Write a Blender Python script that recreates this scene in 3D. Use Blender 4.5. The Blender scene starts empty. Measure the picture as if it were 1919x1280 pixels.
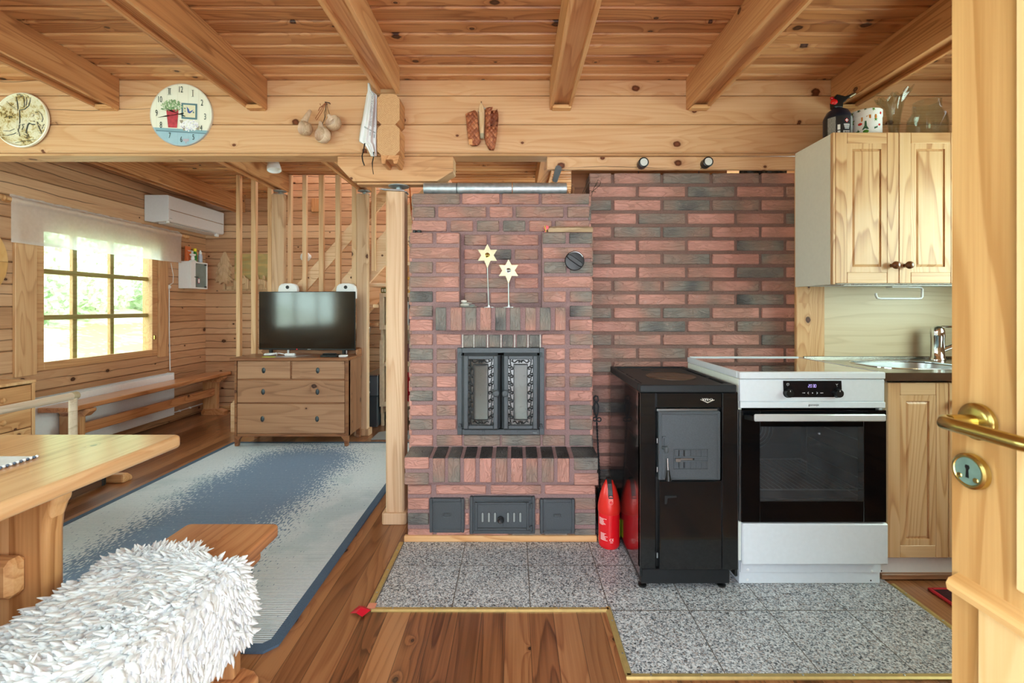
import bpy, bmesh, math, random
WORLD, P1, P2, P3, P4, P5, P6, P7, P8, EXPO = 9., 420, 32, 22, 26, 38, 20, 70, 50, -.28
from mathutils import Vector, Matrix
random.seed(7)
R = random.random
C = bpy.context.scene.collection
F, CX, CY, EYE = 853.0, 965.0, 576.0, 1.17      # lens in photo pixels, vanishing point, eye height (m)
def X(px, d): return (px-CX)/F*d
def Z(py, d): return EYE-(py-CY)/F*d
def P(px, py, d): return (X(px, d), d, Z(py, d))
def DF(py): return F*EYE/(py-CY)                # depth of a floor point at image row py

# ------------------------------------------------------------------ materials
def lin(h):
    if isinstance(h, (tuple, list)): return tuple(h)[:3]
    h = h.lstrip('#'); v = [int(h[i:i+2], 16)/255 for i in (0, 2, 4)]
    return tuple(c/12.92 if c <= .04045 else ((c+.055)/1.055)**2.4 for c in v)
class NT:
    def __init__(s, name):
        s.m = bpy.data.materials.new(name); s.m.use_nodes = True; s.t = s.m.node_tree
        s.t.nodes.clear(); s.out = s.t.nodes.new('ShaderNodeOutputMaterial')
    def n(s, typ, ins=None, **kw):
        nd = s.t.nodes.new(typ)
        for k, v in kw.items(): setattr(nd, k, v)
        for k, v in (ins or {}).items():
            if isinstance(v, bpy.types.NodeSocket): s.t.links.new(v, nd.inputs[k])
            elif v is not None:
                if isinstance(v, (tuple, list)) and nd.inputs[k].type == 'RGBA' and len(v) == 3: v = (*v, 1)
                nd.inputs[k].default_value = v
        return nd
    def math(s, op, a, b=None, c=None, clamp=False):
        nd = s.n('ShaderNodeMath', {0: a, **({1: b} if b is not None else {}), **({2: c} if c is not None else {})}, operation=op)
        nd.use_clamp = clamp; return nd.outputs[0]
    def add(s, a, b): return s.math('ADD', a, b)
    def mul(s, a, b): return s.math('MULTIPLY', a, b)
    def sub(s, a, b): return s.math('SUBTRACT', a, b)
    def step(s, v, a, b, ta=0.0, tb=1.0):
        return s.n('ShaderNodeMapRange', {'Value': v, 'From Min': a, 'From Max': b, 'To Min': ta, 'To Max': tb}, interpolation_type='SMOOTHSTEP').outputs[0]
    def xyz(s, x, y, z): return s.n('ShaderNodeCombineXYZ', {0: x, 1: y, 2: z}).outputs[0]
    def noise(s, vec, scale=1., detail=2., rough=.5, dist=0.):
        return s.n('ShaderNodeTexNoise', {'Vector': vec, 'Scale': scale, 'Detail': detail, 'Roughness': rough, 'Distortion': dist}).outputs[0]
    def ramp(s, fac, stops, interp='LINEAR'):
        nd = s.n('ShaderNodeValToRGB', {0: fac}); cr = nd.color_ramp; cr.interpolation = interp
        while len(cr.elements) < len(stops): cr.elements.new(.5)
        for e, (p, c) in zip(cr.elements, stops): e.position = p; e.color = (*lin(c), 1)
        return nd.outputs[0]
    def mix(s, f, a, b, mode='MIX'):
        nd = s.n('ShaderNodeMix', data_type='RGBA', blend_type=mode)
        for k, v in ((0, f), (6, a), (7, b)):
            if isinstance(v, bpy.types.NodeSocket): s.t.links.new(v, nd.inputs[k])
            else: nd.inputs[k].default_value = v if k == 0 else (*lin(v), 1)
        return nd.outputs[2]
    def bump(s, h, strength=.3, dist=.01):
        return s.n('ShaderNodeBump', {'Height': h, 'Strength': strength, 'Distance': dist}).outputs[0]
    def obj(s): return s.n('ShaderNodeTexCoord').outputs['Object']
    def sep(s, v):
        o = s.n('ShaderNodeSeparateXYZ', {0: v}).outputs; return o[0], o[1], o[2]
    def surf(s, sh): s.t.links.new(sh, s.out.inputs[0]); return s.m
    def bsdf(s, col, rough=.5, metal=0., normal=None, coat=0., coat_r=.1, spec=.5, trans=0., ior=1.45, sheen=0., emit=None, es=0., sss=0.):
        ins = {'Base Color': col if isinstance(col, bpy.types.NodeSocket) else (*lin(col), 1), 'Roughness': rough, 'Metallic': metal,
               'Coat Weight': coat, 'Coat Roughness': coat_r, 'Specular IOR Level': spec, 'Transmission Weight': trans, 'IOR': ior, 'Sheen Weight': sheen}
        if normal is not None: ins['Normal'] = normal
        if emit is not None: ins['Emission Color'] = (*lin(emit), 1); ins['Emission Strength'] = es
        return s.n('ShaderNodeBsdfPrincipled', ins).outputs[0]

def plain(name, col, rough=.5, metal=0., bump=0., bscale=60., var=0., **kw):
    t = NT(name); v = t.obj()
    c = lin(col)
    nz = t.noise(v, bscale, 3.)
    lo = tuple(x*(1-var-.02) for x in c); hi = tuple(min(1, x*(1+var+.02)) for x in c)
    colr = t.ramp(nz, [(.3, lo), (.7, hi)])
    return t.surf(t.bsdf(colr, rough, metal, t.bump(nz, bump, .004) if bump else None, **kw))

WSAT = .90
def desat(c, k=None):
    k = WSAT if k is None else k; c = lin(c); l = .2126*c[0]+.7152*c[1]+.0722*c[2]
    return tuple(l+(q-l)*k*h for q, h in zip(c, (1., 1., 1.))) if False else ((l+(c[0]-l)*k), (l+(c[1]-l)*k)*.957, (l+(c[2]-l)*k)*1.03)
def wood(name, dark, mid, light, grain='x', across=None, bw=.1, off=0., knots=.45, ks=3.0, rough=.45, coat=0., coat_r=.12,
         bump=.12, ring=5., var=.28, crack=0., gap=0., gs=1., knotcol='#4a2412', knot_r=1., fine=1., redvar=0., spec=.4, ra=.4, ckp=.5):
    dark, mid, light = desat(dark), desat(mid), desat(light)
    t = NT(name); x, y, z = t.sep(t.obj())
    u, v, w = {'x': (x, y, z), 'y': (y, x, z), 'z': (z, x, y)}[grain]
    orr = t.n('ShaderNodeObjectInfo').outputs['Random']
    if across:
        ac = {'v': v, 'w': w}[across]
        b = t.math('DIVIDE', t.sub(ac, off), bw); idx = t.math('FLOOR', b); fr = t.math('FRACT', b)
        wn = t.n('ShaderNodeTexWhiteNoise', {'W': t.add(idx, t.mul(orr, 57.3))}, noise_dimensions='1D')
        rnd = wn.outputs[0]; rc = t.sep(wn.outputs[1])
        r2 = rc[1]
    else:
        rnd = orr; fr = None; r2 = t.math('FRACT', t.mul(orr, 7.77))
    uu = t.add(u, t.mul(rnd, 23.7)); sh = t.mul(r2, 11.3)
    cr = t.add(t.add(v, w), sh)
    # knots: sparse ovals along the grain
    vo = t.n('ShaderNodeTexVoronoi', {'Vector': t.xyz(t.mul(uu, ks*.75), t.mul(cr, ks), 0.), 'Scale': 1., 'Randomness': .9}, voronoi_dimensions='2D', feature='F1')
    d = t.math('DIVIDE', vo.outputs['Distance'], ks); c1, c2, c3 = t.sep(vo.outputs['Color'])
    act = t.math('LESS_THAN', c2, knots)
    rad = t.mul(t.add(.006, t.mul(t.math('POWER', c1, 2.), .013)), knot_r)
    dn = t.add(t.math('DIVIDE', d, rad), t.mul(t.sub(t.noise(t.xyz(t.mul(uu, 60.), t.mul(cr, 60.), 0.), 1.), .5), .5))
    k = t.mul(t.step(dn, 1.15, .75), act)
    kin = t.mul(t.step(dn, .7, .15), act)
    wrap = t.mul(t.math('DIVIDE', .12, t.add(1., t.math('POWER', t.math('DIVIDE', d, t.mul(rad, 1.7)), 2.))), act)
    n1 = t.noise(t.xyz(t.mul(uu, .42*gs), t.add(t.mul(v, 5.*gs), sh), t.add(t.mul(w, 5.*gs), sh)), 1., 2., .42, .2)
    rg = t.math('FRACT', t.mul(t.add(n1, wrap), ring*3.6))
    rg = t.mul(t.math('POWER', rg, 2.6), t.step(rg, 1., .86))
    fb = t.noise(t.xyz(t.mul(uu, 2.2), t.mul(v, 130.), t.mul(w, 130.)), fine, 3., .6)
    lowv = t.noise(t.xyz(t.mul(uu, .8), t.mul(v, 9.), t.mul(w, 9.)), 1., 2.)
    tt = t.add(t.add(t.mul(rg, -ra), t.mul(t.sub(fb, .5), .50)), t.add(t.mul(t.sub(lowv, .5), .45), t.add(.60, t.mul(t.sub(rnd, .5), var*1.4))))
    col = t.ramp(tt, [(.08, dark), (.45, mid), (.85, light)])
    if redvar: col = t.mix(t.mul(t.step(r2, .55, 1.), redvar), col, dark)
    kd = lin(knotcol)
    col = t.mix(t.mul(t.step(dn, 2.2, .9), t.mul(act, .35)), col, dark)
    col = t.mix(k, col, kd); col = t.mix(t.mul(kin, .55), col, tuple(min(1, a*2.2+.02) for a in kd))
    h = t.add(t.mul(rg, -.35), t.mul(fb, .6))
    if fr is not None and gap > 0:
        g = t.add(t.step(fr, gap, 0.), t.step(fr, 1-gap, 1.))
        col = t.mix(t.mul(g, .8), col, tuple(a*.18 for a in lin(dark))); h = t.sub(h, t.mul(g, 3.))
    if fr is not None and crack:
        wob = t.mul(t.sub(t.noise(t.xyz(t.mul(uu, 1.3), rnd, 0.), 1., 3., .6), .5), .5)
        ln = t.math('ABSOLUTE', t.sub(t.sub(fr, .5), wob))
        on = t.step(t.noise(t.xyz(t.mul(uu, .9), t.mul(rnd, 9.), 3.), 1., 1.), ckp, ckp+.12)
        ck = t.mul(t.step(ln, crack, crack*.3), on)
        col = t.mix(t.mul(ck, .85), col, tuple(a*.12 for a in lin(dark))); h = t.sub(h, t.mul(ck, 3.))
    rr = t.add(rough, t.mul(t.sub(fb, .5), .12))
    return t.surf(t.bsdf(col, rr, 0., t.bump(h, bump, .003), coat=coat, coat_r=coat_r, spec=spec))

def brickmat(name, vertical=False, light=1.):
    t = NT(name); o = t.obj(); x, y, z = t.sep(o)
    tone = t.n('ShaderNodeAttribute', attribute_name='tone').outputs['Fac']
    rnd = t.n('ShaderNodeAttribute', attribute_name='rnd').outputs['Fac']
    s = t.mul(rnd, 40.)
    a, b = (10., 38.) if not vertical else (38., 10.)
    vec = t.xyz(t.add(t.mul(x, a), s), t.mul(y, 40.), t.add(t.mul(z, b), s))
    n1 = t.noise(vec, 1., 2., .55, 1.1)
    rid = t.math('ABSOLUTE', t.sub(n1, .5))
    ridge = t.step(rid, .0, .11)
    gl = t.noise(t.add_v(o, s) if hasattr(t, 'add_v') else t.xyz(t.add(x, s), y, t.add(z, s)), 6., 1.)
    sp = t.noise(o, 220., 2.)
    tt = t.mul(t.add(t.add(tone, t.mul(t.sub(gl, .5), 1.15)), t.mul(t.sub(sp, .5), .18)), .77)
    col = t.ramp(tt, [(0., '#c28d81'), (.24, '#ac7e71'), (.42, '#8f776c'), (.6, '#7d7770'), (.75, '#5f5e5d'), (1., '#2d2c2d')])
    col = t.mix(t.mul(t.sub(1., ridge), .15), col, '#5c4a44')  # grooves darkened in colour for the shade of the relief
    col = t.mix(t.step(t.noise(o, 16., 3., .7), .60, .78, 0., .35), col, '#b79f98')
    h = t.add(t.mul(ridge, .6), t.mul(n1, .8))
    return t.surf(t.bsdf(col, .62, 0., t.bump(h, .6, .009), spec=.35))

def glassmat(name, tint='#ffffff', alpha=.08, rough=.02, ior=1.45, refl=1., haze_ash=0., haze_ash_col='#9a9c9e'):
    """thin pane: lets light straight through, mirrors by Fresnel"""
    t = NT(name)
    fc = t.n('ShaderNodeLayerWeight', {0: .5}).outputs['Facing']; r0 = ((ior-1)/(ior+1))**2
    fr = t.math('MULTIPLY', t.add(r0, t.mul(t.math('POWER', fc, 5.), 1-r0)), refl, clamp=True)
    tr = t.n('ShaderNodeBsdfTransparent', {0: (*[c*(1-alpha) for c in lin(tint)], 1)}).outputs[0]
    if haze_ash:  # diffuse veil: painted reflection haze (oven), ash (stove), frosting (cabinet)
        df = t.n('ShaderNodeBsdfDiffuse', {0: (*lin(haze_ash_col), 1)}).outputs[0]; o = t.obj(); nz = t.add(t.mul(t.noise(o, 9., 3., .6), .8), t.mul(t.step(t.noise(o, 90., 2., .7), .62, .7), .35))
        tr = t.n('ShaderNodeMixShader', {0: t.mul(nz, haze_ash*2.), 1: tr, 2: df}).outputs[0]
    gl = t.n('ShaderNodeBsdfGlossy', {'Color': (1, 1, 1, 1), 'Roughness': rough}).outputs[0]
    return t.surf(t.n('ShaderNodeMixShader', {0: fr, 1: tr, 2: gl}).outputs[0])

# ------------------------------------------------------------------ geometry
class MB:
    def __init__(s): s.v = []; s.f = []; s.tone = {}; s.rnd = {}; s.mi = {}
    def add(s, vs, fs, tone=None, mi=None):
        b = len(s.v); s.v += [tuple(p) for p in vs]
        for f in fs:
            if tone is not None: s.tone[len(s.f)] = tone; s.rnd[len(s.f)] = getattr(s, 'cur', 0.)
            if mi: s.mi[len(s.f)] = mi
            s.f.append(tuple(b+i for i in f))
        return s
    def take(s, o, mi=0):
        n = len(s.f); b = len(s.v); s.v += o.v; s.f += [tuple(b+i for i in f) for f in o.f]
        for k, v in o.tone.items(): s.tone[n+k] = v; s.rnd[n+k] = o.rnd.get(k, 0.)
        if mi:
            for k in range(len(o.f)): s.mi[n+k] = mi
        return s
    def box(s, x0, x1, y0, y1, z0, z1, **k):
        if x0 > x1: x0, x1 = x1, x0
        if y0 > y1: y0, y1 = y1, y0
        if z0 > z1: z0, z1 = z1, z0
        s.add([(x0,y0,z0),(x1,y0,z0),(x1,y1,z0),(x0,y1,z0),(x0,y0,z1),(x1,y0,z1),(x1,y1,z1),(x0,y1,z1)],
              [(0,3,2,1),(4,5,6,7),(0,1,5,4),(1,2,6,5),(2,3,7,6),(3,0,4,7)], **k); return s
    def cbox(s, x0, x1, y0, y1, z0, z1, c=.003, **k):
        """box with chamfered edges"""
        X0, X1 = min(x0,x1), max(x0,x1); Y0, Y1 = min(y0,y1), max(y0,y1); Z0, Z1 = min(z0,z1), max(z0,z1)
        c = min(c, (X1-X0)/2.01, (Y1-Y0)/2.01, (Z1-Z0)/2.01)
        bm = bmesh.new(); bmesh.ops.create_cube(bm, size=1)
        for v in bm.verts: v.co = Vector((X0+(v.co.x+.5)*(X1-X0), Y0+(v.co.y+.5)*(Y1-Y0), Z0+(v.co.z+.5)*(Z1-Z0)))
        bmesh.ops.bevel(bm, geom=bm.edges[:], offset=c, segments=1, affect='EDGES', profile=.5)
        bm.verts.index_update()
        s.add([v.co[:] for v in bm.verts], [[v.index for v in f.verts] for f in bm.faces], **k); bm.free(); return s
    def prism(s, poly, axis, a0, a1, **k):
        """poly of 2D points in the plane normal to axis: x->(y,z) y->(x,z) z->(x,y)"""
        n = len(poly)
        def p3(p, a): return {'x': (a, p[0], p[1]), 'y': (p[0], a, p[1]), 'z': (p[0], p[1], a)}[axis]
        ar = sum(poly[i][0]*poly[(i+1) % n][1]-poly[(i+1) % n][0]*poly[i][1] for i in range(n))
        flip = (ar < 0) != (axis == 'y') 
        if flip: poly = poly[::-1]
        vs = [p3(p, a0) for p in poly]+[p3(p, a1) for p in poly]
        fs = [tuple(range(n))[::-1], tuple(range(n, 2*n))]+[(i, (i+1) % n, n+(i+1) % n, n+i) for i in range(n)]
        if a0 > a1: fs = [f[::-1] for f in fs]
        s.add(vs, fs, **k); return s
    def ring(s, c, nrm, r, n, up=None, ry=None):
        nrm = Vector(nrm).normalized(); up = Vector(up) if up else (Vector((0,0,1)) if abs(nrm.z) < .9 else Vector((1,0,0)))
        a = (up-nrm*up.dot(nrm)).normalized(); b = nrm.cross(a)
        return [(Vector(c)+a*math.cos(2*math.pi*i/n)*r+b*math.sin(2*math.pi*i/n)*(ry or r))[:] for i in range(n)]
    def tube(s, pts, r, n=10, cap=True, closed=False, **k):
        pts = [Vector(p) for p in pts]; m = len(pts)
        rs = r if isinstance(r, (list, tuple)) else [r]*m
        vs = []; up = None
        for i, p in enumerate(pts):
            if closed: t = (pts[(i+1) % m]-pts[i-1])
            else: t = pts[min(i+1, m-1)]-pts[max(i-1, 0)]
            t.normalize()
            if up is None: up = Vector((0,0,1)) if abs(t.z) < .9 else Vector((1,0,0))
            up = (up-t*up.dot(t)); up = up.normalized() if up.length > 1e-6 else Vector((1,0,0))
            vs += s.ring(p, t, rs[i], n, up)
        fs = []
        for i in range(m if closed else m-1):
            for j in range(n):
                a = i*n+j; b = i*n+(j+1) % n; i2 = (i+1) % m
                fs.append((a, b, i2*n+(j+1) % n, i2*n+j))
        if cap and not closed: fs += [tuple(range(n))[::-1], tuple(range((m-1)*n, m*n))]
        s.add(vs, fs, **k); return s
    def cyl(s, p0, p1, r0, r1=None, n=20, **k): return s.tube([p0, p1], [r0, r0 if r1 is None else r1], n, **k)
    def lathe(s, prof, c, axis='z', n=28, caps=(True, True), **k):
        """prof: (radius, height) from start to end; axis z, y, -y, x"""
        A = {'z': Vector((0,0,1)), 'y': Vector((0,1,0)), '-y': Vector((0,-1,0)), 'x': Vector((1,0,0)), '-x': Vector((-1,0,0))}[axis] if isinstance(axis, str) else Vector(axis).normalized()
        vs = []; fs = []; c = Vector(c)
        for (r, h) in prof: vs += s.ring(c+A*h, A, max(r, 1e-5), n)
        for i in range(len(prof)-1):
            for j in range(n): fs.append((i*n+j, i*n+(j+1) % n, (i+1)*n+(j+1) % n, (i+1)*n+j))
        if prof[0][0] > 1e-4 and caps[0]: fs.append(tuple(range(n))[::-1])
        if prof[-1][0] > 1e-4 and caps[1]: fs.append(tuple(range((len(prof)-1)*n, len(prof)*n)))
        s.add(vs, fs, **k); return s
    def grid(s, fn, nu, nv, thick=None, **k):
        vs = [fn(i/nu, j/nv) for i in range(nu+1) for j in range(nv+1)]
        fs = [(i*(nv+1)+j, (i+1)*(nv+1)+j, (i+1)*(nv+1)+j+1, i*(nv+1)+j+1) for i in range(nu) for j in range(nv)]
        s.add(vs, fs, **k); return s
    def sphere(s, c, r, n=14, m=8, sc=(1,1,1), **k):
        vs = []; fs = []
        for i in range(m+1):
            th = math.pi*i/m
            for j in range(n):
                ph = 2*math.pi*j/n
                vs.append((c[0]+r*sc[0]*math.sin(th)*math.cos(ph), c[1]+r*sc[1]*math.sin(th)*math.sin(ph), c[2]-r*sc[2]*math.cos(th)))
        for i in range(m):
            for j in range(n): fs.append((i*n+j, i*n+(j+1) % n, (i+1)*n+(j+1) % n, (i+1)*n+j))
        s.add(vs, fs, **k); return s
    def xf(s, M):
        M = Matrix(M); s.v = [(M @ Vector(p))[:] for p in s.v]; return s
    def merge(s, o): s.add(o.v, o.f); return s

def wloc(o):
    p = Vector((0,0,0))
    while o is not None: p += o.location; o = o.parent
    return p
def tag(o, label=None, cat=None, group=None, kind=None):
    for k, v in (('label', label), ('category', cat), ('group', group), ('kind', kind)):
        if v: o[k] = v
    return o
def obj(name, mb, mat, parent=None, bevel=0., seg=2, smooth=None, origin=None, solid=0., label=None, sub=0):
    me = bpy.data.meshes.new(name)
    org = wloc(parent) if parent is not None else Vector(origin if origin else (0,0,0))
    me.from_pydata([(Vector(p)-org)[:] for p in mb.v], [], mb.f)
    mats = mat if isinstance(mat, (list, tuple)) else [mat]
    for m in mats: me.materials.append(m)
    if mb.mi:
        for i, k in mb.mi.items(): me.polygons[i].material_index = k
    if mb.tone:
        a = me.attributes.new('tone', 'FLOAT', 'FACE'); b = me.attributes.new('rnd', 'FLOAT', 'FACE')
        for i, v in mb.tone.items(): a.data[i].value = v; b.data[i].value = mb.rnd.get(i, 0.)
    me.validate(); me.update()
    if smooth is not None:
        me.polygons.foreach_set('use_smooth', [True]*len(me.polygons)); me.set_sharp_from_angle(angle=math.radians(smooth))
    o = bpy.data.objects.new(name, me); C.objects.link(o)
    if parent is not None: o.parent = parent
    else: o.location = org
    if solid:
        md = o.modifiers.new('solid', 'SOLIDIFY'); md.thickness = solid; md.offset = 0
    if sub:
        md = o.modifiers.new('sub', 'SUBSURF'); md.levels = sub; md.render_levels = sub
    if bevel:
        md = o.modifiers.new('bevel', 'BEVEL'); md.width = bevel; md.segments = seg; md.limit_method = 'ANGLE'; md.angle_limit = math.radians(35); md.harden_normals = False
    if label: o['label'] = label
    return o
def thing(name, label, cat, loc, group=None, kind=None):
    o = bpy.data.objects.new(name, None); o.empty_display_size = .05; C.objects.link(o); o.location = loc
    return tag(o, label, cat, group, kind)
def one(name, mb, mat, label, cat, origin, group=None, **k):
    return tag(obj(name, mb, mat, None, origin=origin, **k), label, cat, group)
def struct(name, mb, mat, origin=(0,0,0), label=None, **k):
    return tag(obj(name, mb, mat, None, origin=origin, **k), label, None, None, 'structure')
def textmb(txt, size, origin, right=(1,0,0), up=(0,0,1), depth=.0006, align='CENTER', sx=1., shear=0.):
    """lettering as an extruded mesh lying in the plane right/up"""
    cu = bpy.data.curves.new('t', 'FONT'); cu.body = txt; cu.size = size; cu.align_x = align; cu.align_y = 'CENTER'; cu.extrude = depth/2; cu.resolution_u = 3; cu.shear = shear
    o = bpy.data.objects.new('t', cu); C.objects.link(o)
    me = bpy.data.meshes.new_from_object(o.evaluated_get(bpy.context.evaluated_depsgraph_get()))
    r, u = Vector(right).normalized(), Vector(up).normalized(); nn = r.cross(u)
    mb = MB(); mb.add([(Vector(origin)+r*v.co.x*sx+u*v.co.y+nn*v.co.z)[:] for v in me.vertices], [tuple(p.vertices) for p in me.polygons])
    bpy.data.objects.remove(o); bpy.data.curves.remove(cu); bpy.data.meshes.remove(me); return mb
def arc(c, r, a0, a1, n, plane='xz'):
    out = []
    for i in range(n+1):
        a = math.radians(a0+(a1-a0)*i/n); p, q = r*math.cos(a), r*math.sin(a)
        out.append({'xz': (c[0]+p, c[1], c[2]+q), 'xy': (c[0]+p, c[1]+q, c[2]), 'yz': (c[0], c[1]+p, c[2]+q)}[plane])
    return out
def dup(root, loc, label=None, group=None):
    """copy a thing with its parts and sub-parts"""
    r = root.copy(); C.objects.link(r); r.location = loc
    if label: r['label'] = label
    if group: r['group'] = group
    for ch in list(root.children):
        c = ch.copy(); C.objects.link(c); c.parent = r
        for g in list(ch.children):
            d = g.copy(); C.objects.link(d); d.parent = c
    return r
def rrect(x0, x1, z0, z1, r, n=4):
    pts = []
    for cx, cz, a in ((x1-r, z1-r, 0), (x0+r, z1-r, 90), (x0+r, z0+r, 180), (x1-r, z0+r, 270)):
        for i in range(n+1):
            t = math.radians(a+90*i/n); pts.append((cx+r*math.cos(t), cz+r*math.sin(t)))
    return pts
def framebox(mb, x0, x1, z0, z1, y0, y1, wl, wr, wb, wt, c=.002):
    """rectangular frame in the xz plane"""
    mb.cbox(x0, x0+wl, y0, y1, z0, z1, c); mb.cbox(x1-wr, x1, y0, y1, z0, z1, c)
    mb.cbox(x0+wl, x1-wr, y0, y1, z0, z0+wb, c); mb.cbox(x0+wl, x1-wr, y0, y1, z1-wt, z1, c)
    return mb

# palette ------------------------------------------------------------
M = {}
PINE = ('#a5682f', '#d09a5a', '#e6bd80')
HON = ('#8f5426', '#bd7f45', '#d6a063')
LOG = ('#93653d', '#c6986a', '#dbb485')
M['ceil'] = wood('ceiling_pine', *HON, grain='x', across='v', bw=.09, off=-.2, knots=.72, ks=5., var=.38, rough=.38, knotcol='#3c1c0c', bump=.08)
M['floor'] = wood('floor_pine', '#50290f', '#885328', '#a87240', grain='y', across='v', bw=.0907, off=.055, knots=.42, ks=4.6, var=.40, rough=.3, coat=.6, coat_r=.1, gap=.02, knotcol='#2e1408', ring=6., redvar=.45, bump=.06)
M['header'] = wood('header_pine', '#a06a3a', '#cb9a62', '#dcb482', grain='x', across='w', bw=.155, off=2.003, knots=.68, ks=4.2, var=.14, rough=.45, crack=.016, knotcol='#5c2f17', gap=.012, ra=.26, ckp=.52)
M['logx'] = wood('log_wall_x', *LOG, grain='x', across='w', bw=.155, off=.09, knots=.45, ks=4.2, var=.3, rough=.5, crack=.03, knotcol='#43230f', gap=.022, ra=.16, ckp=.40)
M['logy'] = wood('log_wall_y', '#8d603a', '#bd8f60', '#d5ac7c', grain='y', across='w', bw=.155, off=.09, knots=.45, ks=4., var=.25, rough=.5, crack=.026, knotcol='#43230f', gap=.022, ra=.16, ckp=.42)
M['beam'] = wood('beam_pine', '#8d5527', '#c08449', '#d9a568', grain='y', knots=.35, ks=3., var=.2, rough=.42, ring=6., knotcol='#4a2410')
M['pine_x'] = wood('pine_x', *PINE, grain='x', knots=.3, ks=4., var=.2)
M['pine_y'] = wood('pine_y', *PINE, grain='y', knots=.3, ks=4., var=.2)
M['pine_z'] = wood('pine_z', *PINE, grain='z', knots=.3, ks=4., var=.2)
M['post'] = wood('post_pine', '#a0784e', '#c9a376', '#ddbf94', grain='z', knots=.3, ks=3., var=.15, rough=.55, ring=3.5)
M['slat'] = wood('slat_pine', '#b98850', '#dcb27a', '#e8c894', grain='z', knots=.12, ks=3., var=.25, rough=.5, ring=3.)
M['stair'] = wood('stair_pine', '#c08d58', '#e3bd88', '#efd2a6', grain='x', knots=.3, ks=4., var=.2)
M['cab_z'] = wood('cabinet_pine_z', '#b07c46', '#d2a86e', '#e0bf8a', grain='z', knots=.06, ks=3., var=.2, rough=.4, ring=5.5, coat=.15, ra=.6)
M['cab_x'] = wood('cabinet_pine_x', '#b07c46', '#d2a86e', '#e0bf8a', grain='x', knots=.06, ks=3., var=.2, rough=.4, ring=4., coat=.15)
M['chest_x'] = wood('antique_pine_x', '#7a5334', '#a37750', '#b88d63', grain='x', knots=.28, ks=5., var=.15, rough=.45, coat=.15, knotcol='#3a1c0e', ring=4)
M['chest_z'] = wood('antique_pine_z', '#54321d', '#7e5434', '#976a45', grain='z', across='v', bw=.085, knots=.4, ks=5., var=.35, rough=.45, coat=.1, knotcol='#34180b')  # sides darker than the fronts, their shade put into the colour
M['chest_dark'] = wood('antique_pine_dark', '#5c331b', '#8c5a33', '#a87545', grain='x', knots=.2, ks=5., var=.15, rough=.4, coat=.2)
M['table'] = wood('table_pine', '#b07838', '#d3a163', '#e2ba7e', grain='y', across='v', bw=.11, off=-.02, knots=.2, ks=4., var=.25, rough=.3, coat=.5, coat_r=.16, ring=5.)
M['table_z'] = wood('table_pine_z', '#a87034', '#d09c5a', '#e0b578', grain='z', across='v', bw=.1, knots=.25, ks=4., var=.35, rough=.35, coat=.2, ring=4)
M['bench'] = wood('bench_pine', '#8a4f22', '#bd7d44', '#d29a5f', grain='y', across='v', bw=.1, off=.03, knots=.25, ks=4., var=.35, rough=.3, coat=.5, coat_r=.1, ring=5.)
M['bench_z'] = wood('bench_pine_z', '#97602f', '#c48d52', '#d6a76b', grain='z', knots=.25, ks=4., var=.2, rough=.35, coat=.2)
M['win'] = wood('window_pine', '#a8763f', '#d0a068', '#e0b980', grain='z', knots=.15, ks=3., var=.12, rough=.4)
M['win_y'] = wood('window_pine_y', '#a8763f', '#cd9a60', '#ddb478', grain='y', knots=.2, ks=3., var=.12, rough=.4)
M['door_l'] = wood('door_pine', '#b88a42', '#d8b064', '#e8cb86', grain='z', across='v', bw=.048, off=.0345, knots=.1, ks=3., var=.5, rough=.38, coat=.2, ring=3.)
M['door_y'] = wood('door_pine_y', '#bb8c40', '#d9b064', '#e8cb86', grain='y', knots=.1, ks=3., var=.2, rough=.38, coat=.2, ring=3.)
M['endgrain'] = None
def endgrain():
    t = NT('log_end_grain'); x, y, z = t.sep(t.obj())
    zm = t.sub(t.math('FRACT', t.math('DIVIDE', t.sub(z, .052), .158)), .48)
    d = t.math('SQRT', t.add(t.math('POWER', t.add(x, -.004), 2.), t.math('POWER', t.mul(zm, .158), 2.)))
    d = t.add(d, t.mul(t.noise(t.obj(), 25., 2.), .006))
    rg = t.math('FRACT', t.mul(d, 120.))
    n = t.noise(t.obj(), 90., 3.)
    col = t.ramp(t.add(t.mul(rg, .45), t.mul(n, .5)), [(.1, '#a87850'), (.5, '#c4986c'), (.9, '#d6b083')])
    return t.surf(t.bsdf(col, .6))
M['endgrain'] = endgrain()
M['laminate'] = wood('wood_laminate', '#c2b084', '#d8c79a', '#e2d5ac', grain='x', knots=0., ks=3., var=.1, rough=.35, ring=3., gs=1.3)
M['brick'] = brickmat('klinker_brick'); M['brick_v'] = brickmat('klinker_brick_upright', True)
M['mortar'] = plain('mortar', '#8d7170', .85, bump=.5, bscale=160., var=.12)
M['mortar_w'] = plain('mortar_wall', '#765b53', .85, bump=.5, bscale=160., var=.12)
M['iron'] = plain('cast_iron', '#4a4f54', .5, .25, bump=.25, bscale=240., var=.08)
M['iron_d'] = plain('cast_iron_dark', '#24272a', .5, .3, bump=.1, bscale=200., var=.08)
M['blackpaint'] = plain('black_enamel', '#101214', .17, bscale=30., var=.15, coat=.5, coat_r=.05)
M['blackmatt'] = plain('black_satin', '#15171a', .38, bscale=40., var=.1)
M['black'] = plain('black_plastic', '#0e0f10', .35)
M['chrome'] = plain('chrome', '#e8ecef', .07, 1.)
M['steel'] = plain('steel', '#b8bec2', .3, 1., bscale=30., var=.04)
M['inox'] = plain('stainless_worktop', '#9d9a94', .2, 1., bscale=20., var=.05)
M['zinc'] = plain('galvanised', '#aab2b6', .45, .75, bscale=35., var=.16)
M['white'] = plain('white_lacquer', '#e8ebee', .3)
M['whiteplast'] = plain('white_plastic', '#eceef0', .35)
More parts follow.
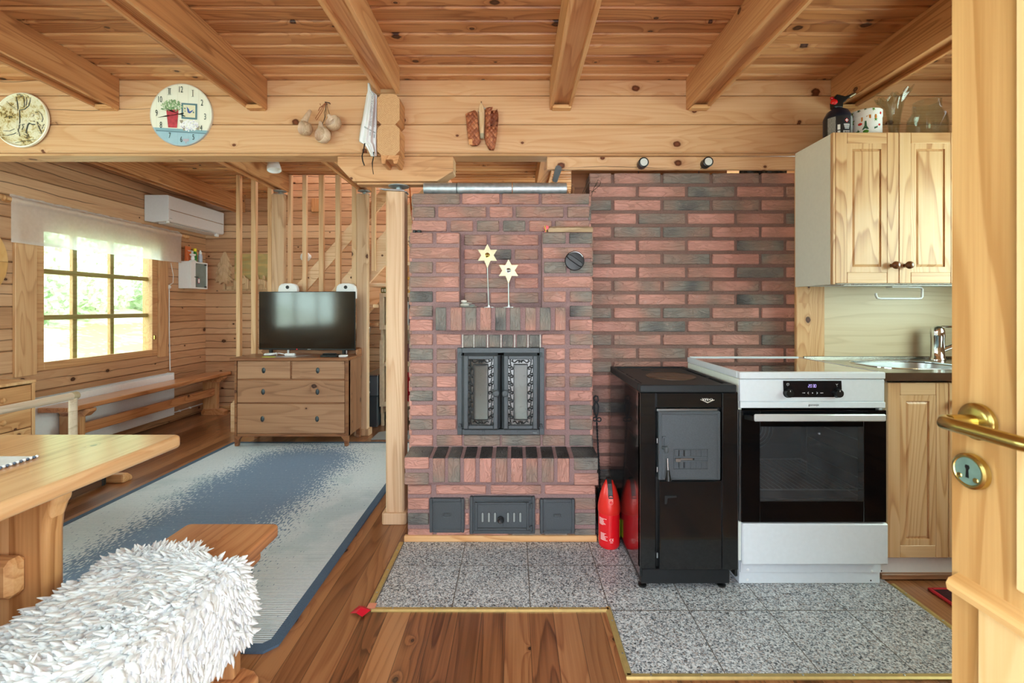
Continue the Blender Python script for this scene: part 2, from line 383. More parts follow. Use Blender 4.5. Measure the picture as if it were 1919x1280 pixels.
M['enamel'] = plain('cooker_enamel', '#d6dee6', .28, coat=.3)
M['panelwhite'] = plain('cabinet_side_white', '#e3e6dc', .45)  # faint green of the window light put into the white
M['brass'] = plain('brass', '#c4b06c', .26, 1., bscale=25., var=.08)
M['brasstrim'] = plain('brass_trim', '#c4ab70', .38, .6, bscale=40., var=.08)
M['red'] = plain('red_gloss', '#d5121c', .22, coat=.4)
M['yellow'] = plain('yellow_paper', '#d9d21a', .6)
M['knobwood'] = plain('dark_knob_wood', '#6b3f22', .25, coat=.4, bscale=40., var=.2)
# ================================================================== ROOM SHELL
YB, XL, XR, YR, ZC = 5.15, -3.5, 2.6, -.15, 2.4     # back wall, side walls, rear wall, ceiling height
def granite():
    t = NT('granite_tiles'); o = t.obj(); x, y, z = t.sep(o)
    v1 = t.n('ShaderNodeTexVoronoi', {'Vector': o, 'Scale': 210.}, feature='F1').outputs['Color']
    a, b, c = t.sep(v1)
    n = t.noise(o, 95., 3., .65); n2 = t.noise(o, 5., 1.)
    tt = t.add(t.mul(a, .42), t.add(t.mul(n, .55), t.mul(t.sub(n2, .5), .1)))
    col = t.ramp(tt, [(.22, '#26282c'), (.34, '#666a70'), (.48, '#9a9da2'), (.60, '#bcbec2'), (.80, '#dcdee2')])
    col = t.mix(t.mul(t.step(c, .8, .85), .45), col, '#a89388')
    def gr(q, off):
        f = t.math('FRACT', t.math('DIVIDE', t.sub(q, off), .3045)); return t.add(t.step(f, .008, .003), t.step(f, .992, .997))
    g = t.math('MINIMUM', t.add(gr(x, -.5495), gr(y, 1.4455)), 1.)
    col = t.mix(g, col, '#4a4038')
    rr = t.add(.24, t.mul(g, .5))
    return t.surf(t.bsdf(col, rr, 0., t.bump(t.mul(g, -1.), .4, .003), spec=.5))
struct('floor', MB().box(-3.62, 2.72, -2.2, 5.3, -.06, 0.), M['floor'])
pol = [(-.552, 1.768), (.372, 1.768), (.372, 1.449), (1.578, 1.449), (1.578, 2.54), (-.552, 2.54)]
struct('floor_hearth', MB().prism(pol, 'z', .0004, .005), granite(), label='speckled grey granite tiles under the fireplace and stove')
def edge(n, p, q, w=.022):
    p, q = Vector((*p, 0)), Vector((*q, 0)); dr = (q-p).normalized(); sd = Vector((-dr.y, dr.x, 0))
    m = MB(); prof = [(-w/2, .0005), (w/2, .0005), (w/2, .004), (w*.28, .0085), (-w*.28, .0085), (-w/2, .004)]
    vs = [(p+sd*a+Vector((0, 0, b)))[:] for a, b in prof]+[(q+sd*a+Vector((0, 0, b)))[:] for a, b in prof]
    k = len(prof); m.add(vs, [tuple(range(k))[::-1], tuple(range(k, 2*k))]+[(i, (i+1) % k, k+(i+1) % k, k+i) for i in range(k)])
    o = struct('trim_%d' % n, m, M['brasstrim'], label='brass threshold strip screwed along the granite edge')
    L = (q-p).length; s = MB(); i = .08
    while i < L: 
        c = p+dr*i; s.lathe([(.0036, 0), (.0036, .0008), (.001, .0016)], (c.x, c.y, .0085), n=8); i += .16
    obj('screw', s, M['steel'], o, label='small steel screw heads')
edge(1, (-.563, 2.255), (-.563, 1.755)); edge(2, (-.552, 1.757), (.361, 1.757)); edge(3, (.361, 1.768), (.361, 1.438)); edge(4, (.350, 1.438), (1.60, 1.438)); edge(5, (1.589, 1.449), (1.589, 1.915))

def logs(name, rects, axis, face, thick, zs, mat, label=None, gap=.0045):
    """a wall of stacked logs; rects (u0,u1,z0,z1) in the wall plane, zs = a joint height, face = visible plane, thick signed into the wall"""
    m = MB(); h = .155; e = .010
    for (u0, u1, z0, z1) in rects:
        k = math.floor((z0-zs)/h+1e-6); z = zs+k*h
        while z < z1-1e-6:
            a, b = max(z, z0), min(z+h, z1)
            if b-a > .004:
                s = 1 if thick > 0 else -1
                f0 = face; f1 = face+s*e
                pts = [(f1, a), (f0, min(a+e*.9, b)), (f0, max(b-e*.9, a)), (f1, b), (face+thick, b), (face+thick, a)]
                if axis == 'y': m.prism(pts, 'y', u0, u1)
                else: m.prism(pts, 'x', u0, u1)
            z += h
    return struct(name, m, mat, label=label)
W1 = (3.315, 4.455, .70, 1.80); W2 = (.75, 2.35, .85, 2.0); W4 = (.4, 2.1, 1.02, 1.98); W3 = (-3.0, -.75, .75, 2.1); DW = (-.35, .71, 0., 2.08)
logs('wall_left', [(-.15, .75, 0, 2.4), (.75, 2.35, 0, .85), (.75, 2.35, 2.0, 2.4), (2.35, 3.315, 0, 2.4), (3.315, 4.455, 0, .70), (3.315, 4.455, 1.80, 2.4), (4.455, 5.25, 0, 2.4)], 'y', XL, -.11, .09, M['logy'])
logs('wall_back', [(-3.5, .6, 0, 3.7), (.6, 2.2, 0, .35), (.6, 2.2, 2.1, 3.7), (2.2, 2.6, 0, 3.7)], 'x', YB, .11, .09, M['logx'])
logs('wall_right', [(-.15, .4, 0, 2.4), (.4, 2.1, 0, 1.02), (.4, 2.1, 1.98, 2.4), (2.1, 3.0, 0, 2.4), (3.0, 4.8, 0, .35), (3.0, 4.8, 2.1, 2.4), (4.8, 5.15, 0, 2.4)], 'y', XR, .11, .09, M['logy'])
logs('wall_rear', [(-3.5, -3.0, 0, 2.4), (-3.0, -.75, 0, .75), (-3.0, -.75, 2.1, 2.4), (-.75, -.35, 0, 2.4), (-.35, .71, 2.08, 2.4), (.71, 2.6, 0, 2.4)], 'x', YR, -.11, .09, M['logx'])
# the log header over the open passage
logs('wall_middle', [(-3.5, 2.6, 1.988, 2.4)], 'x', 2.45, .11, 2.003, M['header'], label='pale log header between the kitchen and the living room')
struct('trim_6', MB().cbox(.173, 1.62, 2.455, 2.482, 1.914, 1.984, .004), M['header'], label='short lower log on top of the brick wall')
cb = MB().prism([(-.957, 1.984), (-.957, 1.938), (-.876, 1.850), (-.42, 1.850), (-.332, 1.905), (-.332, 1.984)], 'y', 2.452, 2.56)
cb.box(-.86, -.43, 2.475, 2.54, 1.838, 1.850)
struct('trim_7', cb, M['header'], bevel=.004, label='corbel log with slanted ends carrying the header')
# ceilings of tongue and groove boards
def boards(x0, x1, y0, y1, z):
    m = MB(); y = -.2
    while y < y1:
        prof = [(0, .010), (.004, .001), (.010, -.002), (.016, .0), (.074, .0), (.079, .006), (.09, .010)]
        pr = [(min(max(y+a, y0), y1), z+b) for a, b in prof]
        if y+.09 > y0:
            vs = [(x0, a, b) for a, b in pr]+[(x1, a, b) for a, b in pr]; k = len(pr)
            m.add(vs, [(i, i+1, k+i+1, k+i) for i in range(k-1)])
        y += .09
    m.box(x0, x1, y0, y1, z+.012, z+.06); return m
cm = boards(-3.5, 2.6, -.15, 4.235, ZC); cm.merge(boards(-3.5, -2.52, 4.235, 5.15, ZC)); cm.merge(boards(-.62, 2.6, 4.235, 5.15, ZC))
struct('ceiling', cm, M['ceil'])
struct('wall_stairwell', MB().box(-2.56, -2.52, 4.24, 5.15, 2.47, 3.7).box(-.62, -.58, 4.24, 5.15, 2.47, 3.7).box(-2.52, -.62, 4.20, 4.23, 2.47, 3.7), M['logx'])
struct('ceiling_upper', MB().box(-2.6, -2.0, 4.1, 5.3, 3.7, 3.76).box(-.75, -.5, 4.1, 5.3, 3.7, 3.76), M['ceil'])
struct('baseboard_back', MB().cbox(-3.48, 2.6, 5.128, 5.15, 0, .06, .004), M['pine_x'])

# ---- beams (boxed in boards with a recessed underside)
def beam(x0, x1, y0, y1, zb, label, group, cap=True, front=True):
    o = bpy.data.objects.new('ceiling_beam', None); C.objects.link(o); o.location = (x0, y0, zb)
    tag(o, label, 'beam', group, 'structure')
    w = .017
    m = MB().prism([(x0, ZC-.001), (x0, zb+.003), (x0+.003, zb), (x0+w, zb), (x0+w, zb+.024), (x1-w, zb+.024), (x1-w, zb), (x1-.003, zb), (x1, zb+.003), (x1, ZC-.001)], 'y', y0, y1)
    obj('beam_box', m, M['beam'], o)
    if cap: obj('end_block', MB().cbox(x0+.012, x1-.004, y1-.045, y1-.001, zb-.008, zb+.012, .003), M['pine_x'], o, label='pale block closing the beam end')
    return o
BG = 'boxed pine beams over the kitchen'
for (a, b, lab) in ((-2.235, -2.128, 'boxed pine ceiling beam between the relief plate and the clock'),
                    (-1.436, -1.332, 'boxed pine ceiling beam between the clock and the wooden cups'),
                    (.187, .302, 'boxed pine ceiling beam beyond the birch bark shoes'),
                    (.920, 1.035, 'boxed pine ceiling beam over the cooker'),
                    (1.70, 1.815, 'boxed pine ceiling beam over the wall cabinet')):
    beam(a, b, -.148, 2.448, 2.232, lab, BG)
beam(-.708, -.593, -.148, 2.338, 2.267, 'boxed pine ceiling beam resting on the two stacked log ends', BG, cap=False)
LG = 'pine beams over the living room'
for (a, b, y1, lab) in ((-3.15, -3.05, 5.148, 'dark pine beam running beside the air conditioner'), (-2.2, -2.095, 4.23, 'pine beam ending on the post behind the television'),
                        (-1.43, -1.325, 4.23, 'pine beam ending on the post beside the stair'), (.187, .302, 4.23, 'pine beam seen through the gap over the fireplace')):
    beam(a, b, 2.562, y1, 2.238, lab, LG, cap=False)
# log ends of the cross wall, sticking out of the header
le = thing('cross_log', 'two stacked chamfered log ends jutting out of the header', 'log', (-.65, 2.34, 1.9), kind='structure')
c = .022
for z0, z1 in ((2.110, 2.266), (1.951, 2.109)):
    x0, x1 = -.708, -.593
    m = MB().prism([(x0+c, z0), (x1-c, z0), (x1, z0+c), (x1, z1-c), (x1-c, z1), (x0+c, z1), (x0, z1-c), (x0, z0+c)], 'y', 2.338, 2.449)
    for i in range(len(m.f)):
        q = m.f[i]
        if len(q) == 8: m.mi[i] = 1
    o = obj('log_end', m, [M['beam'], M['endgrain']], le)
m = MB().prism([(-.690, 1.951), (-.682, 1.908), (-.667, 1.908), (-.662, 1.93), (-.627, 1.93), (-.622, 1.908), (-.606, 1.908), (-.594, 1.951)], 'y', 2.338, 2.449)
obj('tongue', m, M['beam'], le)

# ---- windows
M['pane'] = glassmat('window_glass', '#f4fff8', .04, .0, 1.45, .8)
def cased(name, ya, yb, za, zb, xin, xout, muntv, munth, casing=True, label=None, axis='y'):
    """window in a wall; axis y: wall plane x=const; axis x: wall plane y=const"""
    def bx(m, u0, u1, z0, z1, d0, d1, c=.003):
        if axis == 'y': m.cbox(d0, d1, u0, u1, z0, z1, c)
        else: m.cbox(u0, u1, d0, d1, z0, z1, c)
    s = 1 if xin > xout else -1
    m = MB()
    if casing:
        bx(m, ya-.145, ya, za-.02, zb+.09, xin-s*.002, xin+s*.022); bx(m, yb, yb+.115, za-.02, zb+.09, xin-s*.002, xin+s*.022)
        bx(m, ya, yb, zb, zb+.09, xin-s*.002, xin+s*.022)
    else:
        bx(m, ya-.09, ya, za-.09, zb+.09, xin-s*.002, xin+s*.022); bx(m, yb, yb+.09, za-.09, zb+.09, xin-s*.002, xin+s*.022); bx(m, ya, yb, zb, zb+.09, xin-s*.002, xin+s*.022); bx(m, ya, yb, za-.09, za, xin-s*.002, xin+s*.022)
    w = struct(name, m, M['win'], label=label)
    f = MB(); d0, d1 = xin-s*.03, xin+s*.004
    bx(f, ya+.001, ya+.066, za+.001, zb-.001, d0, d1); bx(f, yb-.066, yb-.001, za+.001, zb-.001, d0, d1)
    bx(f, ya+.066, yb-.066, za+.001, za+.062, d0, d1); bx(f, ya+.066, yb-.066, zb-.062, zb-.001, d0, d1)
    obj('window_sash', f, M['win_y'] if axis == 'y' else M['pine_x'], w)
    r = MB(); e0, e1 = xin-s*.105, xin-s*.031
    bx(r, ya+.001, ya+.05, za+.001, zb-.001, e0, e1); bx(r, yb-.05, yb-.001, za+.001, zb-.001, e0, e1); bx(r, ya+.05, yb-.05, za+.001, za+.048, e0, e1); bx(r, ya+.05, yb-.05, zb-.048, zb-.001, e0, e1)
    obj('outer_frame', r, M['win_y'] if axis == 'y' else M['pine_x'], w)
    g = MB(); q0, q1 = xin-s*.085, xin-s*.055
    for v in muntv: bx(g, v-.019, v+.019, za+.05, zb-.05, q0, q1)
    for h in munth: bx(g, ya+.05, yb-.05, h-.019, h+.019, q0-s*.001, q1+s*.003)
    obj('muntin', g, M['win_y'] if axis == 'y' else M['pine_x'], w)
    p = MB(); bx(p, ya+.051, yb-.051, za+.05, zb-.05, xin-s*.047, xin-s*.043, .0005); obj('pane', p, M['pane'], w)
    return w
w1 = cased('window_1', *W1, XL, XL-.1, (3.680, 4.020), (1.093, 1.443), label='nine-pane pine window over the bench looking onto the yard')
obj('catch', MB().cbox(XL+.004, XL+.02, 4.398, 4.416, .86, .90, .002), M['brass'], w1, label='small brass catch')
obj('hinge', MB().cyl((XL+.006, 3.318, .885), (XL+.006, 3.318, .915), .006, n=8), M['steel'], w1, label='small steel hinge')
cased('window_2', *W2, XL, XL-.1, (1.28, 1.82), (1.42,), False)
cased('fill_window_3', *W3, YR, YR-.1, (-2.25, -1.5), (1.5,), False, axis='x')  # unseen window, added as a wide opening for fill light
cased('fill_window_5', 3.0, 4.8, .35, 2.1, XR, XR+.1, (3.9,), (1.3,), False)  # made-up window out of view, lets fill light into the living room
cased('fill_window_6', .6, 2.2, .35, 2.1, YB, YB+.1, (1.4,), (1.3,), False, axis='x')  # second made-up window, hidden behind the fireplace, for fill light
cased('window_4', *W4, XR, XR+.1, (1.25,), (), False)
struct('trim_8', MB().cbox(-.36, -.30, YR-.1, YR+.02, 0, 2.08, .004).cbox(.712, .77, YR-.1, YR+.02, 0, 2.08, .004).cbox(-.30, .712, YR-.1, YR+.02, 2.02, 2.08, .004), M['win'])

# ---- posts on screw jacks
def post(x0, x1, y0, y1, zt, label, plinth=True, jacktop=None):
    o = thing('wooden_post', label, 'post', ((x0+x1)/2, (y0+y1)/2, 0))
    zb = .052 if plinth else 0.
    k = .009
    obj('shaft', MB().prism([(x0+k, y0), (x1-k, y0), (x1, y0+k), (x1, y1-k), (x1-k, y1), (x0+k, y1), (x0, y1-k), (x0, y0+k)], 'z', zb, zt), M['post'], o)
    if plinth:
        e = .017; obj('plinth', MB().prism([(x0-e+k, y0-e), (x1+e-k, y0-e), (x1+e, y0-e+k), (x1+e, y1+e), (x0-e, y1+e), (x0-e, y0-e+k)], 'z', .0005, .062), M['post'], o, bevel=.004)
    cx, cy = (x0+x1)/2+.01, (y0+y1)/2
    j = MB().cyl((cx, cy, zt), (cx, cy, jacktop), .010, n=14).cyl((cx, cy, zt+.018), (cx, cy, zt+.03), .017, n=6)
    jo = obj('screw_jack', j, M['zinc'], o, label='galvanised levelling screw')
    obj('plate', MB().cbox(cx-.05, cx+.05, cy-.03, cy+.03, zt, zt+.005, .001), M['zinc'], jo)
    obj('plate', MB().lathe([(.02, -.012), (.035, -.010), (.056, -.004), (.056, 0)], (cx, cy, jacktop), n=20), M['zinc'], jo)
    return o
post(-.700, -.600, 2.462, 2.552, 1.797, 'pale pine post standing by the brick fireplace edge', jacktop=1.837)
post(-2.223, -2.111, 4.15, 4.21, 2.203, 'pine post rising behind the television', plinth=False, jacktop=2.237)
post(-1.45, -1.343, 4.15, 4.21, 2.203, 'pine post beside the chest of drawers and the stair', jacktop=2.237)
obj('nail', MB().tube([(-.60, 2.47, 1.803), (-.70, 2.455, 1.806), (-.735, 2.45, 1.809)], [.006, .006, .001], 6), M['steel'], None)
bpy.data.objects['nail'].name = 'masonry_nail'; tag(bpy.data.objects['masonry_nail'], 'loose steel spike lying on top of the post by the fireplace', 'nail')
hk = MB().tube([(-1.392, 4.13, 2.236), (-1.392, 4.13, 2.266)]+[(-1.392-.016*math.sin(a), 4.13, 2.282-.016*math.cos(a)) for a in [i*.35 for i in range(0, 14)]], .003, 6)
one('cup_hook', hk, M['chrome'], 'open chrome hook above the post by the stair', 'hook', (-1.392, 4.13, 2.236))

# ---- staircase with its screen of laths
SU = lambda x: 1.432+1.124*(x+1.62)
SL = lambda x: SU(x)-.324
st = thing('staircase', 'open pine stair climbing behind the lath screen', 'stairs', (-2.66, 4.2, 0))
xt = -.62
obj('stringer', MB().prism([(-2.66, .001), (-2.606, .001), (xt, SL(xt)), (xt, SU(xt)), (-2.66, SU(-2.66))], 'y', 4.256, 4.296), M['stair'], st, bevel=.003)
obj('stringer', MB().prism([(-2.66, .001), (-2.606, .001), (xt, SL(xt)), (xt, SU(xt)), (-2.66, SU(-2.66))], 'y', 5.06, 5.10), M['stair'], st, bevel=.003)
for k in range(1, 12):
    z = .2*k; x = -2.606+z/1.124-.02
    obj('tread', MB().cbox(x, x+.222, 4.297, 5.059, z-.035, z, .004), M['stair'], st)
ru = lambda x: 1.529+1.124*(x+1.912)
obj('handrail', MB().prism([(-2.45, ru(-2.45)-.163), (-.85, ru(-.85)-.163), (-.85, ru(-.85)), (-2.45, ru(-2.45))], 'y', 4.256, 4.284), M['stair'], st, bevel=.003)
for x in (-1.59, -1.24):
    for q, h in ((0, .12), (.06, .24)): obj('bolt', MB().lathe([(.010, 0), (.010, .003), (.006, .005)], (x+q, 4.256, SL(x+q)+h), '-y', 8), M['knobwood'], st, label='dark bolt head')
names = ['first', 'second', 'third', 'fourth', 'fifth', 'sixth', 'seventh', 'eighth', 'ninth']
proto = None
for i, (a, b) in enumerate(((442, 449.5), (470, 479), (501, 508.5), (538.5, 545.5), (566, 573.5), (597, 605.5), (628, 637), (659, 667.5), (695.5, 703))):
    x0, x1 = X(a, 4.215), X(b, 4.215)
    zb = .001 if i < 2 else SL(x0)+.075
    lab = ['plain pine lath standing nearest the carved spruce relief', 'pine lath in front of the carved moose relief', 'pine lath touching the post behind the television', 'pine lath just past the post behind the television',
           'pine lath crossing the white wall disc', 'pine lath over the middle of the television', 'pine lath between the middle of the television and its second white device', 'pine lath touching the post beside the stair', 'short pine lath ending on the stair string'][i]
    one('screen_lath', MB().cbox(x0, x1, 4.217, 4.254, zb, 2.399, .002), M['slat'], lab, 'lath', (x0, 4.235, zb), 'laths of the stair screen')
# ================================================================== BRICKWORK
FIRE = thing('masonry_fireplace', 'red and grey brick fireplace with black iron doors', 'fireplace', (-.07, 2.27, .006))
body = MB()
xl, xr = -.541, .397
def blk(*a): body.box(*a)
blk(xl, -.286, 2.410, 3.0, .006, 1.770); blk(.140, xr, 2.410, 3.0, .006, 1.770)
blk(-.286, .140, 2.410, 3.0, .006, .53); blk(-.286, .140, 2.410, 3.0, .945, 1.770); blk(-.286, .140, 2.72, 3.0, .53, .945)
blk(xl, -.286, 2.350, 2.410, .006, 1.556); blk(.140, xr, 2.350, 2.410, .006, 1.556)
blk(-.286, .140, 2.350, 2.410, .006, .53); blk(-.286, .140, 2.350, 2.410, .945, 1.170)
blk(-.392, .249, 2.268, 2.350, 1.056, 1.168)                                        # mantel shelf
body.prism([(2.350, .448), (2.246, .425), (2.246, .304), (2.350, .304)], 'x', -.541, .405)   # corbel ledge
blk(-.536, .402, 2.278, 2.350, .006, .304)
bh, bv = MB(), MB()
T = dict(r=.10, p=.2, m=.33, b=.5, h=.62, g=.76, d=.86, k=1.12)
def brick(mb, px0, px1, py0, py1, tone, d, dep=.02):
    mb.cur = R(); t = (T[tone] if isinstance(tone, str) else tone)+(R()-.5)*.1
    mb.cbox(X(px0, d), X(px1, d), d, d+dep, Z(py0, d), Z(py1, d), .0035, tone=t)
def rows(mb, ox, oy, sc, d, data):
    for y0, y1, lst in data:
        for a, b, t in lst: brick(mb, ox+a*sc, ox+b*sc, oy+y0*sc, oy+y1*sc, t, d)
S5 = (750, 350, .2344)
rows(bh, *S5, 2.398, [(53, 137, [(98, 473, 'b'), (495, 793, 'm'), (815, 1107, 'p'), (1132, 1510, 'b')]),
    (158, 244, [(100, 275, 'g'), (303, 685, 'm'), (715, 897, 'm'), (925, 1305, .45), (1338, 1512, 'b')]),
    (270, 355, [(98, 368, 'p'), (403, 580, 'm'), (613, 790, 'g'), (822, 1000, 'g'), (1032, 1210, 'p'), (1240, 1512, 'b')])])
rows(bh, *S5, 2.396, [(383, 467, [(512, 690, 'b'), (722, 1105, 'm')]), (500, 580, [(512, 690, 'p'), (722, 887, 'g'), (917, 1103, 'm')]),
    (613, 697, [(512, 690, .4), (722, 1105, 'm')]), (730, 810, [(512, 875, .45), (917, 1103, 'p')]), (845, 930, [(512, 690, 'b'), (722, 1105, 'b')])])
rows(bh, *S5, 2.340, [(368, 453, [(76, 257, 'p'), (288, 472, 'p'), (1140, 1323, 'd'), (1353, 1535, 'd')]), (485, 572, [(74, 470, 'm'), (1142, 1535, .3)]),
    (600, 690, [(78, 257, 'g'), (285, 470, .25), (1150, 1328, .75), (1358, 1535, .7)]), (718, 805, [(75, 468, 'p'), (1147, 1535, 'm')]),
    (836, 922, [(75, 257, 'd'), (285, 470, 'p'), (1145, 1325, .4), (1358, 1533, .42)]), (952, 1038, [(76, 257, .7), (1357, 1535, 'd')]),
    (1063, 1152, [(76, 258, 'r'), (1353, 1536, 'p')]), (1178, 1265, [(78, 258, .33), (290, 485, 'r'), (1133, 1318, .4), (1358, 1537, 'g')])])
S2 = (640, 400, .336)
rows(bh, *S2, 2.340, [(755, 818, [(381, 508, 'g'), (530, 638, .55), (1140, 1247, .4), (1272, 1399, .33)]), (835, 893, [(381, 508, 'r'), (530, 638, 'b'), (1140, 1247, .3), (1272, 1399, 'p')]),
    (910, 970, [(381, 508, 'g'), (530, 638, 'r'), (1140, 1247, 'b'), (1272, 1399, .58)]), (990, 1047, [(381, 508, 'g'), (530, 638, 'r'), (1140, 1247, 'r'), (1272, 1399, 'p')]),
    (1070, 1129, [(381, 508, 'r'), (530, 638, .4), (1140, 1247, .45), (1272, 1399, 'g')]), (1149, 1207, [(381, 508, 'g'), (530, 638, 'p'), (1140, 1247, 'r'), (1272, 1399, .65)]),
    (1238, 1297, [(381, 508, 'r'), (530, 672, 'b'), (682, 885, .65), (893, 1110, .7), (1122, 1247, 'b'), (1272, 1399, .6)])])
for (a, b), t in zip(((868, 887), (889.5, 911), (916.5, 937), (941.5, 961.5), (968.5, 987), (992, 1011.5)), (.55, .62, .9, .95, .9, .85)):
    brick(bv, a, b, 627.5, 651, t, 2.341)
rows(bv, *S5, 2.256, [(965, 1150, [(282, 365, 'g'), (402, 490, .38), (520, 607, 'd'), (640, 725, .4), (760, 845, .92), (878, 960, .85), (1000, 1083, .42), (1117, 1203, 'g'), (1240, 1322, .48)])])
S7 = (750, 820, .2032)
rows(bh, *S7, 2.236, [(185, 292, [(38, 262, 'r')]), (330, 437, [(38, 260, .5)]), (192, 302, [(1605, 1826, .75)]), (335, 440, [(1605, 1830, .22)])])
rows(bv, *S7, 2.236, [(195, 415, [(300, 410, .52), (440, 552, .75), (587, 693, 'r'), (732, 842, .03), (880, 987, .5), (1022, 1130, 'r'), (1162, 1267, .52), (1307, 1418, .56), (1452, 1560, .1)])])
rows(bh, *S7, 2.268, [(443, 525, [(70, 285, 'p'), (330, 790, .15), (835, 1300, .22), (1335, 1800, 'p')]), (565, 665, [(70, 262, 'r'), (598, 632, 'b'), (1250, 1285, .45), (1612, 1802, .5)]),
    (703, 808, [(70, 262, 'g'), (598, 632, 'r'), (1250, 1285, 'r'), (1612, 1803, .7)]), (850, 905, [(72, 300, 'p'), (335, 640, 'r'), (672, 1000, .25), (1030, 1300, .6), (1330, 1550, .65), (1610, 1802, 'g')])])
# sloping dark bricks on top of the ledge
def slope(a, b, t):
    d0, d1 = 2.338, 2.240
    x0, x1 = X(750+a*.2032, d1), X(750+b*.2032, d1); f = .985
    z0, z1 = .4515, .4315; bv.cur = R()
    y0, y1 = d0+.01, d1
    bv.add([(x0, y1, z1), (x1, y1, z1), (x1*f, y0, z0), (x0*f, y0, z0), (x0, y1, z1-.015), (x1, y1, z1-.015), (x1*f, y0, z0-.015), (x0*f, y0, z0-.015)],
           [(0, 1, 2, 3), (7, 6, 5, 4), (0, 4, 5, 1), (1, 5, 6, 2), (2, 6, 7, 3), (3, 7, 4, 0)], tone=t)
for (a, b), t in zip(((40, 262), (300, 410), (440, 552), (587, 693), (732, 842), (880, 987), (1022, 1130), (1162, 1267), (1307, 1418), (1452, 1560), (1605, 1826)), (.95, 1.2, 1.15, 1.25, 1.3, 1.3, 1.3, 1.3, 1.25, 1.2, 1.1)): slope(a, b, t)
for sx, xo, zt_ in ((-1, -.541, 1.755), (1, .397, 1.755)):       # facing bricks on both flanks
    z, r = 1.763, 0
    while z > .10:
        if not .29 < z < .47:
            y, k = (2.348 if z < 1.56 else 2.408), 0
            while y < 2.97:
                L = (.118 if (k+r) % 3 == 0 else .257); y1 = min(y+L, 2.995); bh.cur = R()
                if y1-y > .03: bh.cbox(xo-.006 if sx < 0 else xo-.01, xo+.01 if sx < 0 else xo+.006, y, y1, z-.058, z, .003, tone=random.choice((.1, .2, .33, .5, .62, .76)))
                y += L+.017; k += 1
        z -= .0747; r += 1
obj('brickwork', body.take(bh, 1).take(bv, 2), [M['mortar'], M['brick'], M['brick_v']], FIRE)
wpt = plain('white_pointing', '#c9c4bf', .8, bump=.6, bscale=200., var=.15)
for px in (867, 888, 913.7, 939, 964.5, 989.5, 1012.5): obj('pointing', MB().cbox(X(px, 2.343)-.0026, X(px, 2.343)+.0026, 2.3425, 2.352, Z(652, 2.343), Z(627, 2.343), .001), wpt, FIRE, label='patchy white mortar joint')
obj('plinth_board', MB().cbox(X(757, 2.255), X(1119, 2.255), 2.255, 2.276, .006, Z(1005, 2.255), .003), M['pine_x'], FIRE, label='yellow pine skirting board')
# firebox lining and doors
lin_ = MB().box(-.284, .138, 2.708, 2.719, .532, .943).box(-.2855, -.275, 2.36, 2.708, .532, .943).box(.129, .1395, 2.36, 2.708, .532, .943).box(-.275, .129, 2.36, 2.708, .531, .541).box(-.275, .129, 2.36, 2.708, .934, .944)
obj('firebox_lining', lin_, plain('firebox_soot', '#6a635c', .9, var=.2, bscale=12), FIRE)
d = 2.318; fx0, fx1, fz0, fz1 = X(857, d), X(1020, d), Z(815, d), Z(652, d)
fr = framebox(MB(), fx0, fx1, fz0, fz1, d, d+.02, .024, .024, .028, .026)
FRM = obj('door_frame', fr, M['iron'], FIRE)
def scroll(mb, x, z, h, w, y, sx, r=.0026):
    pts = []
    n = 9
    for i in range(n+1):                                         # curl on top
        a = math.pi*(1.9*(1-i/n)); q = w*.26*(.35+.65*i/n)
        pts.append((x+sx*(w*.18-q*math.cos(a)), y, z+h*.30+q*math.sin(a)))
    pts += [(x+sx*(-w*.05), y, z+h*.1), (x-sx*(-w*.02), y, z-h*.12)]
    for i in range(n+1):
        a = math.pi*(1.9*i/n); q = w*.26*(1-.65*i/n)
        pts.append((x-sx*(w*.18-q*math.cos(a)), y, z-h*.30-q*math.sin(a)))
    mb.tube(pts, r, 5)
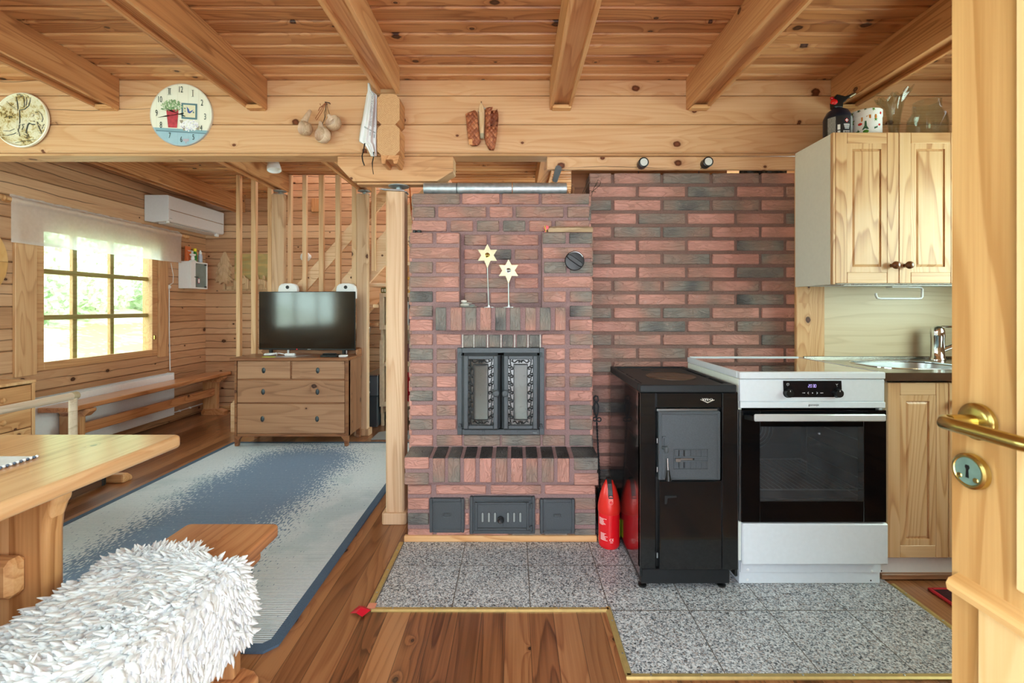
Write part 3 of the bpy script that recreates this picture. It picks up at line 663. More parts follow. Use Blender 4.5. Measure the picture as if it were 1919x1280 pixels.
for side in (-1, 1):
    dd = 2.288
    a, b = (X(869, dd), X(932.8, dd)) if side < 0 else (X(944.3, dd), X(1007, dd))
    z0, z1 = Z(804.5, dd), Z(666.7, dd)
    m = framebox(MB(), a, b, z0, z1, dd, dd+.022, .022, .022, .019, .019, .003)
    # sloping flange back to the frame
    e = .013
    for q in (((a, z0), (a, z1), (-e, 0)), ((b, z0), (b, z1), (e, 0)), ((a, z1), (b, z1), (0, e)), ((a, z0), (b, z0), (0, -e))):
        (xa, za), (xb, zb), (ex, ez) = q
        m.add([(xa, dd+.004, za), (xb, dd+.004, zb), (xb+ex, d+.002, zb+ez), (xa+ex, d+.002, za+ez)], [(0, 1, 2, 3), (3, 2, 1, 0)])
    D_ = obj('glass_door', m, M['iron'], FIRE, label='cast iron door with scrollwork and glass')
    x0, x1, y0_, y1_ = a+.022, b-.022, z0+.019, z1-.019
    s = MB(); yy = dd+.009
    nn = 8; hh = (y1_-y0_)/nn; w = .022
    for i in range(nn):
        for xx, sx in ((x0+w*.5, 1), (x1-w*.5, -1)): scroll(s, xx, y0_+hh*(i+.5), hh*1.22, .036, yy, sx)
    for zz in (y0_+.012, y1_-.012):
        for sx in (-1, 1):
            xm = (x0+x1)/2; pts = [(xm+sx*(.004+.036*t/8), yy, zz+(.006*math.sin(t/8*math.pi*2))*(1 if zz > .7 else -1)) for t in range(9)]
            s.tube(pts, .0021, 5); s.tube(arc((xm+sx*.006, yy, zz), .005, 0, 300, 8), .0018, 5)
    g = .026; framebox(s, x0+g, x1-g, y0_+g*.95, y1_-g*.95, yy-.003, yy+.004, .0035, .0035, .0035, .0035, .001)
    obj('scrollwork', s, M['iron_d'], D_)
    obj('glass', MB().box(x0, x1, dd+.0175, dd+.0215, y0_, y1_), glassmat('smoked_stove_glass', '#b5b3af', .10, .05, 1.5, 1., .38, '#8d8b88'), D_)
    ms = MB(); st_ = .0042; xa, xb, za, zb = x0+g+.003, x1-g-.003, y0_+g+.002, y1_-g-.002
    k = za-(xb-xa)
    while k < zb:
        for sg in (1, -1):
            p0 = (xa, k) if sg > 0 else (xb, k); L = xb-xa
            t0 = max(0., za-k); t1 = min(L, zb-k)
            if t1 > t0+.002: ms.tube([(p0[0]+sg*t0, dd+.0155, k+t0), (p0[0]+sg*t1, dd+.0155, k+t1)], .00042, 3, cap=False)
        k += st_
    obj('wire_mesh', ms, M['steel'], D_, label='fine wire mesh behind the scrollwork')
    kx = X(929.3, 2.27) if side < 0 else X(947, 2.27)
    obj('knob', MB().lathe([(.006, 0), (.006, .012), (.012, .016), (.0168, .020), (.0168, .026), (.014, .029), (.0095, .030), (.009, .0285), (.0, .029)], (kx, dd+.001, Z(737.5, 2.27)), '-y', 22), M['iron'], D_, smooth=40)
    hx = a-.0195 if side < 0 else b+.0195
    for zz in (z1+.002, z0+.01):
        obj('hinge', MB().cyl((hx, d-.006, zz-.011), (hx, d-.006, zz+.011), .006, n=10).cbox(hx-.010, hx+.010, d-.009, d-.0005, zz-.012, zz-.003, .001), M['iron'], D_, smooth=40)
    lx = (a+b)/2+(.011 if side < 0 else -.008)
    obj('catch', MB().prism([(lx-.007, z0-.016), (lx+.007, z0-.016), (lx+.010, z0-.020), (lx+.003, z0-.024), (lx, z0-.028), (lx-.003, z0-.024), (lx-.010, z0-.020)], 'y', d-.006, d-.001), M['iron'], D_)
mk = MB()
for q in range(5): mk.tube(arc((X(1003, d)+q*.0045-.01, d-.0005, Z(811, d)), .0035, 20*q, 20*q+250, 6), .0009, 4)
obj('maker_mark', mk, M['steel'], FRM)
# soot doors in the base
def soot(px0, px1, py0, py1, name, label=None):
    d = 2.262; x0, x1, z0, z1 = X(px0, d), X(px1, d), Z(py1, d), Z(py0, d)
    m = framebox(MB(), x0, x1, z0, z1, d-.004, d+.02, .016, .016, .016, .016, .003)
    m.cbox(x0+.01, x1-.01, d, d+.012, z0+.01, z1-.01, .002)
    o = obj(name, m, M['iron'], FIRE, label=label)
    bd = MB(); n = int((x1-x0-.04)/.0042)
    for i in range(n+1):
        t = x0+.02+(x1-x0-.04)*i/n
        for zz in (z0+.02, z1-.02): bd.lathe([(.0014, 0), (.0008, .0012)], (t, d, zz), '-y', 5)
    n = int((z1-z0-.04)/.0042)
    for i in range(n+1):
        t = z0+.02+(z1-z0-.04)*i/n
        for xx in (x0+.02, x1-.02): bd.lathe([(.0014, 0), (.0008, .0012)], (xx, d, t), '-y', 5)
    obj('beaded_border', bd, M['iron'], o)
    return o, x0, x1, z0, z1, d
for q in ((805, 870, 934.5, 998), (1012, 1077, 935.5, 1000)):
    o, x0, x1, z0, z1, d = soot(*q, 'soot_door', 'square cast iron soot door')
    cx, cz = (x0+x1)/2, (z0+z1)/2+.002
    pts = rrect(cx-.021, cx+.021, cz-.010, cz+.010, .009)
    obj('finger_pull', MB().tube([(a, d-.0005, b) for a, b in pts], .0016, 5, closed=True).cbox(cx-.017, cx+.017, d-.004, d, cz-.004, cz+.008, .002), M['iron'], o)
o, x0, x1, z0, z1, d = soot(880.5, 1002.5, 931, 1000, 'ash_door', 'wide cast iron ash door with air slots')
m = framebox(MB(), x0+.026, x1-.030, z0+.022, z1-.024, d-.012, d-.001, .012, .012, .010, .010, .002); m.cbox(x0+.037, x1-.041, d-.004, d+.001, z0+.03, z1-.033, .001)
obj('door_leaf', m, M['iron'], o)
sltm = plain('slot_grey', '#8e9392', .5); wx = (x1-x0)
for k in (118, 176, 232, 352, 408, 465):
    cx = x0+wx*k/600; pts = rrect(cx-.0058, cx+.0058, z0+.058, z1-.076, .0057, 4)
    obj('air_slot', MB().tube([(a, d-.0045, b) for a, b in pts], .0016, 5, closed=True), M['iron'], o)
for k in (118, 176, 232, 352, 408, 465):
    cx = x0+wx*k/600; obj('slot_plate', MB().prism(rrect(cx-.005, cx+.005, z0+.059, z1-.077, .0049, 4), 'y', d-.0046, d-.0036), sltm, o, label='pale plate showing through a slot')
kc = (x0+wx*.475, d-.004, z0+(z1-z0)*.42)
kn = MB().lathe([(.010, 0), (.010, .008), (.0165, .010), (.0165, .020), (.013, .023), (.005, .021), (0, .021)], kc, '-y', 24)
for i in range(8):
    a = i*math.pi/4; kn.cyl((kc[0]+.007*math.cos(a), kc[1]-.022, kc[2]+.007*math.sin(a)), (kc[0]+.0135*math.cos(a), kc[1]-.022, kc[2]+.0135*math.sin(a)), .0016, n=5)
obj('knob', kn, M['blackmatt'], o, smooth=40, label='fluted black draught knob')
for zz in (z1-.04, z0+.032): obj('hinge', MB().cyl((x1-.017, d-.011, zz-.012), (x1-.017, d-.011, zz+.012), .006, n=10).cbox(x1-.034, x1-.012, d-.012, d-.003, zz-.004, zz+.004, .001), M['iron'], o, smooth=40)
# damper dial
c = P(1076.5, 489, 2.339)
DD = obj('damper_dial', MB().lathe([(.050, 0), (.050, .008), (.047, .013), (.044, .0135), (.0, .0135)], c, '-y', 40), M['blackmatt'], FIRE, smooth=30, label='round black damper dial')
m = MB().prism([(-.047, -.007), (-.03, -.012), (.03, -.012), (.047, -.007), (.047, .007), (.03, .012), (-.03, .012), (-.047, .007)], 'y', -.026, -.0125)
m.xf(Matrix.Translation(c) @ Matrix.Rotation(math.radians(35), 4, 'Y')); obj('grip', m, M['black'], DD, bevel=.003)
obj('bright_arc', MB().tube(arc((c[0], c[1]-.0135, c[2]), .0455, 25, 130, 14), .0022, 5), M['steel'], DD, label='bright scale arc')  # thin bright arc along the dial's upper edge

# ---- brick wall behind stove and cooker
BW = MB().box(.416, 1.62, 2.548, 2.67, 0, 1.912)
bw = MB(); xs, pit, bl = .4165, .2752, .259
tones = ['mbhmr', 'prhpm', 'gmghm', 'phpmg', 'mhgpr', 'rppgm', 'gmgpb', 'rpmgp', 'mbgmp', 'pmpgm', 'gbgpr', 'mgphp', 'gmmrg', 'mbppm', 'gbmrp', 'mhgpm', 'mmprp', 'gbmgp', 'mgrpm', 'bgmrg']
for r in range(26):
    zt = 1.920-.0753*r; ts = tones[r % len(tones)]; x = xs; i = 0
    if zt-.057 < 0: break
    while x < 1.60:
        L = .121 if (i == 0 and r % 2 == 0) else bl
        x1 = min(x+L, 1.615); bw.cur = R()
        t = T[ts[min(i, 4)]]+(R()-.5)*.16
        bw.cbox(x, x1, 2.54, 2.56, max(zt-.057, .001), zt-.0, .0035, tone=t); x += L+(pit-bl); i += 1
struct('wall_brick', BW.take(bw, 1), [M['mortar_w'], M['brick']], label='brick firewall behind the stove and cooker')
struct('trim_9', MB().cbox(.335, 1.25, 2.68, 2.71, 1.78, 2.08, .003), M['chest_dark'])  # dark boards, extended as a dark backing for the shaded gap
one('plastic_sheet', MB().grid(lambda u, v: (1.27+.27*u, 2.575+.004*math.sin(u*31+v*5)+.003*math.sin(u*13), 1.9125+.045*v+.002*math.sin(u*22)), 30, 4), plain('black_foil', '#101214', .3), 'crumpled black plastic stuffed between the brick wall and the log', 'plastic sheet', (1.3, 2.575, 1.9125), solid=.002)

# ---- things on and around the fireplace
zt = 1.773
def duct(px0, px1, label):
    d = 2.437; r = .0315; x0, x1 = X(px0, d), X(px1, d)
    m = MB(); n = 20; prof = [(r, 0), (r, x1-x0-.002), (r-.0015, x1-x0-.002), (r-.0015, 0)]
    m.lathe(prof, (x0, d, zt+r), 'x', n)
    m.tube(m.ring((x0+.004, d, zt+r), (1, 0, 0), r+.0004, n), .0014, 4, closed=True)
    return one('metal_pipe', m, M['zinc'], label, 'pipe', ((x0+x1)/2, d, zt), 'galvanised pipes lying on the fireplace', smooth=40)
duct(795, 857, 'short galvanised pipe lying on the fireplace top beside the wooden post')
duct(857.8, 960, 'galvanised pipe lying between two others on the fireplace top')
duct(960.8, 1062, 'galvanised pipe with the cut open end near the sticks')
for p, q, lab in (((1055, 347), (1066, 361), 'dark stick leaning on the cut end of the galvanised pipe'), ((1074, 345), (1073, 361), 'short square stick standing behind the brick edge')):
    d = 2.425 if p[0] < 1060 else 2.52
    m = MB().cyl(P(p[0], p[1], d), (X(q[0], d), d+.02, zt+.004), .010, n=4); one('kindling_stick', m, M['chest_dark'], lab, 'stick', (X(q[0], d), d, zt))
def skewer(pts, label):
    m = MB(); 
    for p in pts: m.tube(p, .0016, 5)
    one('sausage_skewer', m, plain('rusty_wire', '#4a3a2c', .6, .6), label, 'skewer', pts[0][0])
skewer([[(X(1091, 2.44), 2.44, zt+.003), P(1101, 340, 2.44), P(1104, 336, 2.44), P(1106, 341, 2.44), (X(1094, 2.44), 2.44, zt+.004)]], 'bent wire roasting skewer leaning on the brick wall end')
skewer([[(X(1107, 2.42), 2.42, zt-.02), P(1113, 352, 2.42), P(1121, 337, 2.42), P(1126, 341, 2.42), P(1124, 347, 2.42), (X(1107, 2.42), 2.42, zt+.005)], [P(1104, 357, 2.42), P(1117, 360, 2.42)], [P(1115, 350, 2.42), P(1120, 342, 2.42)]], 'dark wire roasting fork with a looped end hooked over the fireplace corner')
zl = 1.5585
for i, (p, w) in enumerate(((777, 3.6), (785.5, 4.6))):
    one('rubber_cap', MB().lathe([(w*.0027, 0), (w*.0027, .012), (w*.0022, .0135), (0, .0135)], (X(p, 2.372), 2.372, zl), n=16), M['black'], ('small black cap at the outer edge of the brick ledge', 'wider black cap beside the small one on the brick ledge')[i], 'cap', (X(p, 2.372), 2.372, zl), smooth=40)
lg = MB(); x0, x1 = X(1027, 2.372), X(1110, 2.372)
pl = [(2.352, 0), (2.392, 0), (2.390, .022), (2.372, .032), (2.354, .022)]
vs = []; ns = 14
for i in range(ns+1):
    xx = x0+(x1-x0)*i/ns
    vs += [(xx, a+(R()-.5)*.003, zl+(b+(R()-.5)*.004 if b else .0005)) for a, b in pl]
lg.add(vs, [tuple(range(5))[::-1], tuple(range(ns*5, ns*5+5))]+[(i*5+j, i*5+(j+1) % 5, (i+1)*5+(j+1) % 5, (i+1)*5+j) for i in range(ns) for j in range(5)])
one('firewood_log', lg, wood('split_log', '#6d5a41', '#a58c66', '#c4ad85', grain='x', knots=.1, var=.1, rough=.8, bump=.6), 'split piece of firewood lying on the brick ledge', 'firewood', (.25, 2.372, zl), smooth=20)
bf = thing('butterfly_ornament', 'small red paper butterfly perched at the end of the firewood', 'ornament', (X(1022, 2.36), 2.36, zl))
bx_, bz_ = X(1022, 2.36), zl+.012
obj('wing', MB().add([(bx_, 2.36, bz_-.006), (bx_+.004, 2.36, bz_+.024), (bx_+.016, 2.35, bz_+.020), (bx_+.018, 2.35, bz_+.010), (bx_+.010, 2.35, bz_+.004)], [(0, 1, 2, 3, 4)]) and MB().prism([(bx_, bz_-.004), (bx_+.016, bz_+.006), (bx_+.018, bz_+.018), (bx_+.004, bz_+.024)], 'y', 2.352, 2.354), M['red'], bf)
obj('wing', MB().prism([(bx_, bz_-.004), (bx_-.012, bz_+.020), (bx_-.004, bz_+.012), (bx_+.004, bz_-.012), (bx_-.006, bz_-.010)], 'y', 2.355, 2.357), M['red'], bf)
obj('body', MB().tube([(bx_-.004, 2.350, bz_+.020), (bx_+.001, 2.350, bz_), (bx_+.004, 2.350, bz_-.011)], .0022, 6), plain('butterfly_body', '#c8b53a', .5), bf)
# brass stars on sticks
def star(px, py, pbase, label, knobc):
    d = 2.31; zs = 1.1695; cx, cz = X(px, d), Z(py, d); bx = X(pbase, d)
    o = thing('star_candlestick', label, 'ornament', (bx, d, zs), 'brass stars on the brick mantel')
    pts = []
    for i in range(12):
        a = math.pi/2+i*math.pi/6; r = .0565 if i % 2 == 0 else .0315
        if i == 6: r = .066
        pts.append((cx+r*math.cos(a), cz+r*math.sin(a)))
    obj('star', MB().prism(pts, 'y', d-.0035, d-.001), plain('pale_brass_'+str(px), '#a89f80', .4, .7, bscale=18, var=.12), o, label='pale brass six-pointed star')
    obj('rosette', MB().lathe([(.013, 0), (.013, .002), (.0095, .003), (.0095, .0015), (.0085, .0045), (.005, .008), (0, .009)], (cx, d-.0035, cz), '-y', 20), knobc, o, smooth=40)
    obj('stem', MB().tube([(cx, d, cz-.05), (bx, d, zs+.004)], .0028, 8), M['steel'], o)
    obj('foot', MB().lathe([(.031, 0), (.031, .0022), (.006, .004), (.005, .012), (0, .012)], (bx, d, zs), n=24), M['steel'], o, smooth=40)
star(913.5, 478.5, 916, 'taller brass star on a stick standing on the brick mantel', M['brass'])
star(953, 507, 953.5, 'shorter brass star on a stick standing on the brick mantel', M['steel'])
base = 1.1695
for i, (px0, px1, dz, th, lab) in enumerate(((861, 896, 0., .007, 'flat grey stone at the bottom of the little pile on the mantel'), (862, 880, .0072, .011, 'white rounded stone in the middle of the little pile on the mantel'), (878, 891, .0072, .008, 'small grey stone propped beside the pile on the mantel'),
                          (864, 885, .0185, .006, 'flat pale stone near the top of the little pile on the mantel'), (864, 875, .0247, .014, 'white pebble topping the little pile on the mantel'))):
    d = 2.30; cx = X((px0+px1)/2, d); rx = (X(px1, d)-X(px0, d))/2
    m = MB().sphere((cx, d, base+dz+th/2), 1, 14, 8, (rx, .02 if i != 2 else .015, th/2)); m.v = [(a+math.sin(c*900+a*300)*.0008, b+math.cos(a*400)*.001, c) for a, b, c in m.v]
    one('pebble', m, plain('pebble_%d' % i, ('#9aa39f', '#d9d8d0', '#8f9a98', '#c4c9c4', '#dedcd6')[i], .7, bump=.3, bscale=120, var=.1), lab, 'stone', (cx, d, base+dz), 'stones piled on the mantel', smooth=60)
# fire extinguisher and poker
ex, ey = .4605, 2.226
E = thing('fire_extinguisher', 'small red fire extinguisher standing beside the wood stove', 'fire extinguisher', (ex, ey, .0055))
z = .0055
obj('cylinder', MB().lathe([(.036, 0), (.046, .003), (.0515, .012), (.0525, .03), (.0525, .172), (0, .172)], (ex, ey, z), n=40), M['red'], E, smooth=40)
obj('cover', MB().lathe([(.0530, .168), (.0540, .172), (.0545, .19), (.052, .215), (.045, .25), (.034, .285), (.024, .305), (.019, .318), (.012, .322), (0, .323)], (ex, ey, z), n=40), plain('red_plastic', '#d3281f', .35, coat=.2), E, smooth=50, label='red tapering plastic cover')
a = MB().prism([(ey-.0555, z+.25), (ey-.047, z+.2635), (ey-.040, z+.284), (ey-.026, z+.312), (ey-.010, z+.331), (ey+.015, z+.331), (ey+.015, z+.318), (ey-.012, z+.318), (ey-.03, z+.29), (ey-.046, z+.25)], 'x', ex-.013, ex+.009)
obj('lever', a, M['blackmatt'], E, bevel=.002, label='black trigger lever')
n_ = MB().prism(rrect(-.010, .010, -.040, .0, .0098), 'y', 0, .004); n_.xf(Matrix.Translation((ex-.002, ey-.0505, z+.262)) @ Matrix.Rotation(math.radians(-12), 4, 'X'))
obj('nozzle_plate', n_, plain('pink_red_plastic', '#e06a62', .4), E)
obj('nozzle', MB().lathe([(.0065, 0), (.0065, .005), (.003, .005), (.003, .002), (0, .002)], (ex-.002, ey-.053, z+.232), '-y', 16), M['red'], E, smooth=40)
def wrap(txt, size, zz, ang, right_shift=0.):
    m = textmb(txt, size, (0, 0, 0), depth=.0004); out = []
    for (x_, y_, z_) in m.v:
        th = x_/.0532+ang; out.append((ex+(.0531-y_)*math.sin(th), ey-(.0531-y_)*math.cos(th), zz+z_))
    m.v = out; return m
lb = wrap('CE', .017, z+.052, .02)
lb.merge(wrap('0045', .0065, z+.040, .02))
def bars(n, w, z0, dz, ang0):
    m = MB()
    for i in range(n):
        L = w*(.55+.45*R()); k = 8
        for j in range(k):
            t0, t1 = ang0+L/.053*j/k, ang0+L/.053*(j+.9)/k
            m.add([(ex+.0531*math.sin(t0), ey-.0531*math.cos(t0), z0-i*dz), (ex+.0531*math.sin(t1), ey-.0531*math.cos(t1), z0-i*dz), (ex+.0531*math.sin(t1), ey-.0531*math.cos(t1), z0-i*dz+dz*.5), (ex+.0531*math.sin(t0), ey-.0531*math.cos(t0), z0-i*dz+dz*.5)], [(0, 1, 2, 3)])
    return m
lb.merge(bars(8, .046, z+.148, .0042, -1.25)); lb.merge(bars(8, .040, z+.078, .0045, -1.05))
obj('printing', lb, plain('white_print', '#f2d6d4', .5), E, label='white safety printing')
yl = MB().grid(lambda u, v: (ex+.0532*math.sin(1.02+.75*u), ey-.0532*math.cos(1.02+.75*u), z+.052+.085*v), 8, 1)
obj('sticker', yl, M['yellow'], E, label='yellow inspection sticker')
pk = thing('fire_poker', 'twisted black iron poker standing in the corner behind the extinguisher', 'poker', (.458, 2.42, .006))
p0, p1 = Vector((.433, 2.415, .585)), Vector((.462, 2.43, .03))
n = 90; pts = [p0.lerp(p1, i/n) for i in range(n+1)]
m = MB(); vs = []; 
for i, p in enumerate(pts):
    a = i*.55; vs += [(p.x+.0052*math.cos(a+q*math.pi/2), p.y+.0052*math.sin(a+q*math.pi/2), p.z) for q in range(4)]
m.add(vs, [(i*4+j, i*4+(j+1) % 4, (i+1)*4+(j+1) % 4, (i+1)*4+j) for i in range(n) for j in range(4)]+[(3, 2, 1, 0)])
obj('shaft', m, M['iron_d'], pk)
hz = .585; hx = .433; h = MB()
h.tube([(hx, 2.415, hz), (hx-.011, 2.412, hz+.03), (hx-.013, 2.412, hz+.065), (hx-.004, 2.413, hz+.082), (hx+.009, 2.414, hz+.092), (hx+.006, 2.414, hz+.112), (hx-.006, 2.414, hz+.116), (hx-.016, 2.414, hz+.104), (hx-.011, 2.415, hz+.09), (hx+.002, 2.417, hz+.082), (hx+.011, 2.418, hz+.062), (hx+.009, 2.418, hz+.03), (hx, 2.416, hz)], .0042, 8)
h.tube(arc((hx-.010, 2.405, hz-.006), .010, 30, 320, 12), .0036, 6); h.tube(arc((hx+.012, 2.405, hz-.008), .010, -140, 160, 12), .0036, 6)
obj('handle', h, M['iron_d'], pk, smooth=50)
obj('shovel_blade', MB().cbox(.440, .478, 2.440, 2.446, .012, .20, .001).cbox(.438, .442, 2.405, 2.446, .012, .195, .001), M['iron_d'], pk)
# spot lights on the lower log and the grey peg
for px, py, q, lab in ((1206.5, 304, 1197, 'black spotlight on the low log nearer the fireplace'), (1327.5, 303, 1310, 'black spotlight on the low log nearer the wall cabinet')):
    o = thing('spotlight', lab, 'spotlight', P(px, py, 2.40), 'black spotlights on the low log')
    c = P(px, py, 2.36)
    obj('housing', MB().lathe([(.022, 0), (.0255, .006), (.0265, .048), (.0225, .050), (.0205, .046), (0, .046)], (c[0], 2.408, c[2]), '-y', 28), M['black'], o, smooth=40)
    obj('lens', MB().lathe([(.0200, 0), (.0195, .0025), (0, .004)], (c[0]+.001, 2.362, c[2]+.001), '-y', 24), plain('frosted_lens', '#c9c9c4', .3), o, smooth=50, label='pale frosted lens')
    obj('arm', MB().tube([(c[0]-.012, 2.40, c[2]-.018), (X(q, 2.50), 2.50, 1.9115+.018), (X(q, 2.53), 2.535, 1.918)], .0025, 6), M['black'], o)
gp = thing('grey_grip', 'grey rounded grip hanging under the end of the low log', 'grip', (X(1043, 2.44), 2.44, Z(338, 2.44)))
a, b = Vector((X(1047, 2.44), 2.44, Z(314, 2.44))), Vector((X(1040, 2.52), 2.52, Z(338, 2.52)))
obj('tube', MB().tube([a, a.lerp(b, .12), b.lerp(a, .1), b], [.0165, .0185, .0155, .0155], 20), plain('grey_rubber', '#6b6f74', .5), gp, smooth=50)
obj('tip', MB().lathe([(.0155, 0), (.0155, .004), (.006, .007), (0, .007)], b, (b-a).normalized()[:], 20), M['pine_x'], gp, smooth=40, label='wooden tip')
one('orange_cable', MB().tube([(-.598, 2.60, 1.984), (-.596, 2.58, 1.84), (-.582, 2.56, 1.70), (-.560, 2.555, 1.55), (-.556, 2.56, 1.0), (-.558, 2.57, .3), (-.56, 2.58, .006)], .004, 6), plain('orange_cable_sheath', '#c8662c', .5), 'thin orange cable hanging behind the post by the fireplace', 'cable', (-.56, 2.57, .006), smooth=60)
# ================================================================== WOOD STOVE
D = 1.87; G = .0052
S = thing('wood_stove', 'black wood-burning kitchen stove standing beside the white cooker', 'stove', (.715, D, G))
x0, x1, yb = X(1199.5, D), X(1383.5, D), 2.45
zt = Z(721, D); zs = Z(735, D); zp = Z(1068, D); zq = .031
obj('side_panel', MB().cbox(x0, x0+.012, D+.004, yb, zp-.03, zs, .002), M['blackpaint'], S); obj('side_panel', MB().cbox(x1-.012, x1, D+.004, yb, zp-.03, zs, .002), M['blackpaint'], S)
obj('carcass', MB().box(x0+.012, x1-.012, D+.03, yb, zp-.02, zs), M['black'], S)
obj('plinth', MB().cbox(x0+.006, X(1369, D), D+.006, yb-.02, zq, zp-.001, .003), M['blackmatt'], S)
for px in (1208, 1359):
    for y in (D+.035, yb-.06): obj('foot', MB().cyl((X(px, D), y, zq-.001), (X(px, D), y, .016), .007, n=10).lathe([(.016, 0), (.018, .003), (.018, .008), (.008, .012)], (X(px, D), y, G), n=16), M['black'], S)
sx0, sx1 = X(1200, D)-.002, X(1379, D)
rimm = MB(); rimm.cbox(sx0, sx1, D-.008, D+.03, zs, zt, .003); rimm.cbox(sx0, sx0+.018, D+.03, yb, zs, zt, .003); rimm.cbox(sx1-.018, sx1, D+.03, yb, zs, zt, .003); rimm.cbox(sx0+.018, sx1-.018, yb-.018, yb, zs, zt, .003)
obj('top_rim', rimm, M['iron_d'], S, label='dark iron top rim')
top = obj('hob_plate', MB().box(sx0+.03, sx1-.03, D+.034, yb-.024, zs+.01, zt-.006), M['iron_d'], S)
obj('top_edge', MB().box(sx0+.018, sx0+.03, D+.03, D+.06, zs, zt-.004).box(sx0+.018, sx0+.03, D+.17, D+.20, zs, zt-.004).box(sx0+.018, sx0+.03, D+.33, D+.36, zs, zt-.004).box(sx0+.018, sx0+.03, yb-.06, yb-.018, zs, zt-.004)
    .box(sx1-.03, sx1-.018, D+.03, D+.06, zs, zt-.004).box(sx1-.03, sx1-.018, D+.2, D+.23, zs, zt-.004).box(sx1-.03, sx1-.018, yb-.1, yb-.018, zs, zt-.004), M['iron_d'], S, label='bridges between the vent slots')
def rust():
    t = NT('heat_stained_iron'); o = t.obj(); n = t.noise(o, 12., 4., .6)
    return t.surf(t.bsdf(t.ramp(n, [(.3, '#3a2f2a'), (.55, '#66503f'), (.75, '#4a4340')]), .45, .35, t.bump(t.noise(o, 200., 2.), .1, .002)))
cy = 2.13; cx = X(1257, 2.13)
obj('cooking_ring', MB().lathe([(.112, 0), (.112, .003), (.109, .005), (.106, .003), (.030, .003), (.028, .0045), (.0, .0045)], (cx, cy, zt-.006), n=48), rust(), top, smooth=30, label='round rust-brown cooking plate')
obj('small_lid', MB().lathe([(.03, 0), (.03, .003), (0, .003)], (X(1212, 2.38), 2.37, zt-.006), n=24), M['iron_d'], top, smooth=30)
def pane_(name, a, b, c, d, y0, y1, mat, par=S, ch=.003, **k): return obj(name, MB().cbox(X(a, D), X(b, D), y0, y1, Z(d, D), Z(c, D), ch), mat, par, **k)
pane_('corner_panel', 1199.5, 1229, 735.5, 1066, D-.002, D+.03, M['blackpaint']); pane_('corner_panel', 1353.5, 1383.5, 735.5, 1068.5, D-.002, D+.03, M['blackpaint'])
HD = pane_('name_panel', 1230, 1352.5, 736, 764.5, D-.001, D+.03, M['blackpaint'])
pane_('steel_strip', 1231, 1347, 766, 772, D+.008, D+.028, M['steel'], label='bright steel strip above the fire door')
fd = pane_('fire_door', 1233.5, 1349.5, 770.5, 899.5, D-.006, D+.028, M['iron'], ch=.004, label='grey cast iron fire door')
a, b, c, d = X(1237, D), X(1346, D), Z(897, D), Z(773.5, D)
obj('door_rim', framebox(MB(), a, b, c, d, D-.0095, D-.0055, .006, .006, .006, .006, .002), M['iron'], fd)
def lx(zx): return X(1225+zx*.09375, D)
def lz(zy): return Z(800+zy*.09375, D)
rg = framebox(MB(), lx(388), lx(1075), lz(838), lz(435), D-.0105, D-.0055, .003, .003, .003, .003, .001)
rg.cbox(lx(400), lx(1065), D-.0092, D-.0055, lz(610), lz(580), .001); rg.cbox(lx(400), lx(1065), D-.0092, D-.0055, lz(690), lz(662), .001)
for zx in (508, 618, 728, 836, 944): rg.cbox(lx(zx-6), lx(zx+10), D-.0092, D-.0055, lz(590), lz(445), .001).cbox(lx(zx-6), lx(zx+10), D-.0092, D-.0055, lz(830), lz(680), .001)
AR = obj('air_register', rg, M['iron'], fd)
obj('slider', MB().cbox(lx(415), lx(520), D-.016, D-.006, lz(680), lz(612), .0015).cbox(lx(520), lx(770), D-.0085, D-.006, lz(655), lz(615), .001), M['steel'], AR, label='worn steel slider tab')
obj('slot', MB().box(lx(775), lx(798), D-.0078, D-.0056, lz(655), lz(605)), M['black'], AR)
for q in ((424, 496), (524, 604)): 
    for r_ in ((455, 570), (692, 800)): obj('slot', MB().box(lx(q[0]+60), lx(q[1]), D-.0075, D-.0056, lz(r_[1]), lz(r_[0])), M['black'], AR)
hm = MB().prism([(lx(160), lz(178)), (lx(228), lz(178)), (lx(228), lz(350)), (lx(200), lz(350)), (lx(200), lz(208)), (lx(160), lz(208))], 'y', D-.012, D-.006)
hm.lathe([(.005, 0), (.0088, .004), (.0095, .018), (.0065, .026)], (lx(205), D-.030, lz(345)), (0.02, 0, -1), 14); hm.cyl((lx(160), D-.006, lz(400)), (lx(195), D-.03, lz(390)), .006, n=10)
obj('latch', hm, M['iron'], fd, smooth=40)
LB = obj('lever_grip', MB().lathe([(.0055, 0), (.0085, .022), (.0125, .040), (.0125, .043), (0, .044)], (lx(232), D-.034, lz(800)), (.03, 0, -1), 20), M['black'], fd, smooth=40, label='black lever grip')
obj('lever_rod', MB().cyl((lx(225), D-.032, lz(575)), (lx(232), D-.034, lz(805)), .0030, n=10), M['chrome'], fd, smooth=40)
ld = pane_('ash_compartment_door', 1236, 1352, 901, 1067.5, D-.004, D+.028, M['blackpaint'])
m = MB().prism([(X(1245, D), Z(928, D)), (X(1267, D), Z(928, D)), (X(1267, D), Z(931.5, D)), (X(1250, D), Z(932.5, D)), (X(1248.5, D), Z(943, D)), (X(1245, D), Z(944, D))], 'y', D-.009, D-.003)
obj('finger_pull', m, M['blackmatt'], ld, bevel=.0015)
hg = MB()
for zz in (830, 884, 1045): hg.cyl((X(1231.5, D), D-.001, Z(zz, D)), (X(1231.5, D), D-.001, Z(zz-9, D)), .003, n=8)
obj('hinge_pin', hg, M['steel'], S)
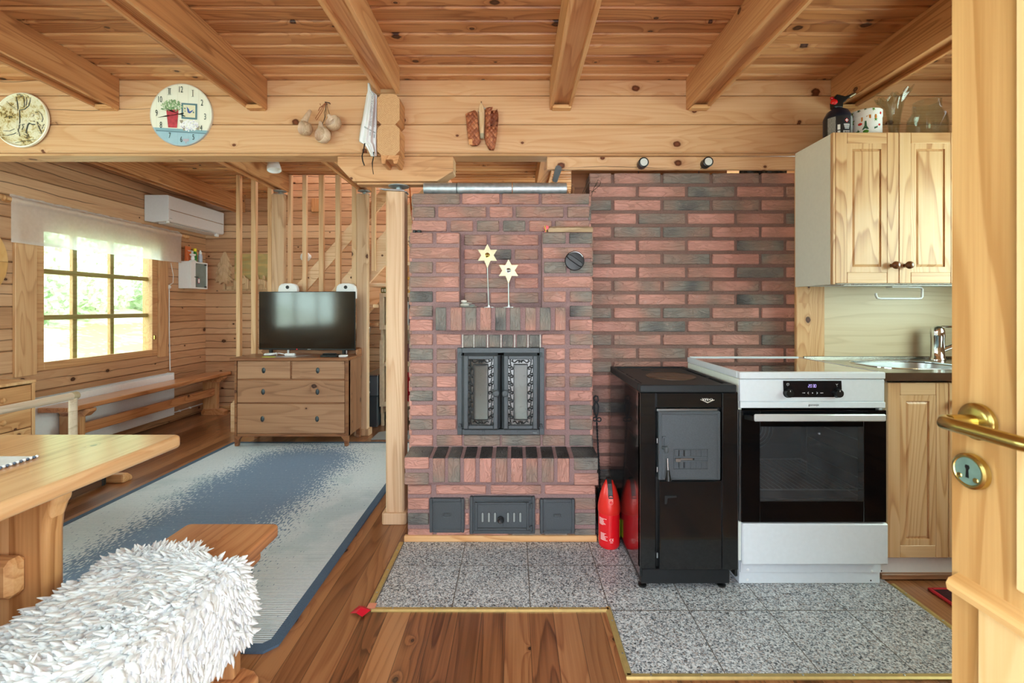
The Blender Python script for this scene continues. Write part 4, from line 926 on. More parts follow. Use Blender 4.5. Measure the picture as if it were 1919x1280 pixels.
# emblem: hooked letters over a shallow V
def ex_(zx): return X(1295+zx*.03127, D)
def ez_(zy): return Z(730+zy*.03127, D)
em = MB(); y = D-.0024
def ln(*p, r=.0014): em.tube([(ex_(a), y, ez_(b)) for a, b in p], r, 5)
ln((560, 600), (700, 655), (970, 790), (1240, 665), (1380, 620), r=.0019); ln((700, 655), (970, 755), (1240, 665), r=.0014)
for q in (650, 770, 880): ln((q-10, 535), (q+30, 535), (q+66, 560), (q+70, 600), (q+66, 650))
ln((960, 540), (1040, 560), (1100, 590), (1050, 620), (980, 635)); ln((1100, 590), (1160, 545), (1250, 550), (1275, 590), (1260, 640), (1180, 640), (1120, 605), (1100, 590))
obj('emblem', em, plain('pale_emblem', '#d8d2c8', .3, .6), HD, label='pale metal emblem with letters over a V')

# ================================================================== COOKER
D = 1.875
K = thing('cooker', 'white electric cooker with a dark glass oven door', 'cooker', (1.22, D, G))
x0, x1, yb = .926, 1.523, 2.44
zt = .9035; z1 = Z(710.5, D); z2 = Z(764.5, D); z3 = Z(768.5, D); z4 = Z(978, D); z5 = Z(981, D); z6 = Z(1058, D)
w = M['enamel']
obj('side_panel', MB().cbox(x0, x0+.014, D+.012, yb, .12, z1-.001, .002), plain('cooker_side_green_light', '#dfe6de', .35), K); obj('side_panel', MB().cbox(x1-.014, x1, D+.012, yb, .12, z1-.001, .002), w, K)  # left side tinted with the greenish light falling on it
obj('rear_panel', MB().box(x0+.014, x1-.014, yb-.012, yb, .12, z1-.001).box(x0+.014, x1-.014, D+.03, yb-.012, .70, z1-.001).box(x0+.014, x1-.014, D+.03, yb-.012, .12, .30), M['black'], K)
HT = obj('hob_frame', framebox(MB(), x0-.002, x1+.002, 0, 1, 0, 1, .001, .001, .001, .001) and MB().cbox(x0-.002, x1+.001, D-.006, D+.022, z1, zt, .004).cbox(x0-.002, x0+.010, D+.022, yb, z1, zt, .003).cbox(x1-.010, x1+.001, D+.022, yb, z1, zt, .003).cbox(x0+.010, x1-.010, yb-.014, yb+.002, z1, zt+.004, .002), w, K)
obj('hob_glass', MB().cbox(x0+.0105, x1-.0105, D+.0225, yb-.0145, z1+.002, zt-.0015, .001), plain('black_ceramic_glass', '#0a0b0b', .03, spec=.9, coat=1., coat_r=.02), K)
CP = obj('control_panel', MB().cbox(x0+.001, x1-.0, D, D+.03, z2+.025, z1-.0015, .003).cbox(x0+.001, x1+.002, D-.003, D+.03, z2, z2+.0248, .002), w, K)
def kx(zx): return X(1460+zx*.06514, D)
def kz(zy): return Z(705+zy*.06514, D)
n = 12; ra = (kx(1795)-kx(1515))/2
c1 = (kx(250), kz(480)); c2 = (kx(1665), kz(480)); rr = .0200
pts = [(kx(112), kz(130)), (kx(1783), kz(130)), (kx(1795), kz(400))]
pts += [(c2[0]+rr*math.cos(math.radians(a)), c2[1]+rr*math.sin(math.radians(a))) for a in range(24, -131, -14)]
pts += [(kx(1560), kz(602)), (kx(360), kz(605))]
pts += [(c1[0]+rr*math.cos(math.radians(a)), c1[1]+rr*math.sin(math.radians(a))) for a in range(-50, -205, -14)]
DP = obj('display_panel', MB().prism(pts, 'y', D-.0022, D+.001), plain('display_black', '#101216', .2, coat=.3, var=.3, bscale=60), CP)
for cc in (c1, c2):
    kb = obj('knob', MB().lathe([(.0172, 0), (.0172, .012), (.0158, .016), (0, .016)], (cc[0], D-.0022, cc[1]), '-y', 26), M['black'], DP, smooth=40)
    obj('pointer', MB().cbox(cc[0]-.0010, cc[0]+.0010, D-.0190, D-.0180, cc[1]+.007, cc[1]+.013, .0001), M['whiteplast'], kb)
# the clock digits 20:30 on a seven segment display, and touch symbols
sg = MB(); yy0, yy1 = D-.0028, D-.0021
def seg(x, z, w_, h, on):
    t = .0011; s = w_/2; q = h/2; e = .0004
    H = {'a': (x, z+h), 'g': (x, z+q), 'd': (x, z)}; V = {'f': (x-s, z+q), 'b': (x+s, z+q), 'e': (x-s, z), 'c': (x+s, z)}
    for c_ in on:
        if c_ in H: xx, zz = H[c_]; sg.box(xx-s+e+t/2, xx+s-e-t/2, yy0, yy1, zz-t/2, zz+t/2)
        else: xx, zz = V[c_]; sg.box(xx-t/2, xx+t/2, yy0, yy1, zz+e+t/3, zz+q-e-t/3)
for zx, on in ((850, 'abged'), (908, 'abcdef'), (978, 'abgcd'), (1032, 'abcdef')): seg(kx(zx), kz(318), .0058, .0115, on)
t = NT('display_digits'); obj('clock_digits', sg, t.surf(t.bsdf('#b9a8e8', .5, emit='#bda8ff', es=1.6)), DP, label='glowing violet clock digits 2030')
sy = MB(); y = D-.0026
def sl(pts, r=.0006): sy.tube([(kx(a), y, kz(b)) for a, b in pts], r, 4)
sl([(840, 455), (808, 480), (840, 508)], .0009); sl([(1068, 455), (1102, 480), (1068, 508)], .0009)
sy.tube(arc((kx(950), y, kz(480)), .0016, 0, 360, 12), .0006, 4); sl([(950, 465), (950, 482), (962, 490)])
sl([(655, 480), (735, 480)], .001); sy.tube(arc((kx(712), y, kz(480)), .0011, 0, 360, 8), .0008, 4); sl([(1168, 480), (1258, 480)], .001); sy.tube(arc((kx(1210), y, kz(482)), .0012, 0, 360, 8), .0008, 4)
sl([(215, 205), (272, 205), (272, 255), (215, 255), (215, 205)], .0007); sl([(238, 282), (246, 282)], .0008); sl([(1620, 218), (1650, 245), (1682, 218)], .0009); sl([(1650, 245), (1650, 262)], .0009); sl([(1655, 292), (1665, 292)], .0008)
obj('touch_symbol', sy, M['whiteplast'], DP, label='white touch symbols')
obj('logo', textmb('gorenje', .0128, (X(1524, D), D-.0036, Z(758.5, D)), sx=1.1), plain('dark_grey_print', '#3a3d42', .5), CP, label='small dark maker lettering')
# oven door with window
dx0, dx1 = X(1388, D), X(1659.5, D); wx0, wx1, wz0, wz1 = X(1423, D), X(1617, D), Z(938, D), Z(799, D)
dg = M['blackglass'] = plain('black_oven_glass', '#07080a', .08, spec=.3, coat=.1, coat_r=.03, bscale=50)
m = MB().cbox(dx0, wx0, D-.006, D+.03, z4, z3, .002).cbox(wx1, dx1, D-.006, D+.03, z4, z3, .002).cbox(wx0, wx1, D-.006, D+.03, z4, wz0, .002).cbox(wx0, wx1, D-.006, D+.03, wz1, z3, .002)
OD = obj('oven_door', m, dg, K, label='black glass oven door with a window')
obj('oven_window', MB().box(wx0, wx1, D-.0055, D-.003, wz0, wz1), glassmat('oven_window_glass', '#c6c9cc', .1, .03, 1.5, .9, .11, '#8c9299'), OD)  # grey veil mixed into the glass in place of reflected haze
obj('door_edge', MB().cbox(dx0-.004, dx0-.0005, D+.0, D+.03, z4, z3, .001).cbox(dx1+.0005, dx1+.003, D, D+.03, z4, z3, .001), M['steel'], OD)
HB = obj('door_handle', MB().cbox(X(1413, D-.05), X(1660.5, D-.05)-.004, D-.058, D-.046, Z(789.5, D-.05), Z(776, D-.05), .004), plain('silver_handle', '#cdd1d3', .35, .3), OD, smooth=40, label='silver bar handle')
zz = Z(779, D)
for sx in (dx0+.012, dx1-.022): obj('handle_bracket', MB().prism([(sx, D-.006), (sx+.022, D-.006), (sx+(.036 if sx < 1.2 else -.024), D-.046), (sx+(.018 if sx < 1.2 else -.042), D-.046)], 'z', zz-.012, zz+.004), M['black'], OD)
# oven cavity, rack and fan
ov = MB(); ax0, ax1, az0, az1, ay = x0+.04, x1-.04, .315, .685, 2.36
ov.box(ax0, ax1, ay, ay+.01, az0, az1).box(ax0-.01, ax0, D+.035, ay, az0, az1).box(ax1, ax1+.01, D+.035, ay, az0, az1).box(ax0-.01, ax1+.01, D+.035, ay, az0-.01, az0).box(ax0-.01, ax1+.01, D+.035, ay, az1, az1+.01)
obj('oven_cavity', ov, plain('oven_enamel', '#7b8087', .3, var=.15, bscale=9), K)
f = MB()
for r in (.105, .088, .07, .052, .034): f.tube(arc((X(1385, 2.35)+.07, 2.352, .545), r, 0, 360, 36), .0025, 5)
wire = plain('bright_wire', '#dfe3e6', .3, .3); obj('fan_cover', f, wire, K)
rk = MB(); zr = .395
rk.tube([(ax0+.005, D+.06, zr), (ax1-.02, D+.06, zr), (ax1-.02, 2.33, zr), (ax0+.005, 2.33, zr)], .0035, 6, closed=True)
for i in range(19): rk.tube([(ax0+.02+i*.026, D+.06, zr), (ax0+.02+i*.026, 2.33, zr)], .0016, 5)
obj('wire_rack', rk, wire, K)
rl = MB()
for xx in (ax1-.008,):
    for zz in (.36, .44, .52, .60): rl.tube([(xx, D+.07, zz), (xx, 2.3, zz)], .002, 5)
    rl.tube([(xx, D+.07, .33), (xx, D+.07, .64)], .0025, 5); rl.tube([(xx, 2.3, .33), (xx, 2.3, .64)], .0025, 5)
obj('rack_rail', rl, wire, K)
obj('storage_drawer', MB().cbox(X(1391, D), X(1666, D)-.004, D-.004, D+.03, z6, z5, .005), w, K)
PL = obj('plinth', MB().cbox(X(1386, D+.04), X(1649, D+.045), D+.045, D+.06, .006, z6+.02, .001).cbox(X(1386, D+.04)+.003, X(1649, D+.045)-.001, D+.038, D+.047, .055, z6+.02, .001).cbox(X(1386, D+.04), X(1386, D+.04)+.008, D+.06, 2.3, .006, .12, .001), w, K)
so = MB()
for a, b in ((1401, 1067.5), (1633, 1070), (1400, 1086)): so.lathe([(.006, 0), (.005, .001), (0, .0015)], (X(a, D+.04), D+.038, Z(b, D+.04)), '-y', 12)
obj('screw_cap', so, M['whiteplast'], PL, smooth=40)
obj('screw_hole', MB().lathe([(.0035, 0), (0, .0006)], (X(1632, D+.045), D+.045, Z(1088, D+.045)), '-y', 10), M['black'], PL)

# ================================================================== KITCHEN UNITS
def raised_door(name, par, x0, x1, z0, z1, yf, label=None, rail=.05, stile=.055, hollow=True):
    """frame-and-panel door: stiles, end rails, moulded inner frame, raised panel"""
    m = MB(); t = .02
    m.cbox(x0, x0+stile, yf, yf+t, z0, z1, .002); m.cbox(x1-stile, x1, yf, yf+t, z0, z1, .002)
    d = obj(name, m, M['cab_z'], par, label=label)
    obj('rail', MB().cbox(x0+stile+.0006, x1-stile-.0006, yf+.0005, yf+t, z1-rail, z1, .002), M['cab_x'], d); obj('rail', MB().cbox(x0+stile+.0006, x1-stile-.0006, yf+.0005, yf+t, z0, z0+rail, .002), M['cab_x'], d)
    a, b, c, e = x0+stile, x1-stile, z0+rail, z1-rail; k = .026; q = .012
    # moulding sloping inward, then flat, then raised field
    mo = MB()
    def sl(p0, p1, p2, p3): mo.add([p0, p1, p2, p3], [(0, 1, 2, 3)])
    y0, y1 = yf+.0015, yf+.010
    o = [(a, c), (b, c), (b, e), (a, e)]; i = [(a+k, c+k), (b-k, c+k), (b-k, e-k), (a+k, e-k)]; j = [(a+k+q, c+k+q), (b-k-q, c+k+q), (b-k-q, e-k-q), (a+k+q, e-k-q)]
    for n in range(4):
        p, q2 = n, (n+1) % 4
        sl((o[p][0], y0, o[p][1]), (o[q2][0], y0, o[q2][1]), (i[q2][0], y0+.001, i[q2][1]), (i[p][0], y0+.001, i[p][1]))
        sl((i[p][0], y0+.001, i[p][1]), (i[q2][0], y0+.001, i[q2][1]), (i[q2][0], y1, i[q2][1]), (i[p][0], y1, i[p][1]))
        sl((i[p][0], y1, i[p][1]), (i[q2][0], y1, i[q2][1]), (j[q2][0], yf+.004, j[q2][1]), (j[p][0], yf+.004, j[p][1]))
    mo.add([(p[0], yf+.004, p[1]) for p in j], [(0, 1, 2, 3)]); mo.box(a, b, yf+.0145, yf+.018, c, e)
    obj('panel', mo, M['cab_z'], d)
    return d
D = 2.156; XW = 1.506
U = thing('wall_cabinet', 'pine wall cabinet with a white side hanging over the sink', 'cabinet', (1.9, D, 1.281))
zt, zb = Z(248, D), 1.279; xe = 2.44
obj('side_board', MB().cbox(XW, XW+.014, D+.02, 2.447, zb, zt-.002, .001), M['panelwhite'], U, label='pale greenish white side board')
obj('carcass', MB().box(XW+.014, xe, D+.02, 2.447, zt-.07, zt-.055).box(XW+.014, xe, 2.43, 2.447, zb+.02, zt-.07).box(xe-.014, xe, D+.02, 2.43, zb, zt-.055).box(XW+.014, xe-.014, D+.03, 2.43, 1.62, 1.635).box(1.968, 1.984, D+.02, 2.43, zb+.012, zt-.07), M['panelwhite'], U)
obj('edge_strip', MB().cbox(XW, XW+.012, D, D+.019, zb, zt, .002), M['cab_z'], U)
kn = []
for i, (a, b) in enumerate(((1566, 1684.5), (1685.5, 1804), (1805, 1922))):
    xa, xb = X(a, D)-(.0 if i else .0), X(b, D)
    d = raised_door('door', U, xa, xb, zb+.005, zt, D, 'pine panel door', rail=.052, stile=.055)
    kxp = (X(1683, D-.03), X(1706, D-.03), X(1905, D-.03))[i]
    if i == 0: kxp -= .006
    obj('knob', MB().lathe([(.009, 0), (.008, .010), (.014, .016), (.0185, .026), (.016, .035), (.008, .040), (0, .041)], (kxp, D, Z(497, D-.02)), '-y', 24), M['knobwood'], d, smooth=60, label='round dark wooden knob')
wr = MB(); ya, yb_ = D+.015, 2.42
wr.tube([(XW+.03, ya, zb+.004), (xe-.03, ya, zb+.004), (xe-.03, yb_, zb+.004), (XW+.03, yb_, zb+.004)], .003, 6, closed=True)
wr.cbox(XW+.06, xe-.1, ya-.004, ya-.001, zb-.006, zb-.003, .0005)
i = XW+.05
while i < xe-.04: wr.tube([(i, ya, zb+.006), (i, yb_, zb+.006)], .0016, 4); wr.tube([(i, ya-.002, zb-.004), (i, ya-.002, zb+.006)], .0014, 4); i += .021
obj('dish_rack', wr, plain('white_wire', '#d4d8d6', .4), U, label='white wire dish rack closing the underside')
ph = thing('paper_holder', 'white wire paper towel holder hooked under the wall cabinet', 'paper holder', (X(1685, 2.25), 2.25, Z(535, 2.25)))
d = 2.25; q = lambda a, b: P(1480+a*.1719, 500+b*.1719, d)
obj('arm', MB().tube([q(938, 288), q(940, 312), q(955, 340), q(985, 347), q(1400, 347), q(1432, 342), q(1444, 325), q(1444, 245), q(1432, 228), q(1400, 222), q(1300, 221)], .0052, 10), M['white'], ph, smooth=60)
obj('clip', MB().cbox(q(1080, 0)[0], q(1315, 0)[0], d-.02, d+.02, q(0, 228)[2], q(0, 219)[2]+.001, .001), M['white'], ph)
# torch, tub, vase, jar on the cabinet
zc = zt-.0545
tc = (1.602, 2.262)
tr = thing('gas_torch', 'black and blue gas torch standing on the wall cabinet', 'gas torch', (*tc, zc))
H = Z(212, 2.262)-zc
r = .0605
obj('canister', MB().lathe([(r-.006, 0), (r, .006), (r, H-.03), (r-.004, H-.018), (r*.75, H+.004), (r*.36, H+.02), (.018, H+.024), (0, H+.024)], (*tc, zc), n=36), plain('canister_blue_black', '#1c2536', .3, .2), tr, smooth=40)
def cylpatch(cx, cy, r, a0, a1, z0, z1, n=10):
    return MB().grid(lambda u, v: (cx+r*math.sin(a0+(a1-a0)*u), cy-r*math.cos(a0+(a1-a0)*u), z0+(z1-z0)*v), n, 1)
sl_ = obj('sleeve', cylpatch(*tc, r+.0004, -1.6, 1.6, zc+.004, zc+H-.034, 24), plain('canister_label', '#23262b', .35), tr, label='dark printed label')
gp_ = cylpatch(*tc, r+.0008, -1.3, -.72, zc+.004, zc+H-.036); gp_.merge(cylpatch(*tc, r+.0008, .45, 1.0, zc+.004, zc+H-.036))
obj('grey_band', gp_, plain('grey_speckle', '#8b8d8c', .5, var=.35, bscale=300), sl_, label='grey speckled band')
pr = cylpatch(*tc, r+.0010, -.60, -.42, zc+.058, zc+.083, 4); pr.merge(cylpatch(*tc, r+.0010, -.60, -.42, zc+.088, zc+.113, 4))
dm = MB(); th0 = .0
def onc(a, z, e=.001): return (tc[0]+(r+e)*math.sin(a), tc[1]-(r+e)*math.cos(a), zc+z)
pr.merge(cylpatch(*tc, r+.0010, -.22, .30, zc+.060, zc+.082, 8))
for i in range(5): 
    w_ = .25-.02*i; pr.merge(cylpatch(*tc, r+.0010, .06-w_, .06+w_, zc+.111-i*.0052, zc+.1135-i*.0052, 8))
obj('printing', pr, M['whiteplast'], sl_, label='white print and barcode field')
bc = MB()
for i in range(9): a = -.19+i*.053; bc.add([onc(a, .063, .0014), onc(a+.018+.01*(i % 3), .063, .0014), onc(a+.018+.01*(i % 3), .080, .0014), onc(a, .080, .0014)], [(0, 1, 2, 3)])
obj('barcode', bc, M['black'], sl_)
z_ = .131; dm.add([onc(.04-.16, z_, .0012), onc(.04, z_-.011, .0012), onc(.04+.16, z_, .0012), onc(.04, z_+.011, .0012)], [(0, 1, 2, 3)])
obj('hazard_sign', dm, M['red'], sl_, label='red diamond hazard sign')
dm2 = MB().add([onc(.04-.11, z_, .0015), onc(.04, z_-.0075, .0015), onc(.04+.11, z_, .0015), onc(.04, z_+.0075, .0015)], [(0, 1, 2, 3)]); m_ = MB(); m_.add([onc(.04-.11, z_, .0015), onc(.04, z_-.0075, .0015), onc(.04+.11, z_, .0015), onc(.04, z_+.0075, .0015)], [(0, 1, 2, 3)])
m_.add([onc(.04-.05, z_-.002, .0018), onc(.04+.05, z_-.002, .0018), onc(.04, z_+.004, .0018)], [(0, 1, 2)], mi=1)
obj('hazard_field', m_, [M['whiteplast'], M['black']], sl_)
hz = zc+H+.022
hd = MB().prism([(tc[0]-.026, hz), (tc[0]+.018, hz), (tc[0]+.02, hz+.022), (tc[0]+.034, hz+.034), (tc[0]+.055, hz+.055), (tc[0]+.062, hz+.068), (tc[0]+.03, hz+.056), (tc[0]-.012, hz+.066), (tc[0]-.022, hz+.05), (tc[0]-.028, hz+.03)], 'y', tc[1]-.016, tc[1]+.016)
BH = obj('burner_head', hd, M['black'], tr, bevel=.004)
obj('valve_knob', MB().lathe([(.011, 0), (.013, .004), (.013, .020), (.009, .022), (0, .022)], (tc[0]-.018, tc[1]-.012, hz+.026), (-1, -.55, 0), 18), M['red'], tr, smooth=40, label='red valve knob'); 
obj('igniter', MB().lathe([(.007, 0), (.007, .010), (0, .011)], (tc[0]-.022, tc[1], hz+.052), '-x', 14), M['red'], tr, smooth=40)
obj('flame_tube', MB().lathe([(.008, 0), (.0085, .034), (.0065, .034), (.006, .01), (0, .01)], (tc[0]+.056, tc[1], hz+.058), (.85, 0, .5), 18), plain('burnt_steel', '#8a7a66', .35, .9), tr, smooth=40)
tcx, tcy = 1.7375, 2.262; r = .0695; H = Z(202, 2.2)-zc
tb = thing('paper_tub', 'white round tub printed with herbs and vegetables on the wall cabinet', 'tub', (tcx, tcy, zc))
obj('tub_body', MB().lathe([(r-.003, 0), (r, .003), (r, H-.032)], (tcx, tcy, zc), n=40), M['whiteplast'], tb, smooth=40)
obj('lid', MB().lathe([(r+.002, H-.034), (r+.002, H-.004), (r-.002, H), (0, H)], (tcx, tcy, zc), n=40), M['whiteplast'], tb, smooth=40)
gm = [plain('print_green', '#4f8f2c', .5), plain('print_red', '#cf2a22', .5), plain('print_orange', '#c9802f', .5), plain('print_dark', '#2f5a3c', .5)]
def blob(kind, a, z, s, rot=0.):
    out = []
    if kind == 'leaf': base = [(-.5, -.6), (0, -.2), (.5, -.6), (.25, 0), (.7, .3), (.2, .3), (0, .9), (-.2, .3), (-.7, .3), (-.25, 0)]
    elif kind == 'oval': base = [(math.cos(t*.7)*.8, math.sin(t*.7)*.6) for t in range(9)]
    elif kind == 'bread': base = [(-1, -.5), (.9, -.3), (1.1, .8), (.5, .45), (-.8, .5)]
    elif kind == 'bottle': base = [(-.7, -1), (.7, -1), (.3, -.2), (.2, 1.1), (-.15, 1.1), (-.2, -.1)]
    else: base = [(-.15, -1.), (.15, -1), (.3, .3), (0, 1.), (-.3, .3)]
    c, s_ = math.cos(rot), math.sin(rot)
    return [(a+(p*c-q*s_)*s/r, z+(p*s_+q*c)*s) for p, q in base]
mb = MB()
for kind, zx, zy, s, mi, rot in (('leaf', 575, 520, .015, 0, 0), ('leaf', 570, 540, .012, 3, .6), ('oval', 562, 622, .011, 0, .3), ('bread', 722, 505, .014, 2, .2), ('oval', 660, 573, .0075, 1, 0), ('bottle', 716, 600, .013, 3, 0), ('carrot', 824, 490, .012, 2, 3.14), ('leaf', 824, 535, .009, 0, 0),
        ('oval', 868, 445, .006, 1, 1.2), ('leaf', 640, 672, .010, 3, 0), ('oval', 720, 682, .010, 0, 0), ('leaf', 585, 445, .007, 3, 1), ('leaf', 580, 405, .010, 0, 1.3), ('leaf', 650, 392, .008, 3, 2), ('leaf', 800, 400, .008, 0, .5), ('leaf', 715, 383, .007, 3, .3), ('oval', 860, 600, .006, 1, .4), ('bread', 825, 640, .006, 3, .3)):
    px = 1520+zx*.1407; py = 150+zy*.1407
    sn = max(-.97, min(.97, (px-1619.5)/26.5)); a = math.asin(sn)-.0; a += math.atan2(tcx, tcy)*-1
    z = Z(py, tcy-.06)-zc; off = .0008 if z < H-.034 else .0028
    pts = blob(kind, a, z, s*1.5, rot)
    pp = [(tcx+(r+off)*math.sin(p), tcy-(r+off)*math.cos(p), zc+min(max(q, .003), H-.002)) for p, q in pts]
    ctr = tuple(sum(p[i] for p in pp)/len(pp) for i in range(3)); da = Vector((ctr[0]-tcx, ctr[1]-tcy, 0)).normalized()*.0012; ctr = (ctr[0]+da.x, ctr[1]+da.y, ctr[2])
    k = len(pp); mb.add(pp+[ctr], [(i, (i+1) % k, k) for i in range(k)], mi=mi)
obj('printed_pattern', mb, gm, tb, label='printed green herbs, red tomatoes and orange vegetables')
M['clear'] = None
M['clear'] = glassmat('clear_glass', '#f4f8f6', .03, .02, 1.5, 1.)
def vase():
    c = (1.894, 2.275); m = MB(); n = 48
    prof = [(.034, .0), (.038, .004), (.037, .020), (.024, .036), (.020, .048), (.023, .075), (.029, .115), (.040, .148), (.062, .172), (.074, .180)]
    inn = [(.070, .1815), (.058, .175), (.036, .150), (.0255, .116), (.0195, .078), (.015, .055), (0, .052)]
    vs = []; allp = prof+inn
    for (r, h) in allp:
        for j in range(n):
            a = 2*math.pi*j/n; k = max(0., (h-.13)/.05); wv = math.cos(8*a)
            rr = r*(1+.07*k*wv); hh = h+k*.010*wv+k*(.018*math.cos(a-.3)+.004)
            vs.append((c[0]+rr*math.cos(a), c[1]+rr*math.sin(a), zc+hh*1.55))
    L = len(allp); fs = [tuple(range(n))[::-1]]+[(i*n+j, i*n+(j+1) % n, (i+1)*n+(j+1) % n, (i+1)*n+j) for i in range(L-1) for j in range(n)]
    m.add(vs, fs); return m, c
m, c = vase(); one('glass_vase', m, M['clear'], 'tall clear dessert glass with a wavy rim on the wall cabinet', 'glass', (*c, zc), smooth=60)
c = (2.068, 2.285); H = Z(187, 2.285)-zc-.012
m = MB().lathe([(.060, 0), (.078, .004), (.083, .02), (.084, H*.5), (.078, H*.68), (.062, H*.80), (.056, H*.84), (.058, H*.87), (.056, H*.90), (.058, H*.93), (.056, H*.97), (.057, H), (.0535, H), (.0525, H*.85), (.0585, H*.79), (.0745, H*.67), (.080, H*.5), (.079, .02), (.074, .007), (0, .006)], (*c, zc), n=48)
one('glass_jar', m, M['clear'], 'wide clear glass jar with a threaded neck on the wall cabinet', 'jar', (*c, zc), smooth=60)
# base unit, worktop, sink, tap, splashback
D = 1.921
B = thing('base_cabinet', 'pine base cabinet under the steel worktop beside the cooker', 'cabinet', (1.9, D, .006))
bx0, bx1 = X(1661, D), 2.56
obj('carcass', MB().box(bx0+.002, bx0+.018, D+.021, 2.44, .118, .86).box(bx1-.016, bx1, D+.021, 2.44, .118, .86).box(bx0+.018, bx1-.016, D+.021, 2.44, .118, .134).box(bx0+.018, bx1-.016, 2.42, 2.44, .134, .72), M['panelwhite'], B)
for i, (a, b) in enumerate(((1664, 1777.5), (1779, 1892))):
    d = raised_door('door', B, X(a, D), X(b, D), Z(1045.5, D), Z(717.5, D), D, 'worn pine panel door', rail=.052, stile=.052)
    obj('knob', MB().lathe([(.008, 0), (.008, .010), (.014, .016), (.018, .026), (.015, .035), (0, .040)], (X(1767, D) if i == 0 and False else X((1790, 1788)[i], D), D, Z(754, D-.02)), '-y', 20), M['knobwood'], d, smooth=60, label='round dark wooden knob') if i == 1 else None
obj('kickboard', MB().cbox(X(1646, 1.965)+.004, bx1, 1.962, 1.978, Z(1073.5, 1.962), .118, .002), M['white'], B, label='white kickboard'); obj('kickboard_screw', MB().lathe([(.004, 0), (0, .001)], (X(1651.5, 1.962), 1.962, Z(1070, 1.962)), '-y', 10), M['black'], B)
obj('base_strip', MB().cbox(X(1648, 1.958), bx1, 1.945, 1.978, .006, Z(1076, 1.948), .002), M['bench'] if False else M['chest_x'], B, label='brown wooden base strip')
wk = MB(); wz = .896; wy0, wy1 = 1.905, 2.447; wx0_ = X(1660, 1.905)-.006
sx0, sx1, sy0, sy1 = 1.655, 2.08, 2.02, 2.33     # sink opening
# worktop ring around an elliptical bowl
cx_, cy_ = (sx0+sx1)/2, (sy0+sy1)/2; rx, ry = (sx1-sx0)/2, (sy1-sy0)/2; n = 64
inner = []; outer = []
for i in range(n):
    a = 2*math.pi*i/n; ca, sa = math.cos(a), math.sin(a); e = .62
    px, py = math.copysign(abs(ca)**e, ca), math.copysign(abs(sa)**e, sa)
    inner.append((cx_+rx*px, cy_+ry*py)); k = max(abs(ca), abs(sa)); qx, qy = ca/k, sa/k
    outer.append((cx_+(qx*(2.56-cx_) if qx > 0 else qx*(cx_-wx0_)), cy_+(qy*(wy1-cy_) if qy > 0 else qy*(cy_-wy0))))
vs = [(*p, wz) for p in outer]+[(*p, wz) for p in inner]+[(cx_+(p[0]-cx_)*.97, cy_+(p[1]-cy_)*.97, wz-.006) for p in inner]
wk.add(vs, [(i, (i+1) % n, n+(i+1) % n, n+i) for i in range(n)]+[(n+i, n+(i+1) % n, 2*n+(i+1) % n, 2*n+i) for i in range(n)])
wk.box(wx0_, 2.56, wy0, wy0+.018, wz-.034, wz-.0005).box(wx0_, wx0_+.01, wy0+.018, wy1, wz-.034, wz-.0005)
W = one('worktop', wk, M['inox'], 'stainless steel worktop running under the wall cabinet', 'worktop', (1.9, 1.92, wz))
wt = MB(); vs = []; pr_ = [(.97, -.006), (.94, -.05), (.88, -.14), (.6, -.16), (.1, -.165)]
for f_, h in pr_: vs += [(cx_+(p[0]-cx_)*f_, cy_+(p[1]-cy_)*f_, wz+h) for p in inner]
wt.add(vs, [(k*n+i, k*n+(i+1) % n, (k+1)*n+(i+1) % n, (k+1)*n+i) for k in range(len(pr_)-1) for i in range(n)]+[tuple(range((len(pr_)-1)*n, len(pr_)*n))])
obj('sink_bowl', wt, M['steel'], W, smooth=50); obj('bowl_rim', MB().tube([(*p, wz+.0005) for p in inner], .003, 6, closed=True), M['chrome'], W)
obj('rear_upstand', MB().cbox(wx0_, 2.56, wy1-.012, wy1, wz-.001, wz+.012, .002), M['inox'], W)
struct('wall_splashback', MB().box(1.665, 2.6, 2.449, 2.549, 0, 1.985), M['laminate'], label='pale wood-grain splashback panel over the worktop')
struct('trim_10', MB().cbox(X(1493.5, 2.44), 1.664, 2.443, 2.466, 0, 1.985, .004), M['pine_z'], label='pine upright between the brick wall and the splashback')
tp = thing('mixer_tap', 'chrome single-lever mixer tap beside the sink', 'tap', (X(1757, 2.37), 2.37, wz))
fx, fy = X(1757, 2.37), 2.37
obj('tap_body', MB().lathe([(.034, 0), (.034, .008), (.030, .012), (.0285, .05), (.0285, .115), (.0300, .118), (.0300, .150), (.026, .166), (.014, .176), (0, .178)], (fx, fy, wz+.0005), n=32), M['chrome'], tp, smooth=50)
obj('spout', MB().tube([(fx+.02, fy-.008, wz+.055), (fx+.07, fy-.035, wz+.085), (fx+.16, fy-.08, wz+.128), (fx+.18, fy-.09, wz+.12)], [.014, .012, .011, .011], 14), M['chrome'], tp, smooth=60)
obj('lever', MB().cbox(fx-.008, fx+.11, fy-.010, fy+.010, wz+.168, wz+.178, .004), M['chrome'], tp, smooth=40)
# doormat near the door
mt = thing('door_mat', 'dark red mat with a bright red border near the door', 'mat', (1.95, 1.7, 0))
obj('pile', MB().box(1.722, 2.3, 1.46, 1.872, .0005, .010), plain('mat_dark_red', '#3a1418', .95, bump=.9, bscale=260, var=.5), mt)
obj('border', MB().cbox(1.708, 1.722, 1.446, 1.886, .0005, .011, .003).cbox(1.722, 2.3, 1.872, 1.886, .0005, .011, .003), plain('mat_red_border', '#b0202a', .85, bump=.4, bscale=200), mt, label='bright red border')
